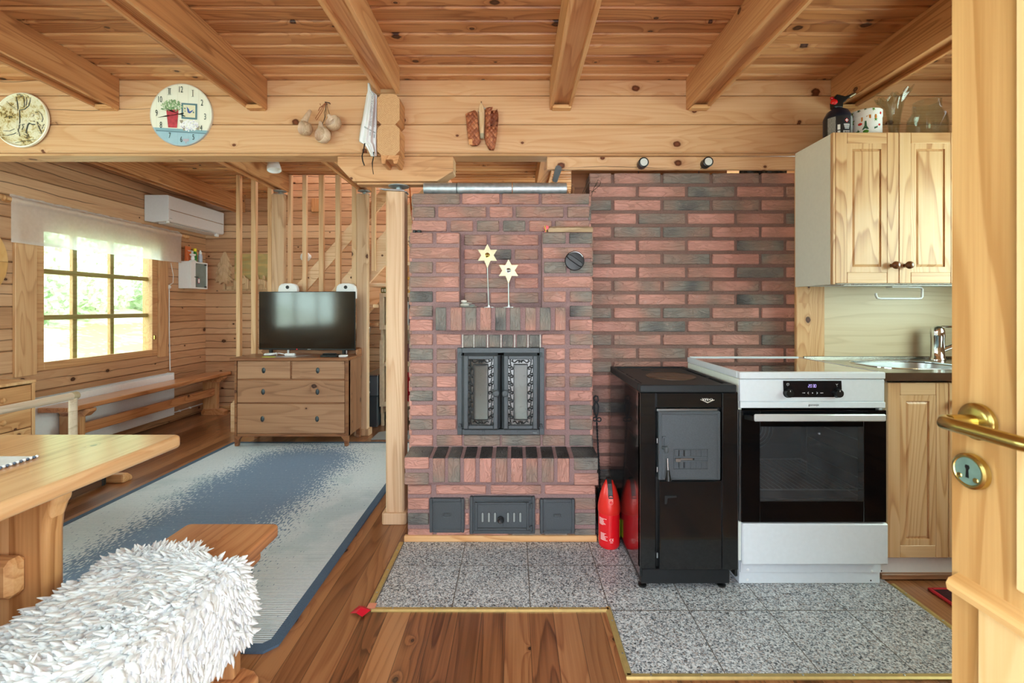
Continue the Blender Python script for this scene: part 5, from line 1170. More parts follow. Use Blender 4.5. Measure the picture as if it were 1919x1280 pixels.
# ---- the open door
xf = .6975; DO = struct('door_1', MB().box(xf+.002, xf+.042, -.12, .7285, .008, 2.03), M['door_l'], origin=(xf, .7, 0), label='open pine entrance door with a brass handle')
obj('panel_moulding', MB().prism([(xf+.002, .724), (xf-.016, .726), (xf-.018, .736), (xf-.014, .744), (xf+.002, .752)], 'y', -.12, .718), M['door_y'], DO)
obj('lower_panel', MB().cbox(xf-.006, xf+.002, -.12, .68, .15, .722, .001), M['door_l'], DO)
obj('inner_panel', MB().cbox(xf-.008, xf+.002, -.12, .6285, .78, 1.95, .003), M['door_l'], DO)
hy, hz = .684, .9985
L = obj('lever_handle', MB().lathe([(.0275, 0), (.0275, .006), (.024, .0095), (.019, .0105), (.0105, .0115), (.0105, .045), (.0, .046)], (xf, hy, hz), '-x', 32), M['brass'], DO, smooth=40, label='polished brass lever handle')
xx = xf-.050
obj('grip', MB().tube([(xf-.04, hy, hz), (xx+.002, hy+.004, hz), (xx-.006, hy-.004, hz-.0005), (xx-.006, hy-.03, hz-.001), (xx-.002, hy-.06, hz-.002), (xx, hy-.10, hz-.003), (xx+.004, hy-.125, hz-.003), (xx+.02, hy-.132, hz-.003)], [.0085, .0095, .0098, .0095, .0098, .0098, .0095, .008], 20), M['brass'], L, smooth=60)
ky, kz_ = .692, .921
KP = obj('keyhole_plate', MB().lathe([(.0265, 0), (.0265, .008), (.0235, .0105), (.0215, .0105), (.0205, .0092), (0, .0092)], (xf, ky, kz_), '-x', 36), M['brass'], DO, smooth=35, label='round brass keyhole plate')
obj('plate_face', MB().lathe([(.0204, 0), (.0200, .0006), (0, .0007)], (xf-.0091, ky, kz_), '-x', 36), plain('verdigris_plate', '#8fb5a8', .3, .6, bscale=60, var=.12), KP, label='pale green plate face')
kh = MB().prism([(ky-.0026, kz_-.010), (ky+.0026, kz_-.010), (ky+.0018, kz_+.002), (ky+.0037, kz_+.006), (ky+.0026, kz_+.0095), (ky-.0026, kz_+.0095), (ky-.0037, kz_+.006), (ky-.0018, kz_+.002)], 'x', xf-.0102, xf-.0096)
obj('keyhole', kh, M['black'], KP)
for s_ in (-1, 1): obj('screw', MB().lathe([(.0042, 0), (.0036, .0012), (0, .0014)], (xf-.0096, ky+s_*.0125, kz_-.010), '-x', 14), M['brass'], KP, smooth=50)
# ================================================================== THINGS ON THE HEADER
YH = 2.4495
def ck(zx, zy, dy=0.): return (X(260+zx/8.53, 2.43), YH-.012-dy, Z(140+zy/8.533, 2.43))
cl = thing('wall_clock', 'round wall clock painted with a red flower pot hanging on the log header', 'clock', (ck(657, 630)[0], YH, ck(657, 630)[2]))
cx, _, cz = ck(657, 630); r = .167
def clockmat():
    t = NT('clock_face'); x, y, z = t.sep(t.obj())
    f = t.math('FRACT', t.math('DIVIDE', t.add(x, .018), .0567)); ln_ = t.add(t.step(f, .03, .0), t.step(f, .97, 1.))
    n = t.noise(t.obj(), 25., 3.)
    col = t.mix(t.mul(n, .3), '#e9e8d8', '#d8dccb'); col = t.mix(t.mul(ln_, .45), col, '#b9b7a0')
    lowb = t.step(t.add(z, t.mul(x, .06)), -.075, -.077)
    blue = t.mix(n, '#8fb3c4', '#a9c6d0'); blue = t.mix(t.mul(ln_, .4), blue, '#6f97aa')
    col = t.mix(lowb, col, blue)
    rr = t.math('SQRT', t.add(t.mul(x, x), t.mul(z, z))); col = t.mix(t.mul(t.step(t.add(rr, t.mul(n, .01)), .164, .171), .5), col, '#a98f86')
    return t.surf(t.bsdf(col, .4))
disc = obj('face', MB().lathe([(r, 0), (r, .011), (0, .011)], (cx, YH, cz), '-y', 64), clockmat(), cl, smooth=30, label='painted face of cream boards and a pale blue shelf')
sh = MB().add([ck(238, 835, .0006), ck(1085, 885, .0006), ck(1060, 935, .0006), ck(255, 880, .0006)], [(0, 1, 2, 3)]); obj('painted_shelf', sh, plain('shelf_blue', '#86a9b4', .5), disc)
sh2 = MB().add([ck(255, 876, .0009), ck(1062, 928, .0009), ck(1056, 942, .0009), ck(262, 892, .0009)], [(0, 1, 2, 3)]); obj('shelf_line', sh2, plain('shelf_grey', '#64808c', .5), disc)
pot = MB().add([ck(425, 555, .001), ck(622, 545, .001), ck(595, 842, .001), ck(455, 835, .001)], [(0, 3, 2, 1)]); obj('painted_pot', pot, plain('pot_red', '#b3404a', .5, var=.25, bscale=60), disc)
pf = MB()
random.seed(3)
for i in range(150):
    a = R()*6.28; q = R()**.6; zx, zy = 510+175*q*math.cos(a), 480+92*q*math.sin(a)+25*abs(q*math.cos(a)); s = 9+R()*9; b = R()*6.28
    pf.add([ck(zx+s*math.cos(b+k*1.57)*(1.3 if k % 2 else .6), zy+s*math.sin(b+k*1.57)*(1.3 if k % 2 else .6), .0012+i*.000004) for k in range(4)], [(0, 1, 2, 3)], mi=i % 3)
obj('painted_foliage', pf, [plain('foliage_a', '#7fa372', .5), plain('foliage_b', '#9dbb8a', .5), plain('foliage_c', '#62875a', .5)], disc)
fm = MB().add([ck(668, 440, .001), ck(922, 458, .001), ck(918, 712, .001), ck(668, 695, .001)], [(0, 1, 2, 3)]).add([ck(698, 470, .0014), ck(893, 484, .0014), ck(890, 682, .0014), ck(698, 668, .0014)], [(0, 1, 2, 3)], mi=1)
obj('painted_picture', fm, [plain('picture_blue', '#5b7d85', .5), plain('picture_cream', '#ddd6b8', .5)], disc)
bu = MB().add([ck(752, 500, .0017), ck(790, 545, .0017), ck(800, 580, .0017), ck(865, 552, .0017), ck(835, 590, .0017), ck(805, 612, .0017), ck(770, 600, .0017), ck(762, 560, .0017)], [(7, 6, 5, 4, 3, 2, 1, 0)])
obj('painted_butterfly', bu, plain('butterfly_blue', '#4a5f9e', .5), disc)
for (a, b) in ((722, 530), (725, 575), (862, 595)):
    pass
lv = MB()
for (a, b, s) in ((724, 532, 15), (727, 575, 11), (862, 595, 15)): lv.add([ck(a-s, b-s*.6, .0017), ck(a+s*.4, b-s, .0017), ck(a+s, b+s*.6, .0017), ck(a-s*.2, b+s, .0017)], [(0, 1, 2, 3)])
obj('painted_leaf', lv, plain('leaf_teal', '#4f7f78', .5), disc)
fl = MB()
fl.add([ck(640, 720, .0011), ck(690, 715, .0011), ck(735, 880, .0011), ck(700, 890, .0011)], [(0, 1, 2, 3)], mi=1); fl.add([ck(900, 810, .0011), ck(960, 815, .0011), ck(945, 880, .0011), ck(905, 870, .0011)], [(0, 1, 2, 3)], mi=1)
for i in range(120):
    a = R()*6.28; q = R()**.5; zx, zy = 815+120*q*math.cos(a), 805+95*q*math.sin(a); s = 11+R()*6
    if i > 95: zx, zy = 690+40*q*math.cos(a), 805+50*q*math.sin(a)
    b = R()*6.28
    fl.add([ck(zx+s*math.cos(b+k*1.2566), zy+s*math.sin(b+k*1.2566), .0013+i*.000005) for k in range(5)], [(0, 1, 2, 3, 4)], mi=0 if i % 4 else 2)
obj('painted_flower', fl, [plain('petal_white', '#f1f0f2', .5), plain('stalk_brown', '#9c9282', .5), plain('petal_lilac', '#d3cfe0', .5)], disc)
tg = MB().add([ck(695, 1018, .001), ck(790, 1020, .001), ck(785, 1060, .001), ck(750, 1062, .001), ck(745, 1095, .001), ck(732, 1095, .001), ck(730, 1060, .001), ck(695, 1055, .001)], [tuple(range(8))]); obj('painted_tag', tg, plain('tag_pink', '#b3a6b0', .5), disc)
nu = MB()
for txt, zx, zy, s in (('12', 655, 232, 1.), ('I', 850, 290, 1.), ('2', 998, 445, 1.), ('3', 1048, 668, 1.), ('4', 985, 848, .95), ('5', 860, 995, .9), ('6', 665, 1030, .9), ('7', 480, 968, .9), ('8', 340, 800, 1.), ('9', 270, 608, 1.), ('10', 322, 390, 1.), ('II', 476, 260, 1.)):
    p = ck(zx, zy, .0018); m = textmb(txt, .047*s, p, right=(1, 0, -.03), sx=.58); nu.merge(m)
    if txt in ('I', 'II'):
        w_ = .0055 if txt == 'I' else .0095
        for k in (-1, 1): nu.box(p[0]-w_, p[0]+w_, p[1]-.0003, p[1]+.0002, p[2]+k*.017-.0008, p[2]+k*.017+.0008)
obj('numeral', nu, plain('clock_ink', '#33433f', .5), disc, label='dark old-style numerals')
random.seed(7)
H0 = ck(634, 628, .004)
def hand(name, tip, tail, w, dy):
    a, b = Vector(ck(*tip, dy)), Vector(ck(*tail, dy)); d = (a-b).normalized(); n = Vector((d.z, 0, -d.x)); L = (a-b).length
    m = MB(); prof = [(0, .0022), (.10, .0028), (.16, .001), (.55, .0012), (.68, w), (.80, .0016), (1., .0003)]
    vs = [(b+d*L*t+n*q)[:] for t, q in prof]+[(b+d*L*t-n*q)[:] for t, q in reversed(prof)]
    m.add(vs+[(v[0], v[1]-.0008, v[2]) for v in vs], [tuple(range(14)), tuple(range(14, 28))[::-1]]+[(i, 14+i, 14+(i+1) % 14, (i+1) % 14) for i in range(14)])
    obj(name, m, M['black'], cl)
hand('minute_hand', (300, 678), (712, 612), .0034, .004); hand('hour_hand', (425, 538), (738, 665), .0042, .006)
obj('hand_boss', MB().lathe([(.0028, 0), (.0022, .003), (0, .0035)], ck(634, 628, .003), '-y', 12), M['brass'], cl, smooth=50)

pc = (X(39, 2.43), Z(224.5, 2.43)); pr_ = .1455
pl = thing('relief_plate', 'cream ceramic relief plate of a tree and a crouching figure on the log header', 'plate', (pc[0], YH, pc[1]))
def platemat():
    t = NT('antiqued_ceramic'); o = t.obj(); n = t.noise(o, 60., 4., .65, .8); n2 = t.noise(o, 11., 2.)
    n3 = t.noise(o, 30., 5., .7, 1.5)
    col = t.ramp(t.sub(t.add(t.mul(n, 1.1), t.mul(n2, 1.3)), .66), [(.26, '#45432f'), (.38, '#a3874a'), (.48, '#cfc192'), (.64, '#e2dcc2')])
    return t.surf(t.bsdf(col, .4, 0., t.bump(n3, .9, .006), coat=.3))
pm = platemat(); cream = plain('cream_glaze', '#ece9d6', .3, coat=.3, var=.04, bscale=40); darkl = plain('relief_line', '#3b3f3a', .5)
PD = obj('dish', MB().lathe([(pr_*.8, 0), (pr_, .014), (pr_, .019), (pr_*.97, .021), (pr_*.94, .018), (pr_*.90, .013), (0, .012)], (pc[0], YH, pc[1]), '-y', 64), pm, pl, smooth=40)
def pk_(zx, zy, dy=.013): return (X(zx/8., 2.43), YH-dy, Z(150+zy/8., 2.43))
rel = MB(); dk = MB()
def stroke(pts, r, rr=None): 
    rel.tube([pk_(a, b, .0125) for a, b in pts], [r]*(len(pts)-1)+[rr or r*.6], 7)
    dk.tube([pk_(a+7, b+4, .0128) for a, b in pts], [r*1.6]*(len(pts)-1)+[(rr or r*.6)*1.6], 6)
stroke([(240, 800), (235, 700), (240, 560), (235, 440), (225, 340), (215, 235)], .0045); stroke([(250, 720), (262, 600), (258, 470), (265, 420)], .004); stroke([(235, 440), (150, 390), (100, 345), (65, 300)], .0028)
stroke([(265, 430), (340, 420), (400, 370), (420, 300), (430, 250)], .0032); stroke([(330, 400), (335, 300), (330, 230)], .003); stroke([(360, 370), (372, 300), (368, 240)], .0025); stroke([(240, 760), (180, 790), (90, 810), (10, 815)], .003); stroke([(250, 770), (270, 830)], .003); stroke([(300, 660), (320, 690), (300, 740)], .0025)
stroke([(200, 930), (330, 900), (430, 885), (540, 875)], .0018); stroke([(20, 745), (120, 750), (190, 720)], .002)
stroke([(480, 500), (440, 560), (420, 610), (380, 650), (360, 720), (350, 790), (400, 820)], .0062); stroke([(520, 620), (545, 700), (580, 770), (600, 790)], .0055); stroke([(430, 610), (470, 630), (520, 640)], .008); stroke([(560, 660), (600, 690), (640, 650)], .0035); stroke([(600, 720), (620, 680), (650, 710)], .0026); stroke([(365, 640), (310, 650), (270, 655)], .0028)
stroke([(500, 470), (540, 460), (590, 500), (615, 570), (600, 620)], .003); stroke([(480, 560), (540, 530), (560, 600)], .005)
rel.sphere(pk_(540, 540, .014), .0145, 12, 8, (1., .6, 1.1)); rel.sphere(pk_(585, 600, .014), .0085, 10, 6, (1, .6, 1)); rel.sphere(pk_(470, 570, .013), .014, 12, 8, (1.2, .5, 1.)); rel.sphere(pk_(540, 450, .013), .008, 10, 6, (1.3, .5, .7))
dk.v = [(a, YH-.0128+(b-(YH-.0128))*.10, c) for a, b, c in dk.v]; obj('relief_line', dk, darkl, PD); obj('relief_figure', rel, pm, PD, smooth=50, label='raised tree and crouching figure')
obj('rim', MB().lathe([(pr_*.945, .0165), (pr_*.97, .022), (pr_*1.001, .0195), (pr_*1.002, .010)], (pc[0], YH, pc[1]), '-y', 64, caps=(False, False)), cream, PD, smooth=50, label='pale cream rim')

# wooden cups on one nail
def kq(zx, zy, dy): return Vector((X(540+zx*.1406, 2.42), YH-dy, Z(170+zy*.1406, 2.42)))
cupw = wood('birch_cup', '#a98a62', '#cbb08a', '#dcc6a4', grain='z', knots=.1, ks=6, var=.4, rough=.5, ring=6., gs=3.)
def cup(ctr, axis, r, depth, htop, label, flat=1.):
    o = thing('wooden_cup', label, 'cup', tuple(ctr), 'carved wooden cups hanging on one nail')
    prof = [(r*.93, .004), (r, 0), (r*1.04, -.006), (r*1.06, -depth*.4), (r*.92, -depth*.75), (r*.55, -depth), (0, -depth*1.02)]
    inn = [(r*.93, .004), (r*.88, -.004), (r*.86, -depth*.4), (r*.72, -depth*.75), (r*.4, -depth*.9), (0, -depth*.91)]
    m = MB().lathe(prof, ctr, axis, 32, caps=(False, False)); obj('bowl', m, cupw, o, smooth=60)
    obj('bowl_inside', MB().lathe(inn, ctr, axis, 32, caps=(False, False)), cupw, o, smooth=60, label='smooth hollow inside')
    a = Vector(axis).normalized(); h = Vector(htop)-ctr; d = (h-a*h.dot(a)); dn = d.normalized()
    p0 = ctr+dn*r*1.0-a*.016; 
    obj('cup_handle', MB().tube([p0, p0.lerp(Vector(htop), .3), p0.lerp(Vector(htop), .7), Vector(htop), Vector(htop)+dn*.006], [.017, .014, .011, .0085, .003], 14), cupw, o, smooth=60)
cup(kq(236, 540, .075), (-.55, -.80, -.10), .0345, .052, kq(300, 275, .035), 'wooden cup with a tall handle hanging lowest to the clock side')
cup(kq(487, 632, .085), (-.42, -.88, .02), .0385, .050, kq(455, 440, .05), 'wooden cup hanging lowest in the middle of the bunch')
cup(kq(610, 432, .06), (-.30, -.78, .40), .039, .046, kq(548, 335, .04), 'wooden cup with a burned mark hanging on the dark cord')
lt = plain('leather_cord', '#9a5a38', .6); dkc = plain('dark_cord', '#4a3a30', .7)
o = thing('leather_cord', 'reddish leather loops and dark cord tying the wooden cups to a nail', 'cord', tuple(kq(490, 150, .02)))
obj('loop', MB().tube([kq(492, 150, .02), kq(440, 250, .03), kq(375, 380, .04), kq(395, 412, .045), kq(450, 300, .035), kq(498, 152, .022)], .0016, 5).tube([kq(480, 160, .021), kq(440, 215, .03), kq(425, 175, .03)], .002, 5).tube([kq(470, 200, .025), kq(425, 225, .032), kq(405, 268, .03)], .002, 5), lt, o, smooth=60)
obj('dark_loop', MB().tube([kq(492, 150, .02), kq(500, 250, .03), kq(488, 300, .035), kq(500, 360, .04), kq(492, 470, .06)], .0014, 5).tube([kq(500, 152, .02), kq(530, 250, .03), kq(572, 345, .04)], .0012, 5).tube([kq(495, 180, .02), kq(510, 300, .035), kq(505, 430, .05)], .0012, 5), dkc, o, smooth=60)
obj('nail', MB().cyl(kq(485, 150, -.003), kq(490, 150, .024), .003, n=8).tube([kq(480, 140, .02), kq(540, 150, .02), kq(550, 165, .018)], .0025, 5), dkc, o)

# cloth bag beside the log ends
bag = thing('cloth_bag', 'white cloth bag with grey print hanging beside the stacked log ends', 'bag', (X(690, 2.39), 2.39, Z(300, 2.39)))
def bq(zx, zy, y): return (X(540+zx*.1406, y), y, Z(170+zy*.1406, y))
lft = [(-110, 1062), (0, 1062), (60, 1045), (330, 1000), (500, 965), (650, 945), (690, 950), (705, 1010), (780, 1060), (870, 1105)]
rgt = [(-110, 1085), (0, 1112), (60, 1182), (330, 1182), (500, 1182), (650, 1182), (690, 1182), (705, 1182), (780, 1184), (880, 1186)]
def lerp_(tab, v):
    for (a, x0), (b, x1) in zip(tab, tab[1:]):
        if v <= b: return x0+(x1-x0)*max(0, (v-a))/(b-a)
    return tab[-1][1]
def bagpt(u, v):
    y = -105+v*980; l, r = lerp_(lft, y), lerp_(rgt, y); xx = l+(r-l)*u
    f = .40+.25*(1-v)
    dep = 2.372+.012*math.sin(v*9+u*3)+(.030*abs(u-f)/.5)-.02*math.sin(math.pi*u)*v+.006*math.sin(u*22+v*4)
    return bq(xx, y, dep)
obj('cloth', MB().grid(bagpt, 26, 60), plain('white_cotton', '#e6e8ec', .85, bump=.3, bscale=400), bag, smooth=180, solid=.0015)
pr = MB(); random.seed(5)
for i in range(34):
    v = .12+i*.0135; u0 = .52-.12*v; w_ = .22+.16*R()+.08*v
    for j in range(7):
        a, b = u0+w_*j/7, u0+w_*(j+.86)/7
        if R() < .12 or b > .97: continue
        q = [bagpt(a, v+.10*(a-u0)), bagpt(b, v+.10*(b-u0)), bagpt(b, v+.006+.10*(b-u0)), bagpt(a, v+.006+.10*(a-u0))]
        pr.add([(p[0], p[1]-.0016, p[2]) for p in q], [(0, 3, 2, 1)], mi=0)
for j in range(14):
    a, b = .22+j*.05, .22+(j+1)*.05; q = [bagpt(a, .585+.12*(a-.2)), bagpt(b, .585+.12*(b-.2)), bagpt(b, .607+.12*(b-.2)), bagpt(a, .607+.12*(a-.2))]
    pr.add([(p[0], p[1]-.0016, p[2]) for p in q], [(0, 3, 2, 1)], mi=1)
for (u, v) in ((.58, .67), (.82, .70)):
    q = [bagpt(u, v), bagpt(u+.07, v), bagpt(u+.07, v+.05), bagpt(u, v+.05)]; pr.add([(p[0], p[1]-.0016, p[2]) for p in q], [(0, 3, 2, 1)], mi=1)
obj('print', pr, [plain('bag_print', '#5f656c', .8), plain('bag_print_grey', '#aab1b5', .8)], bag, label='rows of small grey print')
random.seed(7)
ct = MB()
for pts in ([(1022, 700), (1005, 800), (985, 870), (995, 940), (1018, 1000)], [(1140, 815), (1140, 880), (1122, 960), (1125, 1040), (1138, 1115)]):
    q = [bq(a, b, 2.35) for a, b in pts]
    vs = []; 
    for i, p in enumerate(q): w_ = .0032 if pts[0][0] == 1022 or i < 3 else .0018; vs += [(p[0]-w_, p[1], p[2]), (p[0]+w_, p[1]-.001, p[2])]
    ct.add(vs, [(2*i, 2*i+1, 2*i+3, 2*i+2) for i in range(len(q)-1)])
obj('drawstring', ct, M['black'], bag, solid=.0008, label='black drawstring ends')
# birch bark slippers and wooden knife
def weave():
    t = NT('woven_birch_bark'); x, y, z = t.sep(t.obj()); s = 46.
    a = t.mul(t.add(x, t.mul(z, .85)), s); b = t.mul(t.sub(x, t.mul(z, .85)), s)
    fa, fb = t.math('FRACT', a), t.math('FRACT', b)
    ch = t.math('MODULO', t.add(t.add(t.math('FLOOR', a), t.math('FLOOR', b)), 100.), 2.)
    e = t.add(t.add(t.step(fa, .09, .0), t.step(fa, .91, 1.)), t.add(t.step(fb, .09, 0.), t.step(fb, .91, 1.)))
    n = t.noise(t.obj(), 40., 3.)
    rn = t.n('ShaderNodeTexWhiteNoise', {'Vector': t.xyz(t.math('FLOOR', a), t.math('FLOOR', b), 0.)}, noise_dimensions='2D').outputs[0]
    col = t.ramp(t.add(t.mul(rn, .6), t.mul(n, .4)), [(.2, '#8a4a30'), (.5, '#a9613f'), (.8, '#c07c55')])
    col = t.mix(t.mul(t.math('MINIMUM', e, 1.), .6), col, '#5e2f1e')
    pil = t.add(t.math('PINGPONG', t.mul(fa, 2.), 1.), t.math('PINGPONG', t.mul(fb, 2.), 1.))
    return t.surf(t.bsdf(col, .55, 0., t.bump(t.add(pil, t.mul(ch, .6)), .7, .004)))
wv = weave()
def sq(zx, zy, dy=0.): return Vector((X(830+zx*.1016, 2.42), YH-dy, Z(170+zy*.1016, 2.42)))
sl1 = thing('bark_slipper', 'woven birch bark slipper hanging beside the small wooden knife with its sole outward', 'slipper', tuple(sq(550, 700, .03)), 'pair of birch bark slippers')
def loft(secs, n=20, a0=0., a1=360., gap=None):
    m = MB(); vs = []
    for (x0, x1, zy, th, sk) in secs:
        c, rx = (x0+x1)/2, (x1-x0)/2
        for j in range(n):
            a = math.radians(a0+(a1-a0)*j/(n-1 if gap else n)); p = sq(c+rx*math.cos(a), zy+sk*math.cos(a), .022+th*.5*0)
            vs.append((p.x, YH-.026+th*math.sin(a), p.z))
    L = len(secs); rng = n-1 if gap else n
    m.add(vs, [(i*n+j, i*n+(j+1) % n, (i+1)*n+(j+1) % n, (i+1)*n+j) for i in range(L-1) for j in range(rng)])
    return m
m = loft([(415, 600, 395, .010, -38), (418, 632, 440, .020, -30), (432, 650, 560, .023, -18), (440, 662, 700, .023, -8), (455, 680, 840, .022, 0), (478, 697, 940, .020, -10), (500, 680, 985, .016, -12), (530, 640, 1012, .006, -6)])
m.f.append(tuple(range(20))[::-1]); obj('woven_bark', m, wv, sl1, smooth=50)
obj('toe_patch', MB().add([sq(480, 920, .0475), sq(545, 920, .0495), sq(548, 1015, .043), sq(485, 1010, .041)], [(0, 3, 2, 1)]), plain('pale_bark', '#cf8f55', .5), sl1, solid=.001, label='paler bark patch at the toe')
sl2 = thing('bark_slipper', 'woven birch bark slipper showing its open mouth beyond the small wooden knife', 'slipper', tuple(sq(900, 700, .03)), 'pair of birch bark slippers')
top = [(790, 1000, 335, .016, 0), (788, 1022, 420, .022, 0), (785, 1025, 520, .025, 0), (780, 1016, 620, .026, 0), (776, 1008, 690, .026, 0)]
a_ = loft(top, 22, -20, 262, True)   # open towards the viewer
secs = [(776, 1008, 690, .026, 0), (772, 1000, 800, .026, 0), (775, 985, 900, .024, 0), (790, 968, 980, .020, 10), (825, 955, 1050, .014, 14), (850, 935, 1090, .005, 6)]
m = loft(secs, 20); a2 = MB()
# rim strip on the left of the mouth
for (x0, x1, zy0, zy1) in ((790, 905, 335, 690),):
    n = 10
    vs = []
    for i in range(n+1):
        t_ = i/n; zy = zy0+(zy1-zy0)*t_; xr = 930-60*math.sin(t_*math.pi*.75)+(60 if t_ > .9 else 0)*0
        for j in range(7):
            q = j/6; xx = 786+(xr-786)*q-8*t_; p = sq(xx, zy); vs.append((p.x, YH-.026-.026*math.sin(math.acos(max(-1, min(1, (xx-903)/121)))), p.z))
    a2.add(vs, [(i*7+j, i*7+j+1, (i+1)*7+j+1, (i+1)*7+j) for i in range(n) for j in range(6)])
m.merge(a_); m.merge(a2); obj('woven_bark', m, wv, sl2, smooth=50, solid=.0016)
kn = thing('wooden_knife', 'small pale wooden knife sheath hanging between the bark slippers', 'knife', tuple(sq(715, 640, .03)))
obj('sheath', loft([(655, 770, 405, .010, 0), (665, 775, 480, .014, 0), (672, 770, 700, .014, 0), (680, 765, 790, .012, 0)], 16), wood('knife_wood', '#a98550', '#c9a873', '#dcc08e', grain='z', knots=0), kn, smooth=50)
obj('tip', loft([(680, 765, 790, .010, 0), (690, 760, 870, .009, 0), (700, 750, 882, .001, 0)], 12), plain('knife_tip', '#a39a80', .4), kn, smooth=50)
obj('handle', MB().prism([(sq(660, 405).x, sq(0, 405).z), (sq(765, 405).x, sq(0, 405).z), (sq(750, 360).x, sq(0, 300).z), (sq(720, 240).x, sq(0, 240).z), (sq(690, 240).x, sq(0, 240).z), (sq(672, 360).x, sq(0, 300).z)], 'y', YH-.03, YH-.022), wood('knife_handle', '#a98550', '#cfae78', '#dcc08e', grain='z', knots=0), kn)
obj('cord', MB().tube([sq(655, 400, .03), sq(708, 205, .02), sq(775, 345, .032)], .0012, 5).cyl(sq(770, 325, .034), sq(785, 350, .034), .004, n=8), M['steel'], kn)
obj('nail', MB().cyl(sq(706, 200, -.003), sq(706, 200, .022), .0022, n=8).sphere(sq(706, 196, .022), .0042), M['chrome'], kn)

# ================================================================== LIVING ROOM
# curtain valance over the window
rod = thing('curtain_rod', 'turned pine curtain rod over the window', 'curtain rod', (-3.425, 3.9, 1.9))
zr = 1.905
obj('pole', MB().cyl((-3.425, 3.06, zr), (-3.425, 4.71, zr), .012, n=16), M['pine_y'], rod, smooth=40)
for y, s in ((3.06, -1), (4.71, 1)): obj('finial', MB().lathe([(.012, 0), (.02, .006), (.022, .016), (.015, .024), (.019, .032), (.023, .045), (.018, .058), (.006, .066), (0, .067)], (-3.425, y, zr), (0, s, 0), 20), M['pine_y'], rod, smooth=50)
for y in (3.12, 4.66): obj('bracket', MB().cyl((-3.499, y, zr-.004), (-3.425, y, zr-.012), .009, n=10), M['pine_x'], rod)
def sheer():
    t = NT('sheer_linen'); x, y, z = t.sep(t.obj())
    wv_ = t.add(t.math('SINE', t.mul(y, 2600.)), t.math('SINE', t.mul(z, 2600.)))
    tr = t.n('ShaderNodeBsdfTransparent', {0: (1, 1, 1, 1)}).outputs[0]
    tl = t.n('ShaderNodeBsdfTranslucent', {0: (.93, .94, .96, 1)}).outputs[0]
    df = t.n('ShaderNodeBsdfDiffuse', {0: (.90, .91, .94, 1)}).outputs[0]
    a = t.n('ShaderNodeMixShader', {0: .62, 1: df, 2: tl}).outputs[0]
    n = t.noise(t.obj(), 40., 2.)
    return t.surf(t.n('ShaderNodeMixShader', {0: t.add(.66, t.mul(n, .14)), 1: tr, 2: a}).outputs[0])
shr = sheer()
va = thing('window_valance', 'short sheer white curtain hanging from the rod over the window', 'curtain', (-3.42, 3.9, 1.62))
Y0, Y1 = 3.085, 4.66
def cur(u, v):
    y = Y0+(Y1-Y0)*u; zb_ = 1.612+.012*u
    if v < .12: a = v/.12*math.pi; return (-3.425+.019*math.sin(a)+.002*math.sin(u*70), y, zr-.019*math.cos(a)*-1 if False else zr+.020*math.cos(a)+.002*math.sin(u*90))
    w_ = (v-.12)/.88; return (-3.425+.010+.010*w_*math.sin(u*34+1.3*math.sin(u*9))+.004*math.sin(u*80)*w_, y, zr-.02-(zr-.02-zb_)*w_)
obj('cloth', MB().grid(cur, 120, 24), shr, va, smooth=180)
obj('ruffle', MB().grid(lambda u, v: (-3.425+.006*math.sin(u*150)*v, Y0+(Y1-Y0)*u, zr+.019+.016*v+.002*math.sin(u*60)), 120, 2), shr, va, smooth=180)
obj('hem', MB().grid(lambda u, v: tuple(Vector(cur(u, .93+.07*v))+Vector((.0025, 0, 0))), 120, 3), shr, va, smooth=180)
# round pine board on the wall
rb = MB().lathe([(.297, 0), (.300, .004), (.300, .018), (.296, .022), (0, .022)], (-3.499, 2.826, 1.48), 'x', 64)
t = NT('star_joined_pine'); x, y, z = t.sep(t.obj()); ang = t.math('ARCTAN2', z, y); sgm = t.math('FLOOR', t.mul(ang, 8/6.2832)); rn = t.n('ShaderNodeTexWhiteNoise', {'W': sgm}, noise_dimensions='1D').outputs[0]
ff = t.math('FRACT', t.mul(ang, 8/6.2832)); n = t.noise(t.xyz(t.mul(y, 30.), t.mul(z, 8.), t.mul(rn, 9.)), 1., 3., .5, .6)
col = t.mix(t.mul(t.add(t.step(ff, .02, 0.), t.step(ff, .98, 1.)), .6), t.ramp(t.add(t.mul(n, .6), t.mul(rn, .4)), [(.2, '#b98446'), (.5, '#d6a566'), (.8, '#e3bb82')]), '#7a4d26')
one('round_board', rb, t.surf(t.bsdf(col, .4)), 'round pine table board hung on the wall beside the window', 'board', (-3.49, 2.826, 1.48), smooth=40)
# air conditioner
ac = thing('air_conditioner', 'white wall air conditioner mounted over the window corner', 'air conditioner', (-3.4, 4.7, 1.976))
ya, yb, xa, xb, za, zb = 4.296, 5.115, -3.498, -3.27, 1.976, 2.232
m = MB().prism([(xa, za+.01), (xa+.09, za), (xb-.012, za+.010), (xb, za+.024), (xb, zb-.006), (xb-.01, zb), (xa, zb)], 'y', ya, yb)
acw = plain('ac_white', '#dfe0e4', .4); AB = obj('housing', m, acw, ac, bevel=.003)
obj('trim_line', MB().box(xb-.001, xb+.0015, ya+.02, yb-.012, za+.118, za+.123), M['chrome'], AB, label='thin silver line across the front'); obj('seam', MB().box(xb-.002, xb+.0006, ya, yb, za+.1235, za+.1255), plain('seam_grey', '#8f9398', .5), AB)
obj('louvre', MB().prism([(xa+.10, za-.006), (xb-.03, za+.0), (xb-.03, za+.004), (xa+.10, za+.0)], 'y', ya+.05, yb-.06), acw, ac)
obj('sensor', MB().cbox(xb-.05, xb-.02, yb-.09, yb-.055, za-.022, za+.01, .003), M['whiteplast'], ac); obj('foot', MB().cbox(xb-.03, xb-.008, ya+.012, ya+.03, za-.006, za+.014, .002), M['whiteplast'], ac)
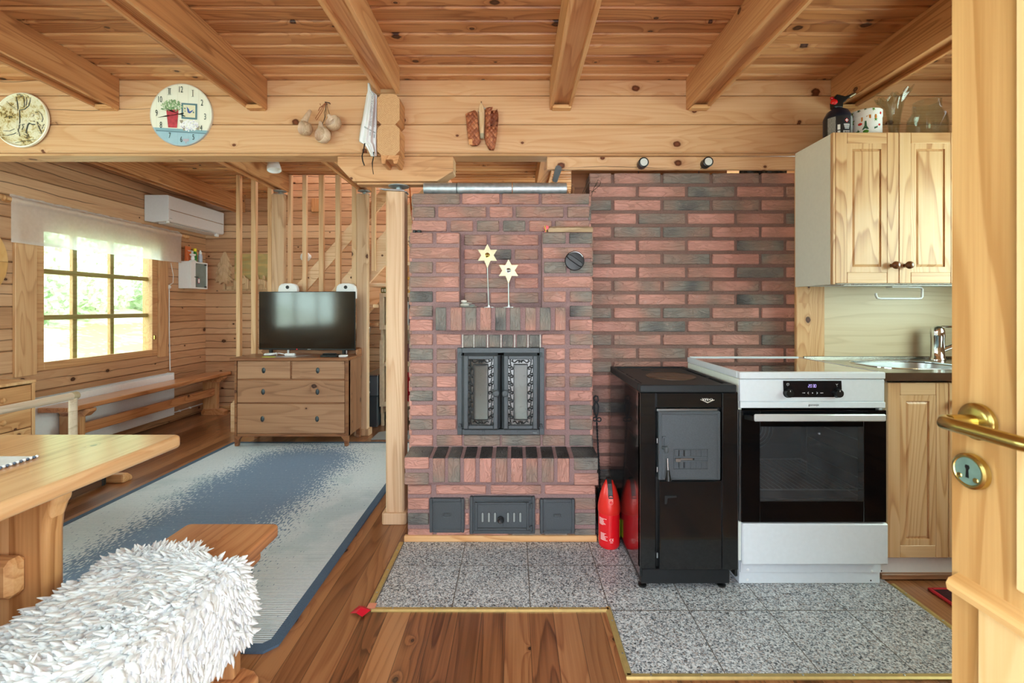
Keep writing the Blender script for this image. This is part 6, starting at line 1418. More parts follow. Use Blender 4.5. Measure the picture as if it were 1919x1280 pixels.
obj('maker_mark', MB().cbox(xb-.0005, xb+.0006, ya+.012, ya+.05, za+.036, za+.039, .0002), plain('mark_grey', '#8a8d92', .5), AB)
# medicine cabinet
md = thing('medicine_cabinet', 'small white wall cabinet with a frosted glass door', 'cabinet', (-3.44, 4.85, 1.368))
ya, yb, xa, xb, za, zb = 4.73, 4.985, -3.498, -3.38, 1.368, 1.652
obj('box', MB().cbox(xa, xb, ya, ya+.012, za, zb, .001).cbox(xa, xb, yb-.012, yb, za, zb, .001).box(xa, xb, ya+.012, yb-.012, za, za+.012).box(xa, xb, ya+.012, yb-.012, zb-.012, zb).box(xa, xa+.006, ya+.012, yb-.012, za+.012, zb-.012).box(xa+.006, xb-.01, ya+.012, yb-.012, 1.50, 1.505), M['white'], md)
fd = MB(); fd.cbox(xb+.0005, xb+.014, ya, ya+.07, za, zb, .001).cbox(xb+.0005, xb+.014, yb-.016, yb, za, zb, .001).cbox(xb+.0005, xb+.014, ya+.07, yb-.016, za, za+.014, .001).cbox(xb+.0005, xb+.014, ya+.07, yb-.016, zb-.014, zb, .001)
DR = obj('door', fd, M['white'], md); obj('door_glass', MB().box(xb+.006, xb+.009, ya+.07, yb-.016, za+.014, zb-.014), glassmat('cabinet_glass', '#e9f0ee', .08, .1, 1.5, .8, .22, '#c2ccca'), DR)
obj('handle', MB().cyl((xb+.014, ya+.052, 1.49), (xb+.03, ya+.09, 1.488), .004, n=8), M['iron_d'], DR); obj('hinge', MB().cbox(xb+.008, xb+.016, yb-.045, yb-.018, za+.014, za+.03, .001).cbox(xb+.008, xb+.016, yb-.045, yb-.018, zb-.03, zb-.014, .001), M['iron_d'], DR)
obj('tag', MB().cbox(xb+.0305, xb+.032, ya+.078, ya+.106, 1.425, 1.475, .0005).cbox(xb+.032, xb+.0326, ya+.081, ya+.103, 1.43, 1.47, .0002, mi=1), [plain('tag_pink_edge', '#b23a5c', .5), M['whiteplast']], DR, label='pink and white key tag')
def mini(name, label, cat, y, x, zb_, prof, mat, extra=None, n=16):
    o = thing(name, label, cat, (x, y, zb_), None); obj('body', MB().lathe(prof, (x, y, zb_), n=n), mat, o, smooth=50)
    if extra: obj(extra[0], MB().lathe(extra[1], (x, y, zb_), n=n), extra[2], o, smooth=50)
    return o
w_ = M['whiteplast']; zz = zb+.0005
tub = thing('cream_tube', 'orange cream tube standing on the medicine cabinet', 'tube', (-3.46, 4.80, zz)); obj('tube', MB().add([(-3.47, 4.775, zz), (-3.43, 4.775, zz), (-3.43, 4.825, zz), (-3.47, 4.825, zz), (-3.453, 4.76, zz+.16), (-3.447, 4.76, zz+.16), (-3.447, 4.845, zz+.16), (-3.453, 4.845, zz+.16)], [(0, 3, 2, 1), (4, 5, 6, 7), (0, 1, 5, 4), (1, 2, 6, 5), (2, 3, 7, 6), (3, 0, 4, 7)]), plain('orange_tube', '#d4703f', .45), tub, bevel=.004); obj('print', MB().prism([(4.785, zz+.12), (4.80, zz+.108), (4.83, zz+.110), (4.838, zz+.125), (4.815, zz+.118)], 'x', -3.4455, -3.441), plain('tube_print', '#c9ced8', .5), tub)
mini('cream_bottle', 'white and blue tube standing between the orange tube and the green bottle', 'bottle', 4.872, -3.465, zz, [(.016, 0), (.018, .004), (.017, .06), (.022, .12), (.006, .125)], plain('white_blue_tube', '#cfd9e2', .4))
mini('green_bottle', 'green bottle with a yellow cap on the medicine cabinet', 'bottle', 4.915, -3.455, zz, [(.019, 0), (.02, .004), (.02, .09), (.012, .115), (.011, .12)], plain('green_glass', '#2f8f3f', .2), ('cap', [(.015, .12), (.016, .122), (.015, .152), (0, .153)], plain('yellow_cap', '#e8d21c', .4)))
mini('spray_bottle', 'clear spray bottle with a white pump on the medicine cabinet', 'bottle', 4.955, -3.425, zz, [(.019, 0), (.021, .004), (.021, .075), (.017, .09), (.013, .095)], plain('frosted_blue_bottle', '#b9c6da', .3), ('pump', [(.015, .095), (.015, .118), (.009, .122), (.0085, .138), (0, .139)], w_))
mini('white_gadget', 'white mushroom-shaped gadget on feet in front of the orange tube', 'gadget', 4.81, -3.405, zz, [(.024, 0), (.02, .006), (.014, .014), (.019, .03), (.017, .045), (.013, .056), (.026, .066), (.030, .074), (.026, .081), (0, .082)], w_, ('feet', [(.036, 0), (.034, .008), (.018, .018), (0, .019)], w_))
# heater pipe, switch and cable
sw = thing('wall_switch', 'white thermostat with a thin pipe down to the radiator', 'switch', (-3.49, 4.585, .52))
obj('switch_body', MB().lathe([(.022, 0), (.02, .02), (.012, .028), (0, .03)], (-3.499, 4.585, 1.375), 'x', 18), w_, sw, smooth=50); obj('pipe', MB().tube([(-3.485, 4.587, 1.355), (-3.485, 4.587, .95), (-3.485, 4.60, .53)], .005, 8), w_, sw, smooth=60); obj('cable', MB().tube([(-3.485, 4.583, 1.39), (-3.47, 4.62, 1.42), (-3.475, 4.63, 1.50), (-3.485, 4.61, 1.62)], .0032, 6), w_, sw, smooth=60)
rd = thing('radiator', 'white panel radiator under the window behind the bench', 'radiator', (-3.45, 3.9, .1))
m = MB().cbox(-3.435, -3.42, 3.0, 4.56, .09, .50, .003); obj('front_panel', m, M['white'], rd); obj('rear_panel', MB().box(-3.498, -3.490, 3.0, 4.56, .09, .50), M['white'], rd); obj('end_cap', MB().cbox(-3.49, -3.42, 4.56, 4.572, .09, .515, .002), M['white'], rd)
g = MB()
i = 3.0
while i < 4.555: g.box(-3.488, -3.436, i, i+.006, .497, .506); i += .014
g.cbox(-3.4895, -3.486, 3.0, 4.56, .49, .512, .001).cbox(-3.438, -3.4345, 3.0, 4.56, .49, .512, .001); obj('top_grille', g, plain('grille_white', '#d5dade', .4), rd)
obj('pipe', MB().tube([(-3.47, 4.572, .10), (-3.47, 5.10, .10)], .006, 8).cbox(-3.48, -3.455, 4.7, 4.715, .09, .11).cbox(-3.48, -3.455, 4.85, 4.865, .09, .11), w_, rd, label='thin white heating pipe')
# wall bench
wb = thing('long_bench', 'long pine bench standing under the window', 'bench', (-3.3, 4.2, 0))
obj('seat', MB().cbox(-3.412, -3.19, 3.25, 5.12, .414, .45, .005), M['bench'], wb)
for y in (3.42, 4.98):
    obj('leg', MB().prism([(-3.40, .06), (-3.25, .06), (-3.245, .36), (-3.405, .36)], 'y', y-.022, y+.022), M['bench_z'], wb, bevel=.004)
    obj('seat_bearer', MB().prism([(-3.41, .413), (-3.17, .413), (-3.17, .392), (-3.21, .355), (-3.38, .355), (-3.41, .392)], 'y', y-.03, y+.03), M['bench'], wb, bevel=.003)
    obj('foot', MB().prism([(-3.412, .0), (-3.412, .04), (-3.39, .065), (-3.23, .065), (-3.16, .04), (-3.16, .0)], 'y', y-.035, y+.035), M['bench'], wb, bevel=.003)
obj('stretcher', MB().cbox(-3.30, -3.27, 3.36, 5.04, .212, .292, .004), M['bench'], wb)
# small drawers by the wall
sd = thing('drawer_unit', 'small pine drawer unit standing by the wall near the round board', 'drawers', (-3.33, 2.8, 0))
xa, xb, ya, yb = -3.498, -3.16, 2.57, 3.0
obj('carcass', MB().cbox(xa, xb, yb-.02, yb, 0, .675, .002).cbox(xa, xb, ya, ya+.02, 0, .675, .002).cbox(xa, xb+.004, ya-.004, yb+.003, .675, .695, .003).box(xa, xa+.006, ya+.02, yb-.02, .05, .675).box(xa, xb-.03, ya+.02, yb-.02, .05, .07), M['pine_z'], sd)
for z0, z1 in ((.53, .665), (.392, .525), (.254, .387), (.07, .249)):
    d = obj('drawer', MB().cbox(xb-.022, xb-.003, ya+.022, yb-.022, z0, z1, .003), M['pine_y'], sd); kz_ = (z0+z1)/2
    obj('knob', MB().lathe([(.009, 0), (.008, .01), (.015, .018), (.018, .027), (.013, .035), (0, .037)], (xb-.003, 2.79, kz_), 'x', 18), M['pine_z'], d, smooth=60)
one('white_cable', MB().tube([(-3.49, 2.9, .95), (-3.47, 2.93, .87), (-3.45, 2.95, .78), (-3.44, 2.96, .702), (-3.38, 2.93, .699)], .004, 6), w_, 'white cable hanging down onto the small drawer unit', 'cable', (-3.44, 2.95, .7), smooth=60)
# armchair of round rods
ch = thing('armchair', 'birch armchair of round rods with a pale cushion beyond the table', 'armchair', (-2.6, 2.2, 0))
bw_ = wood('birch_rod', '#a8916f', '#cbb797', '#ddceb2', grain='y', knots=.1, var=.2, rough=.45, ring=3)
for x in (-2.33, -2.87):
    zt_ = Z(742, 2.4)
    obj('armrest', MB().tube([(x, 1.86, zt_), (x, 2.415, zt_)], .019, 16), bw_, ch, smooth=40); obj('arm_joint', MB().lathe([(.0195, 0), (.021, .004), (.021, .03), (.018, .034), (0, .035)], (x, 2.39, zt_), 'y', 18), plain('birch_end', '#a89678', .5), ch, smooth=40, label='dull end of the armrest')
    obj('arm_post', MB().cyl((x, 2.40, .37), (x, 2.40, zt_-.012), .018, n=16), bw_, ch, smooth=40); obj('leg', MB().cyl((x, 1.90, .0105 if x > -2.43 else .0005), (x, 1.90, zt_-.012), .018, n=16), bw_, ch, smooth=40); obj('leg', MB().cyl((x, 2.12, .0105 if x > -2.43 else .0005), (x, 2.12, .39), .018, n=16), bw_, ch, smooth=40)
obj('seat_frame', MB().cyl((-2.87, 2.40, .40), (-2.33, 2.40, .40), .014, n=12).cyl((-2.87, 1.90, .40), (-2.33, 1.90, .40), .014, n=12).cyl((-2.33, 1.9, .38), (-2.33, 2.4, .38), .014, n=12).cyl((-2.87, 1.9, .38), (-2.87, 2.4, .38), .014, n=12), bw_, ch, smooth=40)
m = MB().grid(lambda u, v: (-2.84+.48*u, 1.93+.44*v, .43+.105*(max(0, math.sin(math.pi*min(1, max(0, u))))**.35)*(max(0, math.sin(math.pi*v))**.35)+.006*math.sin(u*19+v*7)), 18, 18); m.box(-2.84, -2.36, 1.93, 2.37, .416, .431)
obj('cushion', m, plain('grey_cushion', '#c9d0d2', .9, bump=.4, bscale=300), ch, smooth=60)
fs = thing('footstool', 'low dark footstool on the floor between the table and the wall bench', 'footstool', (-2.9, 2.8, 0))
dkw = wood('dark_stool', '#3c2618', '#5a3a24', '#6e4a30', grain='y', knots=.1, rough=.4)
for x in (-2.695, -3.08): obj('runner', MB().cbox(x-.018, x+.018, 2.45, 2.955, .012, .075, .006), dkw, fs); obj('runner_cap', MB().cbox(x-.019, x+.019, 2.955, 2.985, .008, .078, .006), M['black'], fs, label='black rubber end'); obj('pad', MB().cbox(x-.015, x+.015, 2.5, 2.56, 0, .0125, .001), M['black'], fs)
obj('top_board', MB().cbox(-3.10, -2.66, 2.48, 2.92, .16, .185, .006), dkw, fs)
for x in (-2.70, -3.06):
    for y in (2.52, 2.86): obj('leg', MB().cyl((x, y, .07), (x, y, .162), .015, n=10), dkw, fs)
wf = MB().prism([(3.02, 0), (3.10, 0), (3.10, .03), (3.06, .062), (3.02, .062)], 'x', -2.90, -2.60); one('wooden_wedge', wf, M['pine_x'], 'pale rounded wooden block on the floor beyond the table', 'block', (-2.75, 3.05, 0), bevel=.012)
# ---- rug
def rugmat():
    t = NT('faded_blue_rug'); x, y, z = t.sep(t.obj()); n = t.noise(t.obj(), 2.3, 3., .6); nb = t.noise(t.xyz(t.mul(x, 110.), t.mul(y, 38.), 0.), 1., 1.); nf = t.noise(t.xyz(t.mul(x, 60.), t.mul(y, 60.), 5.), 1., 3., .7)
    # darker slate field in the middle, fading out to the long sides
    d = t.math('ABSOLUTE', t.add(t.sub(x, -.02), t.mul(t.sub(n, .5), .30))); f = t.step(d, .66, .10)
    ye = t.step(t.math('ABSOLUTE', y), 1.15, .75); f = t.mul(f, t.add(.35, t.mul(ye, .65)))
    dith = t.add(f, t.mul(t.sub(nb, .5), 2.0)); k = t.step(dith, .38, .58)
    light = t.mix(nf, '#bccad4', '#e2e8ec'); light = t.mix(t.mul(t.step(n, .5, .65), .4), light, '#9db8c2')
    dark = t.mix(nf, '#6b83a0', '#8a9cb4')
    col = t.mix(k, light, dark)
    rb_ = t.math('SINE', t.mul(y, 2*math.pi/.0105)); col = t.mix(t.step(rb_, .3, -1., 0., .22), col, '#42526a')
    return t.surf(t.bsdf(col, .95, 0., t.bump(t.add(rb_, t.mul(nb, .8)), .5, .003), spec=.1))
rg = thing('rug', 'large faded blue rug with a dark border on the living room floor', 'rug', (-1.625, 2.73, 0))
x0, x1, y0, y1 = -2.43, -.815, 1.535, 3.93; b = .038; c_ = .05
obj('pile', MB().prism([(x0+b, y0+b), (x1-b-.02, y0+b), (x1-b, y0+b+.02), (x1-b, y1-b), (x0+b, y1-b)], 'z', .0005, .0085), rugmat(), rg)
bm_ = MB()
outl = [(x0, y0), (x1-.035, y0), (x1, y0+.035), (x1, y1), (x0, y1)]; innl = [(x0+b, y0+b), (x1-b-.02, y0+b), (x1-b, y0+b+.02), (x1-b, y1-b), (x0+b, y1-b)]
vs = [(*p, .0092) for p in outl]+[(*p, .0092) for p in innl]+[(*p, .0005) for p in outl]; n = 5
bm_.add(vs, [(i, (i+1) % n, n+(i+1) % n, n+i) for i in range(n)]+[(2*n+i, 2*n+(i+1) % n, (i+1) % n, i) for i in range(n)])
obj('border', bm_, plain('rug_border', '#4d627a', .95, bump=.8, bscale=500, var=.15), rg, label='dark blue woven border')
# ---- chest of drawers
D = 3.80; CH = thing('chest_of_drawers', 'antique brown pine chest of drawers carrying the television', 'chest of drawers', (-1.87, D, .0095)); G = .0095
x0, x1, yb = X(439, D), X(652.5, D), 4.128
q = lambda zx: X(420+zx*.2578, D); w = lambda zy: Z(520+zy*.2578, D)
zt, zu, zl = w(583), w(605), w(1158)
obj('top', MB().cbox(x0-.03, x1+.008, D-.022, yb, zu, zt, .006), M['chest_dark'], CH, label='dark moulded top')
obj('side_panel', MB().cbox(x1-.02, x1, D+.012, yb-.004, zl, zu, .002), M['chest_z'], CH); obj('side_panel', MB().cbox(x0, x0+.02, D+.012, yb-.004, zl, zu, .002), M['chest_z'], CH)
cs = MB().cbox(x0, q(91), D, D+.05, zl, zu, .002).cbox(q(879), x1, D, D+.05, zl, zu, .002).cbox(q(91), q(879), D+.006, D+.05, zl, w(1137), .002); cs.box(q(91), q(879), D+.008, D+.03, w(608), zu).box(q(91), q(879), D+.010, D+.03, w(748), w(738)).box(q(91), q(879), D+.010, D+.03, w(918), w(910)).box(x0+.02, x1-.02, yb-.02, yb-.01, zl, zu).box(x0+.02, x1-.02, D+.05, yb-.02, zl, zl+.01).box(q(481), q(491), D+.010, D+.03, w(742), w(606))
obj('face_frame', cs, M['chest_dark'], CH)
for px0, px1 in ((-1, 0),):
    for s, xx in ((1, x0), (-1, x1)):
        f = MB().prism([(xx, zl+.004), (xx+s*.035, zl+.004), (xx+s*.06, zl-.0), (xx+s*.036, zl-.028), (xx+s*.030, G+.001), (xx+s*.004, G+.001)], 'y', D, D+.03); obj('foot', f, M['chest_dark'], CH); obj('foot', MB().cbox(xx, xx+s*.035, yb-.04, yb-.006, .0005, zl, .002), M['chest_dark'], CH)
ovl = plain('dark_pewter', '#4c5356', .4, .75, bump=.4, bscale=300, var=.2)
for (a, b_, c, d, hs) in ((94, 481, 608, 738, (287,)), (491, 877, 608, 738, (680,)), (93, 877, 748, 910, (283, 678)), (92, 876, 919, 1135, (278, 675))):
    dr = obj('drawer', MB().cbox(q(a)+.001, q(b_)-.001, D+.001, D+.02, w(d), w(c), .004), M['chest_x'], CH)
    for h in hs:
        cz = w({738: 676, 910: 832, 1135: 1029}[d]); e = MB().lathe([(.0, 0), (.018, 0), (.018, .002), (.013, .005), (.012, .003), (.006, .006), (0, .007)], (0, 0, 0), '-y', 24); e.xf(Matrix.Translation((q(h), D+.001, cz)) @ Matrix.Diagonal((.85, 1, 1.35, 1))); obj('handle', e, ovl, dr, smooth=50, label='dark oval pewter pull')
bk = MB().prism([(x0+.06, zt), (x1+.002, zt), (x1+.002, zt+.052), (x1-.02, zt+.058), (x0+.10, zt+.058), (x0+.07, zt+.05), (x0+.045, zt+.02)], 'y', yb-.008, yb-.001); bk.cbox(x1-.012, x1+.004, yb-.12, yb-.008, zt, zt+.05, .004)
obj('gallery', bk, M['chest_dark'], CH, bevel=.003, label='low dark gallery along the rear of the top')
# ---- television
tvy = 4.045; TV = thing('television', 'black flat television on the chest of drawers', 'television', ((X(482, 4.06)+X(668, 4.03))/2, tvy, zt+.0005)); tx = TV.location.x
w2 = .447; zb_, z1_ = Z(656, tvy), Z(546.5, tvy); rot = Matrix.Translation((tx, tvy, 0)) @ Matrix.Rotation(math.radians(5.), 4, 'Z')
rot = Matrix.Translation((tx, tvy, 0)) @ Matrix.Rotation(math.radians(-5.), 4, 'Z')
obj('casing', MB().cbox(-w2, w2, -.003, .012, zb_, z1_, .003).cbox(-w2+.06, w2-.06, .012, .032, zb_+.02, zb_+.32, .008).xf(rot), M['black'], TV, bevel=.0)
SCR = obj('screen', MB().box(-w2+.005, w2-.005, -.0045, -.0031, zb_+.014, z1_-.005).xf(rot), plain('tv_screen', '#050607', .11, spec=.65, coat=.4, coat_r=.08), TV, label='dark glossy screen')
obj('power_light', MB().box(-.092, -.084, -.0052, -.0046, zb_+.004, zb_+.009).xf(rot), (lambda t: t.surf(t.bsdf('#c01818', .4, emit='#ff2020', es=2.)))(NT('standby_red')), TV, label='small red standby light')
obj('maker_mark', MB().box(.01, .04, -.0045, -.0031, zb_+.005, zb_+.008).xf(rot), M['steel'], TV)
for s in (-1, 1): obj('stand_foot', MB().prism([(s*.34-.012, zb_+.01), (s*.34+.012, zb_+.01), (s*.34+.012, zt+.008), (s*.34-.012, zt+.008)], 'y', -.002, .02).cbox(s*.34-.014, s*.34+.014, -.085, .028, zt+.0008, zt+.009, .003).xf(rot), M['black'], TV)
# pale devices peeking over it
for i, (a, b_, lab) in enumerate(((523, 558.5, 'white rounded device with a black eye peeking over the television by the post'), (631, 667.5, 'white rounded device with a black eye at the other end of the television top'))):
    y = 4.115; xa, xb = X(a, y), X(b_, y); zt2 = Z(531, y); cx_ = (xa+xb)/2
    o = thing('white_device', lab, 'device', (cx_, y, zt+.0005), 'white devices over the television')
    hw = (xb-xa)/2; pts = [(cx_-hw, zt2-.14), (cx_+hw, zt2-.14), (cx_+hw, zt2-.055), (cx_+hw*.92, zt2-.025), (cx_+hw*.68, zt2-.007), (cx_+hw*.3, zt2), (cx_-hw*.3, zt2), (cx_-hw*.68, zt2-.007), (cx_-hw*.92, zt2-.025), (cx_-hw, zt2-.055)]
    obj('shell', MB().prism(pts, 'y', y-.02, y+.03), M['whiteplast'], o, bevel=.008, seg=3, smooth=40)
    obj('eye', MB().lathe([(.016, 0), (.0155, .003), (.006, .004), (.004, .002), (0, .003)], (cx_, y-.02, zt2-.036), '-y', 20), M['black'], o, smooth=50, label='round black eye')
    obj('stand', MB().cyl((cx_, y-.004, zt+.001), (cx_, y-.004, zt2-.13), .009, n=10), M['whiteplast'], o)
ca = MB(); ca.tube([(-2.12+.055*math.cos(a)*(1-.02*a), 3.95+.05*math.sin(a), zt+.006+.004*a/3) for a in [i*.4 for i in range(34)]], .0035, 6); ca.tube([(-2.10, 3.93, zt+.02), (-2.03, 3.92, zt+.025), (-1.97, 3.93, zt+.012), (-1.93, 3.94, zt+.006)], .0035, 6)
o = thing('cable_coil', 'coiled white cable lying on the chest in front of the television', 'cable', (-2.1, 3.94, zt)); obj('cord', ca, w_, o, smooth=60); obj('plug', MB().cbox(-1.99, -1.90, 3.925, 3.955, zt+.001, zt+.022, .006), w_, o)
one('sticky_note', MB().cbox(X(492, 3.84), X(515, 3.84), 3.83, 3.865, zt+.0006, zt+.003, .0005), plain('lime_note', '#c9d63a', .7), 'lime green paper strip at the front edge of the chest top', 'note', (-2.1, 3.84, zt))
one('paper_sheet', MB().add([(-2.08, 3.83, zt+.0008), (-1.86, 3.84, zt+.0008), (-1.78, 4.0, zt+.0008), (-2.0, 3.99, zt+.0008)], [(0, 1, 2, 3)]), plain('glossy_paper', '#b9aeb0', .25), 'glossy sheet of paper lying under the cable coil', 'paper', (-1.93, 3.9, zt), solid=.0006)
sb = thing('set_top_box', 'flat black box lying on the chest beneath the television corner', 'box', (-1.54, 3.92, zt)); obj('case', MB().cbox(-1.64, -1.50, 3.83, 3.915, zt+.0006, zt+.018, .003), M['black'], sb); obj('remote', MB().cbox(-1.63, -1.52, 3.85, 3.885, zt+.0185, zt+.030, .004), M['blackmatt'], sb)
one('white_adapter', MB().cbox(-1.49, -1.43, 3.84, 3.90, zt+.0006, zt+.016, .004), w_, 'white cable adapter beside the flat black box', 'adapter', (-1.42, 3.94, zt))
# ---- spotlight under the ceiling
sp = thing('ceiling_spotlight', 'white spotlight under the living room ceiling beside the beam', 'ceiling lamp', (-2.0, 3.72, 2.39))
obj('base', MB().lathe([(.050, 0), (.055, .006), (.055, .022), (.05, .026), (0, .026)], (X(497, 3.72), 3.72, 2.3985), (0, 0, -1), 28), M['whiteplast'], sp, smooth=40); obj('stem', MB().cyl((X(508, 3.7), 3.72, 2.375), (X(511, 3.7), 3.72, 2.345), .010, n=12), M['whiteplast'], sp)
obj('lamp_head', MB().lathe([(.028, -.03), (.042, -.022), (.052, .02), (.054, .045), (.050, .045), (.045, .03), (0, .028)], (X(513, 3.7), 3.70, 2.325), (.18, -.15, -1), 28), M['whiteplast'], sp, smooth=50)
# ---- carvings on the end wall
cw = wood('carving_wood', '#9c7a4c', '#c9a878', '#dec397', grain='z', knots=0., var=.1, rough=.7, bump=.5)
def wq(zx, zy, y=5.149): return (X(380+zx*.2032, y), Z(300+zy*.2032, y))
tr = thing('spruce_carving', 'carved wooden spruce on the end wall below the air conditioner', 'carving', (-3.2, 5.14, 1.37))
tiers = [(210, 912, 45, 70), (208, 965, 68, 70), (208, 1030, 78, 72), (207, 1090, 82, 66)]
tr_m = MB(); random.seed(11)
for k, (zx, zy, hw, hh) in enumerate(tiers):
    pts = []
    for s in (1, -1):
        seq = [(0.15, -.9), (.55, -.35), (.8, -.1), (1., .35), (.78, .25), (.85, .62), (.5, .45), (.42, .85), (.12, .6)]
        seq = [(a*s*hw, b*hh) for a, b in seq]
        pts += seq if s > 0 else seq[::-1]
    tr_m.prism([wq(zx+a, zy+b) for a, b in pts], 'y', 5.149-.02-.006*k, 5.149)
    for i in range(7):
        a = (-.75+.25*i)*hw; p, q_ = wq(zx+a*.25, zy-hh*.4), wq(zx+a, zy+hh*.5); tr_m.tube([(p[0], 5.127-.006*k, p[1]), (q_[0], 5.130-.006*k, q_[1])], [.004, .008], 6)
obj('crown', tr_m, cw, tr, bevel=.004); p = wq(195, 1140); q_ = wq(221, 1195); obj('trunk', MB().prism([(p[0], q_[1]), (q_[0], q_[1]), (q_[0]-.008, p[1]), (p[0]+.008, p[1])], 'y', 5.12, 5.149), cw, tr, bevel=.004)
bl_ = MB().prism([wq(296, 1112), wq(620, 1120), wq(620, 1196), wq(230, 1197), wq(232, 1166), wq(296, 1164)], 'y', 5.118, 5.149)
mo = thing('moose_carving', 'carved wooden moose scene on a narrow ledge behind the laths', 'carving', (-2.9, 5.14, 1.36)); obj('ground_block', bl_, cw, mo, bevel=.006)
mm = MB()
for pts in ([(360, 1110), (372, 1080), (395, 1095), (412, 1085), (440, 1100), (438, 1190), (418, 1190), (412, 1140), (382, 1150), (378, 1198), (366, 1198)], [(398, 1095), (392, 1060), (402, 1068), (415, 1090)], [(356, 1085), (352, 1030), (362, 1050), (372, 1085)], [(500, 1110), (530, 1100), (580, 1105), (600, 1120), (595, 1180), (580, 1180), (572, 1150), (535, 1150), (528, 1190), (510, 1190)], [(508, 1110), (512, 1050), (522, 1052), (532, 1100)], [(570, 1100), (575, 1065), (588, 1070), (590, 1105)]):
    mm = MB().prism([wq(a, b) for a, b in pts], 'y', 5.100, 5.120); obj('moose', mm, cw, mo, bevel=.004)
pass
t = NT('painted_panel'); n = t.noise(t.xyz(t.mul(t.sep(t.obj())[0], 3.), 0., t.mul(t.sep(t.obj())[2], 12.)), 1., 2.); pm_ = t.surf(t.bsdf(t.ramp(n, [(.35, '#b39058'), (.5, '#a89a68'), (.62, '#c7a76c')]), .6))
p, q_ = wq(297, 865), wq(620, 1110); obj('painted_board', MB().cbox(p[0], q_[0], 5.138, 5.149, q_[1], p[1], .002), pm_, mo, label='thin painted board with a greenish sky')
p, q_ = wq(190, 1198), wq(620, 1206); obj('ledge', MB().cbox(p[0], q_[0], 5.10, 5.149, q_[1], p[1], .002), cw, mo)
c = (X(570, 5.1), Z(481, 5.1)); dv = thing('wall_disc', 'round white disc fixture on the end wall beside the stair', 'fixture', (c[0], 5.149, c[1])); obj('disc', MB().lathe([(.05, 0), (.055, .01), (.05, .035), (.03, .045), (0, .047)], (c[0], 5.149, c[1]), '-y', 28), w_, dv, smooth=50); obj('collar', MB().cyl((c[0]+.03, 5.149, c[1]+.005), (c[0]+.03, 5.09, c[1]+.005), .03, n=20), w_, dv, smooth=40)
one('electric_box', MB().cbox(X(586, 5.1)-.03, X(598, 5.1)+.02, 5.13, 5.149, Z(396, 5.1), Z(370, 5.1), .004), M['bench_z'], 'brown junction box high on the end wall', 'junction box', (X(592, 5.1), 5.14, 1.95*1.17))
pf_ = P(993, 318, 3.3); ps = thing('power_socket', 'cream switch box on the beam seen through the gap over the fireplace', 'switch', (.186, 3.4, 2.3)); obj('plate', MB().cbox(.178, .1865, 3.36, 3.44, 2.275, 2.345, .002), plain('cream_plastic', '#dcd9a8', .5), ps); obj('toggle', MB().cbox(.166, .178, 3.385, 3.415, 2.29, 2.33, .002), plain('cream_plastic2', '#d2d09c', .5), ps)
# ================================================================== TABLE, BENCH, SHEEPSKIN
tb = thing('dining_table', 'pale pine dining table with rounded corners', 'table', (-1.5, .9, 0))
x0, x1, y0, y1, zt = -1.90, -1.125, .12, 1.548, .740
c = .028
pl = [(x0+c, y0), (x1-c, y0), (x1, y0+c)]+[(x1-c+c*math.cos(math.radians(a)), y1-c+c*math.sin(math.radians(a))) for a in range(0, 91, 15)]+[(x0+c-c*math.sin(math.radians(a)), y1-c+c*math.cos(math.radians(a))) for a in range(0, 91, 15)]+[(x0, y0+c)]
obj('tabletop', MB().prism(pl, 'z', zt-.042, zt), M['table'], tb, bevel=.012, seg=4, smooth=35)
for ly in (1.195, .45):
    xr, xl = -1.205, -1.82
    prof = [(xl, .07), (xr, .07), (xr, .58), (xr+.004, .62), (xr+.016, .655), (xr+.024, .665), (xr+.024, .697), (xl-.024, .697), (xl-.024, .665), (xl-.016, .655), (xl-.004, .62), (xl, .58)]
    obj('trestle_leg', MB().prism(prof, 'y', ly-.026, ly+.026), M['table_z'], tb, bevel=.018, seg=4, smooth=40)
    obj('foot', MB().prism([(-1.86, 0), (-1.86, .05), (-1.80, .085), (-1.25, .085), (-1.19, .05), (-1.19, 0)], 'y', ly-.035, ly+.035), M['table'], tb, bevel=.01)
obj('cross_rail', MB().cbox(-1.80, -1.247, 1.12, 1.168, .443, .540, .012), M['pine_x'], tb, label='orange pine cleat across the leg')
obj('stretcher', MB().cbox(-1.55, -1.46, .45, 1.17, .30, .38, .008), M['table'], tb)
pm = thing('placemat', 'white placemat with a beaded edge on the dining table', 'placemat', (-1.58, 1.1, zt))
obj('mat', MB().cbox(-1.80, -1.372, .86, 1.305, zt+.0006, zt+.0035, .0008), plain('placemat_white', '#d9dee2', .35, var=.06, bscale=30), pm)
be = MB(); i = .86
while i < 1.302:
    be.sphere((-1.367, i, zt+.004), .0042, 8, 5, mi=0 if int(i*110) % 2 else 1); i += .0085
obj('bead_edging', be, [plain('bead_white', '#dfe3e8', .3), plain('bead_grey', '#5a6a80', .3)], pm, smooth=60, label='edging of pale and grey beads')
bn = thing('dining_bench', 'pine bench under the white sheepskin', 'bench', (-.93, 1., 0))
x0, x1, y0, y1 = -1.09, -.782, .40, 1.518; c = .022
pl = [(x0+c, y0), (x1-c, y0), (x1, y0+c)]+[(x1-c+c*math.cos(math.radians(a)), y1-c+c*math.sin(math.radians(a))) for a in range(0, 91, 15)]+[(x0+.01, y1), (x0, y1-.01), (x0, y0+c)]
obj('seat', MB().prism(pl, 'z', .412, .450), M['bench'], bn, bevel=.007, seg=3, smooth=35)
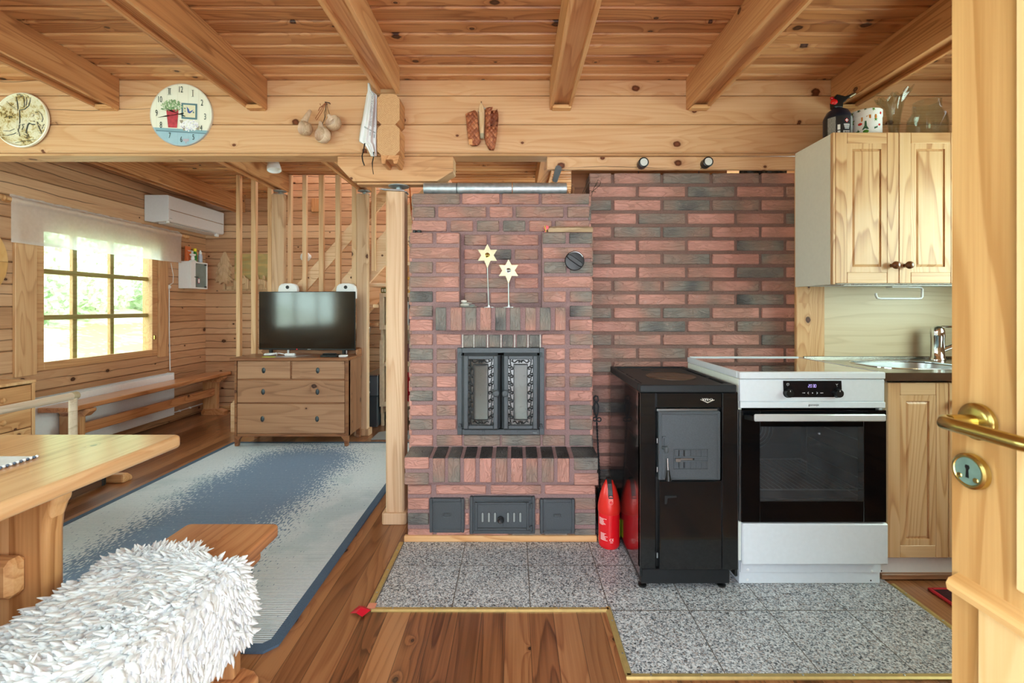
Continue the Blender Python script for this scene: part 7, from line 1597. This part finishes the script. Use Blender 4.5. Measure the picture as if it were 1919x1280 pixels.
for ly in (1.385, .55):
    obj('leg', MB().prism([(-1.03, .05), (-.845, .05), (-.845, .37), (-1.03, .37)], 'y', ly-.02, ly+.02), M['bench_z'], bn, bevel=.005)
    obj('seat_bearer', MB().prism([(-1.07, .411), (-.788, .411), (-.788, .390), (-.81, .365), (-1.05, .365), (-1.07, .39)], 'y', ly-.03, ly+.03), M['bench'], bn, bevel=.006, seg=3)
    obj('foot', MB().prism([(-1.08, 0), (-1.08, .03), (-1.05, .052), (-.84, .052), (-.81, .042), (-.795, .022), (-.795, 0)], 'y', ly-.032, ly+.032), M['bench'], bn, bevel=.008, seg=3)
# sheepskin: a hide lying over the bench, with locks of fleece
sk = thing('sheepskin', 'fluffy white sheepskin laid over the dining bench', 'sheepskin', (-.95, .95, .45))
ya, yb = .46, 1.268
import bisect
crs = [(-1.128, .395), (-1.125, .43), (-1.118, .450), (-1.09, .458), (-1.0, .459), (-.90, .460), (-.80, .459), (-.775, .458), (-.762, .438), (-.757, .40), (-.755, .34), (-.752, .27)]
cl = [0.]
for a, b in zip(crs, crs[1:]): cl.append(cl[-1]+math.hypot(b[0]-a[0], b[1]-a[1]))
def hide(s, t):
    d = t*cl[-1]; i = min(max(bisect.bisect(cl, d)-1, 0), len(crs)-2); f = (d-cl[i])/(cl[i+1]-cl[i]); a, b = crs[i], crs[i+1]
    p = (a[0]+(b[0]-a[0])*f, a[1]+(b[1]-a[1])*f); tx, tz = (b[0]-a[0]), (b[1]-a[1]); L = math.hypot(tx, tz)
    y = ya+(yb-ya)*s+.022*math.sin(t*5.5+.5)*s-.012*math.sin(t*13)*s
    return Vector((p[0], y, p[1])), Vector((-tz/L, 0, tx/L)), Vector((tx/L, 0, tz/L))
obj('hide', MB().grid(lambda u, v: hide(u, v)[0][:], 30, 40), plain('hide_suede', '#e4e0d6', .9), sk, smooth=180, solid=.006)
fur = MB(); random.seed(21)
from mathutils import noise as mn
NF = 12500
for k in range(NF):
    s, t = R(), R()
    if k < 900: s = .985+.03*R()                     # far edge fringe
    elif k < 1500: t = R()*.03
    p, nrm, tan = hide(s, t)
    fl_ = mn.noise_vector(Vector((p.x*9, p.y*9, p.z*9)))
    comb = Vector((.45*fl_.x, -.50+.55*fl_.y, 0))                  # fleece combed loosely towards the near end
    d = (nrm*(.36+.30*R())+comb+Vector((R()-.5, R()-.5, R()-.5))*.55+tan*(.35 if t > .62 else -.05))
    if s > .95: d += Vector((0, .5*(s-.95)/.05, .05))
    if t < .08: d += Vector((-.35, 0, .1))
    d.normalize(); dd_ = d.dot(nrm)
    if dd_ < .22: d = (d+nrm*(.22-dd_)).normalized()
    L = .027+.020*R(); r0 = .0048+.0030*R()
    side = d.cross(nrm); 
    if side.length < .05: side = Vector((1, 0, 0))
    side.normalize(); up = side.cross(d); curl = (R()-.5)*1.1; bend = -.35-.5*R(); ph = R()*6.28
    n = 5; NS = 5; vs = []
    for i in range(NS):
        q = i/(NS-1)
        c_ = p+d*(L*q)+up*(bend*L*q*q*.5)+side*(math.sin(q*4.2+ph)*.004*q+curl*L*.35*q*q)
        rr = r0*(1.0, 1.3, 1.2, .8, .16)[i]
        for j in range(n):
            a = 2*math.pi*j/n; v = c_+side*(rr*math.cos(a)*1.25)+up*(rr*math.sin(a)*.75); vs.append((v.x, v.y, v.z))
    b = len(fur.v); fur.v += vs
    for i in range(NS-1):
        for j in range(n): fur.f.append((b+i*n+j, b+i*n+(j+1) % n, b+(i+1)*n+(j+1) % n, b+(i+1)*n+j))
random.seed(7)
t = NT('white_wool'); n = t.noise(t.obj(), 14., 3.); nf = t.noise(t.obj(), 260., 2.)
wool = t.surf(t.bsdf(t.ramp(t.add(t.mul(n, .7), t.mul(nf, .3)), [(.3, '#d0d2d4'), (.6, '#e0e2e4')]), .9, 0., t.bump(nf, .25, .002), sheen=.4, spec=.15))
o = obj('fleece', fur, wool, sk, smooth=180); o['kind'] = 'stuff'
# red scrap at the corner of the hearth
rs = thing('red_scrap', 'crumpled scrap of red tape stuck at the corner of the brass strip', 'scrap', (-.575, 1.745, 0))
obj('tape', MB().add([(-.628, 1.735, .004), (-.600, 1.722, .013), (-.575, 1.712, .006), (-.552, 1.742, .011), (-.580, 1.760, .0135), (-.606, 1.770, .010), (-.590, 1.742, .021)], [(0, 1, 6), (1, 2, 6), (2, 3, 6), (3, 4, 6), (4, 5, 6), (5, 0, 6)]), plain('red_tape', '#c0122a', .4), rs, solid=.0012)
obj('tape_end', MB().cbox(-.572, -.540, 1.752, 1.785, .0100, .0112, .0004), plain('salmon_tape', '#d68a70', .5), rs, label='salmon coloured tape end')

# ================================================================== BEHIND THE POST: SHELF UNDER THE STAIR
su = thing('shelf_unit', 'pale whitewashed shelf unit under the stair', 'shelf', (-1.15, 4.7, 0))
lw = plain('whitewashed_pine', '#cdb79c', .55, var=.08, bscale=30)
f0, f1 = 4.46, 4.86; a, b = X(711, f0), X(790, f0)
def sz(py): return Z(py, f0)
obj('upper_frame', framebox(MB(), a, b, sz(618), sz(549), f0, f0+.03, .042, .04, .045, .04, .002), lw, su)
obj('lower_frame', framebox(MB(), a, b, sz(762), sz(681), f0, f0+.03, .042, .04, .045, .03, .002), lw, su)
obj('stile', MB().cbox(a, a+.038, f0, f0+.03, sz(681), sz(638), .002), lw, su)
obj('carcass', MB().box(a+.005, a+.025, f0+.03, f1, .12, sz(549)).box(b-.02, b, f0+.03, f1, .0, sz(549)).box(a+.025, b-.02, f1-.01, f1, .0, sz(549)).box(a+.005, a+.03, f0+.04, f0+.07, 0., .12), lw, su)
for z in (sz(618)+.015, sz(681)+.012, sz(762)+.02, sz(552)): obj('shelf', MB().cbox(a+.025, b-.02, f0+.031, f1-.01, z-.016, z, .002), lw, su)
def blockthing(name, label, cat, px0, px1, zb, h, y, mat, dep=.15, **k): 
    m = MB().cbox(X(px0, y), X(px1, y), y, y+dep, zb, zb+h, .003); return one(name, m, mat, label, cat, (X(px0, y), y, zb), **k)
zb = sz(618)+.0155
for i, (p0, p1, h, col, lab) in enumerate(((760, 763, .27, '#c9cdd2', 'pale grey book spine in the upper shelf opening'), (763.4, 766, .26, '#e4e6e8', 'white book spine in the upper shelf opening'), (766.3, 771, .25, '#3c4656', 'dark blue folder in the upper shelf opening'))):
    blockthing('book', lab, 'book', p0, p1, zb, h, f0+.06, plain('book_%d' % i, col, .5))
zb = sz(681)+.0125
for i, (p0, p1, h, col, lab) in enumerate(((757, 763, .20, '#e9e2d0', 'cream book spine in the middle shelf opening'), (763.4, 768, .17, '#6b3a44', 'dark red book spine in the middle shelf opening'))):
    blockthing('book', lab, 'book', p0, p1, zb, h, f0+.05, plain('bookb_%d' % i, col, .5))
zb = sz(762)+.0205; y = f0+.08
m = MB().grid(lambda u, v: (X(760, y)+.11*u+.008*math.sin(v*21), y+.02+.02*math.sin(u*9+v*14), zb+.30*v), 12, 20); m.box(X(760, y)+.002, X(760, y)+.105, y+.045, y+.12, zb, zb+.29)
one('red_bag', m, plain('red_cloth', '#b3162a', .6, bump=.4, bscale=40, var=.3), 'red crumpled bag in the lowest shelf opening', 'bag', (X(765, y), y, zb), smooth=60)
zb = sz(552)+.0005
yt = thing('folding_tripod', 'yellow folded tripod lying on top of the shelf unit', 'tripod', (X(764, f0+.1), f0+.1, zb)); y = f0+.1
yl = plain('tool_yellow', '#d9a31c', .4)
obj('leg', MB().prism([(X(758, y), zb+.16), (X(759.5, y), zb+.16), (X(765, y), zb+.01), (X(763, y), zb+.01)], 'y', y, y+.02), yl, yt); obj('leg', MB().prism([(X(772, y), zb+.16), (X(770, y), zb+.16), (X(765, y), zb+.01), (X(767, y), zb+.01)], 'y', y, y+.02), yl, yt); obj('bar', MB().cbox(X(756, y), X(774, y), y-.002, y+.022, zb+.15, zb+.178, .003), yl, yt); obj('base', MB().cbox(X(760, y), X(772, y), y-.03, y+.05, zb, zb+.012, .003), M['black'], yt)
gc = thing('olive_box', 'olive box with pale windows on the shelf unit beside the post', 'box', (X(718, f0+.06), f0+.06, zb)); y = f0+.05; zb = sz(549)+.001
obj('case', MB().cbox(X(713.5, y), X(735, y), y, y+.14, zb, zb+.052, .006), plain('olive_case', '#6d6a2c', .5), gc); obj('window', MB().cbox(X(715.5, y), X(718.5, y), y-.002, y+.001, zb+.012, zb+.040, .001).cbox(X(720, y), X(722.5, y), y-.002, y+.001, zb+.012, zb+.040, .001), plain('case_pale', '#d6d3bd', .5), gc)
bx = thing('storage_box', 'dark grey storage box on the floor beside the shelf unit', 'box', (-1.36, 4.5, 0)); y = 4.44
obj('lower_case', MB().cbox(X(688, y)-.03, a-.012, y, 4.98, .001, .30, .006), plain('slate_plastic', '#3b434b', .45), bx); obj('upper_case', MB().cbox(X(688, y)-.03, a-.012, y+.01, 4.98, .302, .50, .006), plain('slate_plastic2', '#555d66', .4), bx); obj('lid_edge', MB().cbox(X(688, y)-.032, a-.010, y+.006, 4.985, .5005, .512, .003), M['steel'], bx)
for z in (.44, .34): obj('catch', MB().lathe([(.010, 0), (.012, .012), (0, .016)], (X(691, y), y+.01, z), '-y', 12), M['steel'], bx, smooth=50)
th = thing('chrome_fitting', 'chrome lever and spout on the end wall beside the stair post', 'fitting', (X(693, 5.08), 5.1, .9)); y = 5.1
obj('lever', MB().tube([P(689, 632, y), P(694, 614, y), P(697, 609, y)], [.012, .014, .016], 10).cyl((X(690, y), 5.149, Z(630, y)), P(690, 630, y), .01, n=10), M['chrome'], th, smooth=50); obj('spout', MB().tube([(X(687, y), 5.149, Z(645, y)), P(687, 646, y), P(701, 645.5, y)], .009, 10), M['chrome'], th, smooth=50)
one('floor_mat', MB().prism([(-1.27, 4.02), (-.75, 4.02), (-.75, 4.3), (-1.20, 4.3), (-1.27, 4.24)], 'z', .0005, .007), plain('grey_felt', '#8f9296', .95, bump=.5, bscale=300, var=.1), 'small grey felt mat on the floor behind the post', 'mat', (-1., 4.1, 0))

# ================================================================== OUTDOORS (seen through the window)
def yard():
    t = NT('yard_ground'); o = t.obj(); n = t.noise(o, .55, 4., .6); n2 = t.noise(o, 7., 3.); 
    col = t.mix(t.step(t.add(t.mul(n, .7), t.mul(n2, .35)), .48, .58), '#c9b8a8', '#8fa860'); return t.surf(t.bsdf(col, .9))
def slope_z(x): return -.45+max(0., (-x-7.5))*.25
g = MB().grid(lambda u, v: (-3.63-22*u, -12+34*v, slope_z(-3.63-22*u)+.05*math.sin(v*31+u*17)*min(1, u*4)), 40, 30); struct('ground', g, yard(), origin=(0, 0, 0), smooth=180, label='sunlit sandy yard with patches of grass')
def leafmat(name, a, b):
    t = NT(name); n = t.n('ShaderNodeNewGeometry').outputs['Random Per Island']; col = t.ramp(n, [(0., a), (1., b)])
    d = t.n('ShaderNodeBsdfDiffuse', {0: col}).outputs[0]; tr = t.n('ShaderNodeBsdfTranslucent', {0: col}).outputs[0]
    return t.surf(t.n('ShaderNodeMixShader', {0: .4, 1: d, 2: tr}).outputs[0])
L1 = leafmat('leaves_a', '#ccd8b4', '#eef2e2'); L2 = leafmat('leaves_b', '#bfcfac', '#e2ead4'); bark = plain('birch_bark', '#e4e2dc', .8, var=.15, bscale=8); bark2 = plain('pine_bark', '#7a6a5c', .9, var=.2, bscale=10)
def leaves(c, rad, n, s):
    m = MB()
    for i in range(n):
        a, b = R()*6.28, math.acos(2*R()-1); q = R()**.4; p = Vector((c[0]+rad[0]*q*math.sin(b)*math.cos(a), c[1]+rad[1]*q*math.sin(b)*math.sin(a), c[2]+rad[2]*q*math.cos(b)))
        u = Vector((R()-.5, R()-.5, R()-.5)).normalized()*s*(.6+.8*R()); v = u.orthogonal().normalized()*s*.5
        m.add([(p-u)[:], (p+v)[:], (p+u)[:], (p-v)[:]], [(0, 1, 2, 3)])
    return m
random.seed(4)
for i, (x, y, r, h, lab) in enumerate(((-12.3, 11.6, .9, 1.5, 'low bright bush seen through the lower window panes'), (-12.9, 13.4, .9, 1.3, 'bright bush beside the pale rock outside'), (-13.2, 16.9, 1.0, 1.5, 'bush outside near the far side of the window'), (-13.6, 15.0, .8, 1.2, 'bush outside near the red marker'))):
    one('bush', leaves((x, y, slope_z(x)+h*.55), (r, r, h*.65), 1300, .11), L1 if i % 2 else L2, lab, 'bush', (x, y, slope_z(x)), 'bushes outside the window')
for i, (x, y, h, cr, bk, lf, lab) in enumerate(((-14.6, 14.3, 6.5, 1.1, bark, L1, 'pale birch outside behind the first window column'), (-14.9, 17.0, 7., 1.3, bark, L2, 'pale birch outside behind the middle window column'), (-16.4, 21.4, 7., 1.8, bark2, L2, 'tree outside behind the last window column'), (-19.6, 13.6, 8., 1.9, bark2, L2, 'tall tree standing far out in the yard'), (-21.0, 21.5, 7., 1.5, bark, L1, 'birch outside at the far end of the yard'), (-16.5, 12.4, 5.5, 1.1, bark, L1, 'young birch outside near the red marker'))):
    o = thing('tree', lab, 'tree', (x, y, slope_z(x)), 'trees outside the window'); z = slope_z(x)
    obj('trunk', MB().tube([(x, y, z-.05), (x+.05, y, z+h*.5), (x-.04, y+.06, z+h)], [.13, .10, .04], 10), bk, o, smooth=60)
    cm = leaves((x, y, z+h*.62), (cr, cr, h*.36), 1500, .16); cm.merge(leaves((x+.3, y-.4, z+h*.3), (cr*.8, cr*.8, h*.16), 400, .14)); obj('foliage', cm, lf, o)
rk = MB().sphere((-15.6, 18.9-3.5, slope_z(-15.6)+.5), 1., 20, 12, (1.1, .9, .62)); rk.v = [(a+.1*mn.noise(Vector((a, b, c))*1.7), b+.1*mn.noise(Vector((b, c, a))*1.7), c+.12*mn.noise(Vector((c, a, b))*1.7)) for a, b, c in rk.v]
one('boulder', rk, plain('pale_rock', '#b9b6b2', .9, var=.15, bscale=3), 'large pale boulder outside behind the bushes', 'rock', (-15.6, 15.4, slope_z(-15.6)), smooth=180)
mk = thing('red_marker', 'red and white striped marker cone standing in the yard', 'marker', (-14.36, 14.0, slope_z(-14.36))); z = slope_z(-14.36)+.02
for i in range(5): obj('stripe', MB().cyl((-14.36, 14.0, z+.17*i), (-14.36, 14.0, z+.17*(i+1)), .26-.045*i, .26-.045*(i+1), 20), M['red'] if i % 2 == 0 else M['whiteplast'], mk, label='red stripe' if i % 2 == 0 else 'white stripe')

# ================================================================== LIGHT AND CAMERA
sc = bpy.context.scene
wld = bpy.data.worlds.new('daylight'); sc.world = wld; wld.use_nodes = True; nt = wld.node_tree; bg = nt.nodes['Background']
bg.inputs[0].default_value = (.86, .93, 1., 1); bg.inputs[1].default_value = WORLD
def area(name, loc, rot, sx, sy, power, col, portal=False):
    l = bpy.data.lights.new(name, 'AREA'); l.shape = 'RECTANGLE'; l.size = sx; l.size_y = sy; l.energy = power; l.color = col
    o = bpy.data.objects.new(name, l); C.objects.link(o); o.location = loc; o.rotation_euler = tuple(math.radians(a) for a in rot)
    if portal: l.cycles.is_portal = True
    return o
# daylight lamps at the openings, one sky portal, plus added fill lamps
area('window_light_yard', (XL-.13, 3.885, 1.28), (0, -90, 0), 1.1, 1.1, 1, (.93, .98, 1.), True)
area('yard_fill_light', (-5.4, 3.9, 3.6), (0, -125, 0), 2.4, 3.0, P1, (.93, .97, 1.))  # unseen lamp outside, added to brighten the living room
area('window_light_table', (XL-.13, 1.55, 1.42), (0, -90, 0), 1.1, 1.55, P2, (.92, .96, 1.))
area('fill_light_rear', (-1.875, YR-.13, 1.42), (90, 0, 0), 2.2, 1.3, P3, (.90, .95, 1.))  # fill lamp at the added rear window
area('doorway_light', (.18, YR-.14, 1.05), (90, 0, 0), 1.02, 2.0, P4, (.90, .95, 1.))
area('window_light_sink', (XR+.13, 1.25, 1.5), (0, 90, 0), .9, 1.65, P5, (.93, 1., .93))
area('fill_light_living', (XR+.13, 3.9, 1.22), (0, 90, 0), 1.7, 1.75, P7, (.93, .97, 1.))  # lamp at the made-up side window, brightens the living room
area('fill_light_end', (1.4, YB+.13, 1.22), (-90, 0, 0), 1.55, 1.7, P8, (.93, .97, 1.))  # fill lamp at the made-up end window
area('stairwell_light', (-.9, 4.7, 3.74), (0, 0, 0), 2.1, .8, P6, (.95, .97, 1.))
cam = bpy.data.cameras.new('camera'); co = bpy.data.objects.new('camera', cam); C.objects.link(co)
co.location = (0, 0, EYE); co.rotation_euler = (math.pi/2, 0, 0)
cam.sensor_width = 36; cam.lens = 36*F/1919; cam.shift_x = (959.5-CX)/1919; cam.shift_y = (CY-640)/1919; cam.clip_start = .02
cam.dof.use_dof = True; cam.dof.focus_distance = 2.2; cam.dof.aperture_fstop = 6.5
sc.camera = co
sc.view_settings.view_transform = 'Standard'; sc.view_settings.look = 'None'; sc.view_settings.gamma = 1; sc.view_settings.use_curve_mapping = False
sc.view_settings.exposure = EXPO
sc.cycles.use_denoising = True; sc.cycles.use_adaptive_sampling = True; sc.cycles.adaptive_threshold = .09; sc.cycles.adaptive_min_samples = 24; sc.cycles.max_bounces = 8; sc.cycles.diffuse_bounces = 5; sc.cycles.glossy_bounces = 4; sc.cycles.transmission_bounces = 4; sc.cycles.transparent_max_bounces = 16
sc.cycles.sample_clamp_indirect = 8; sc.cycles.caustics_reflective = False; sc.cycles.caustics_refractive = False
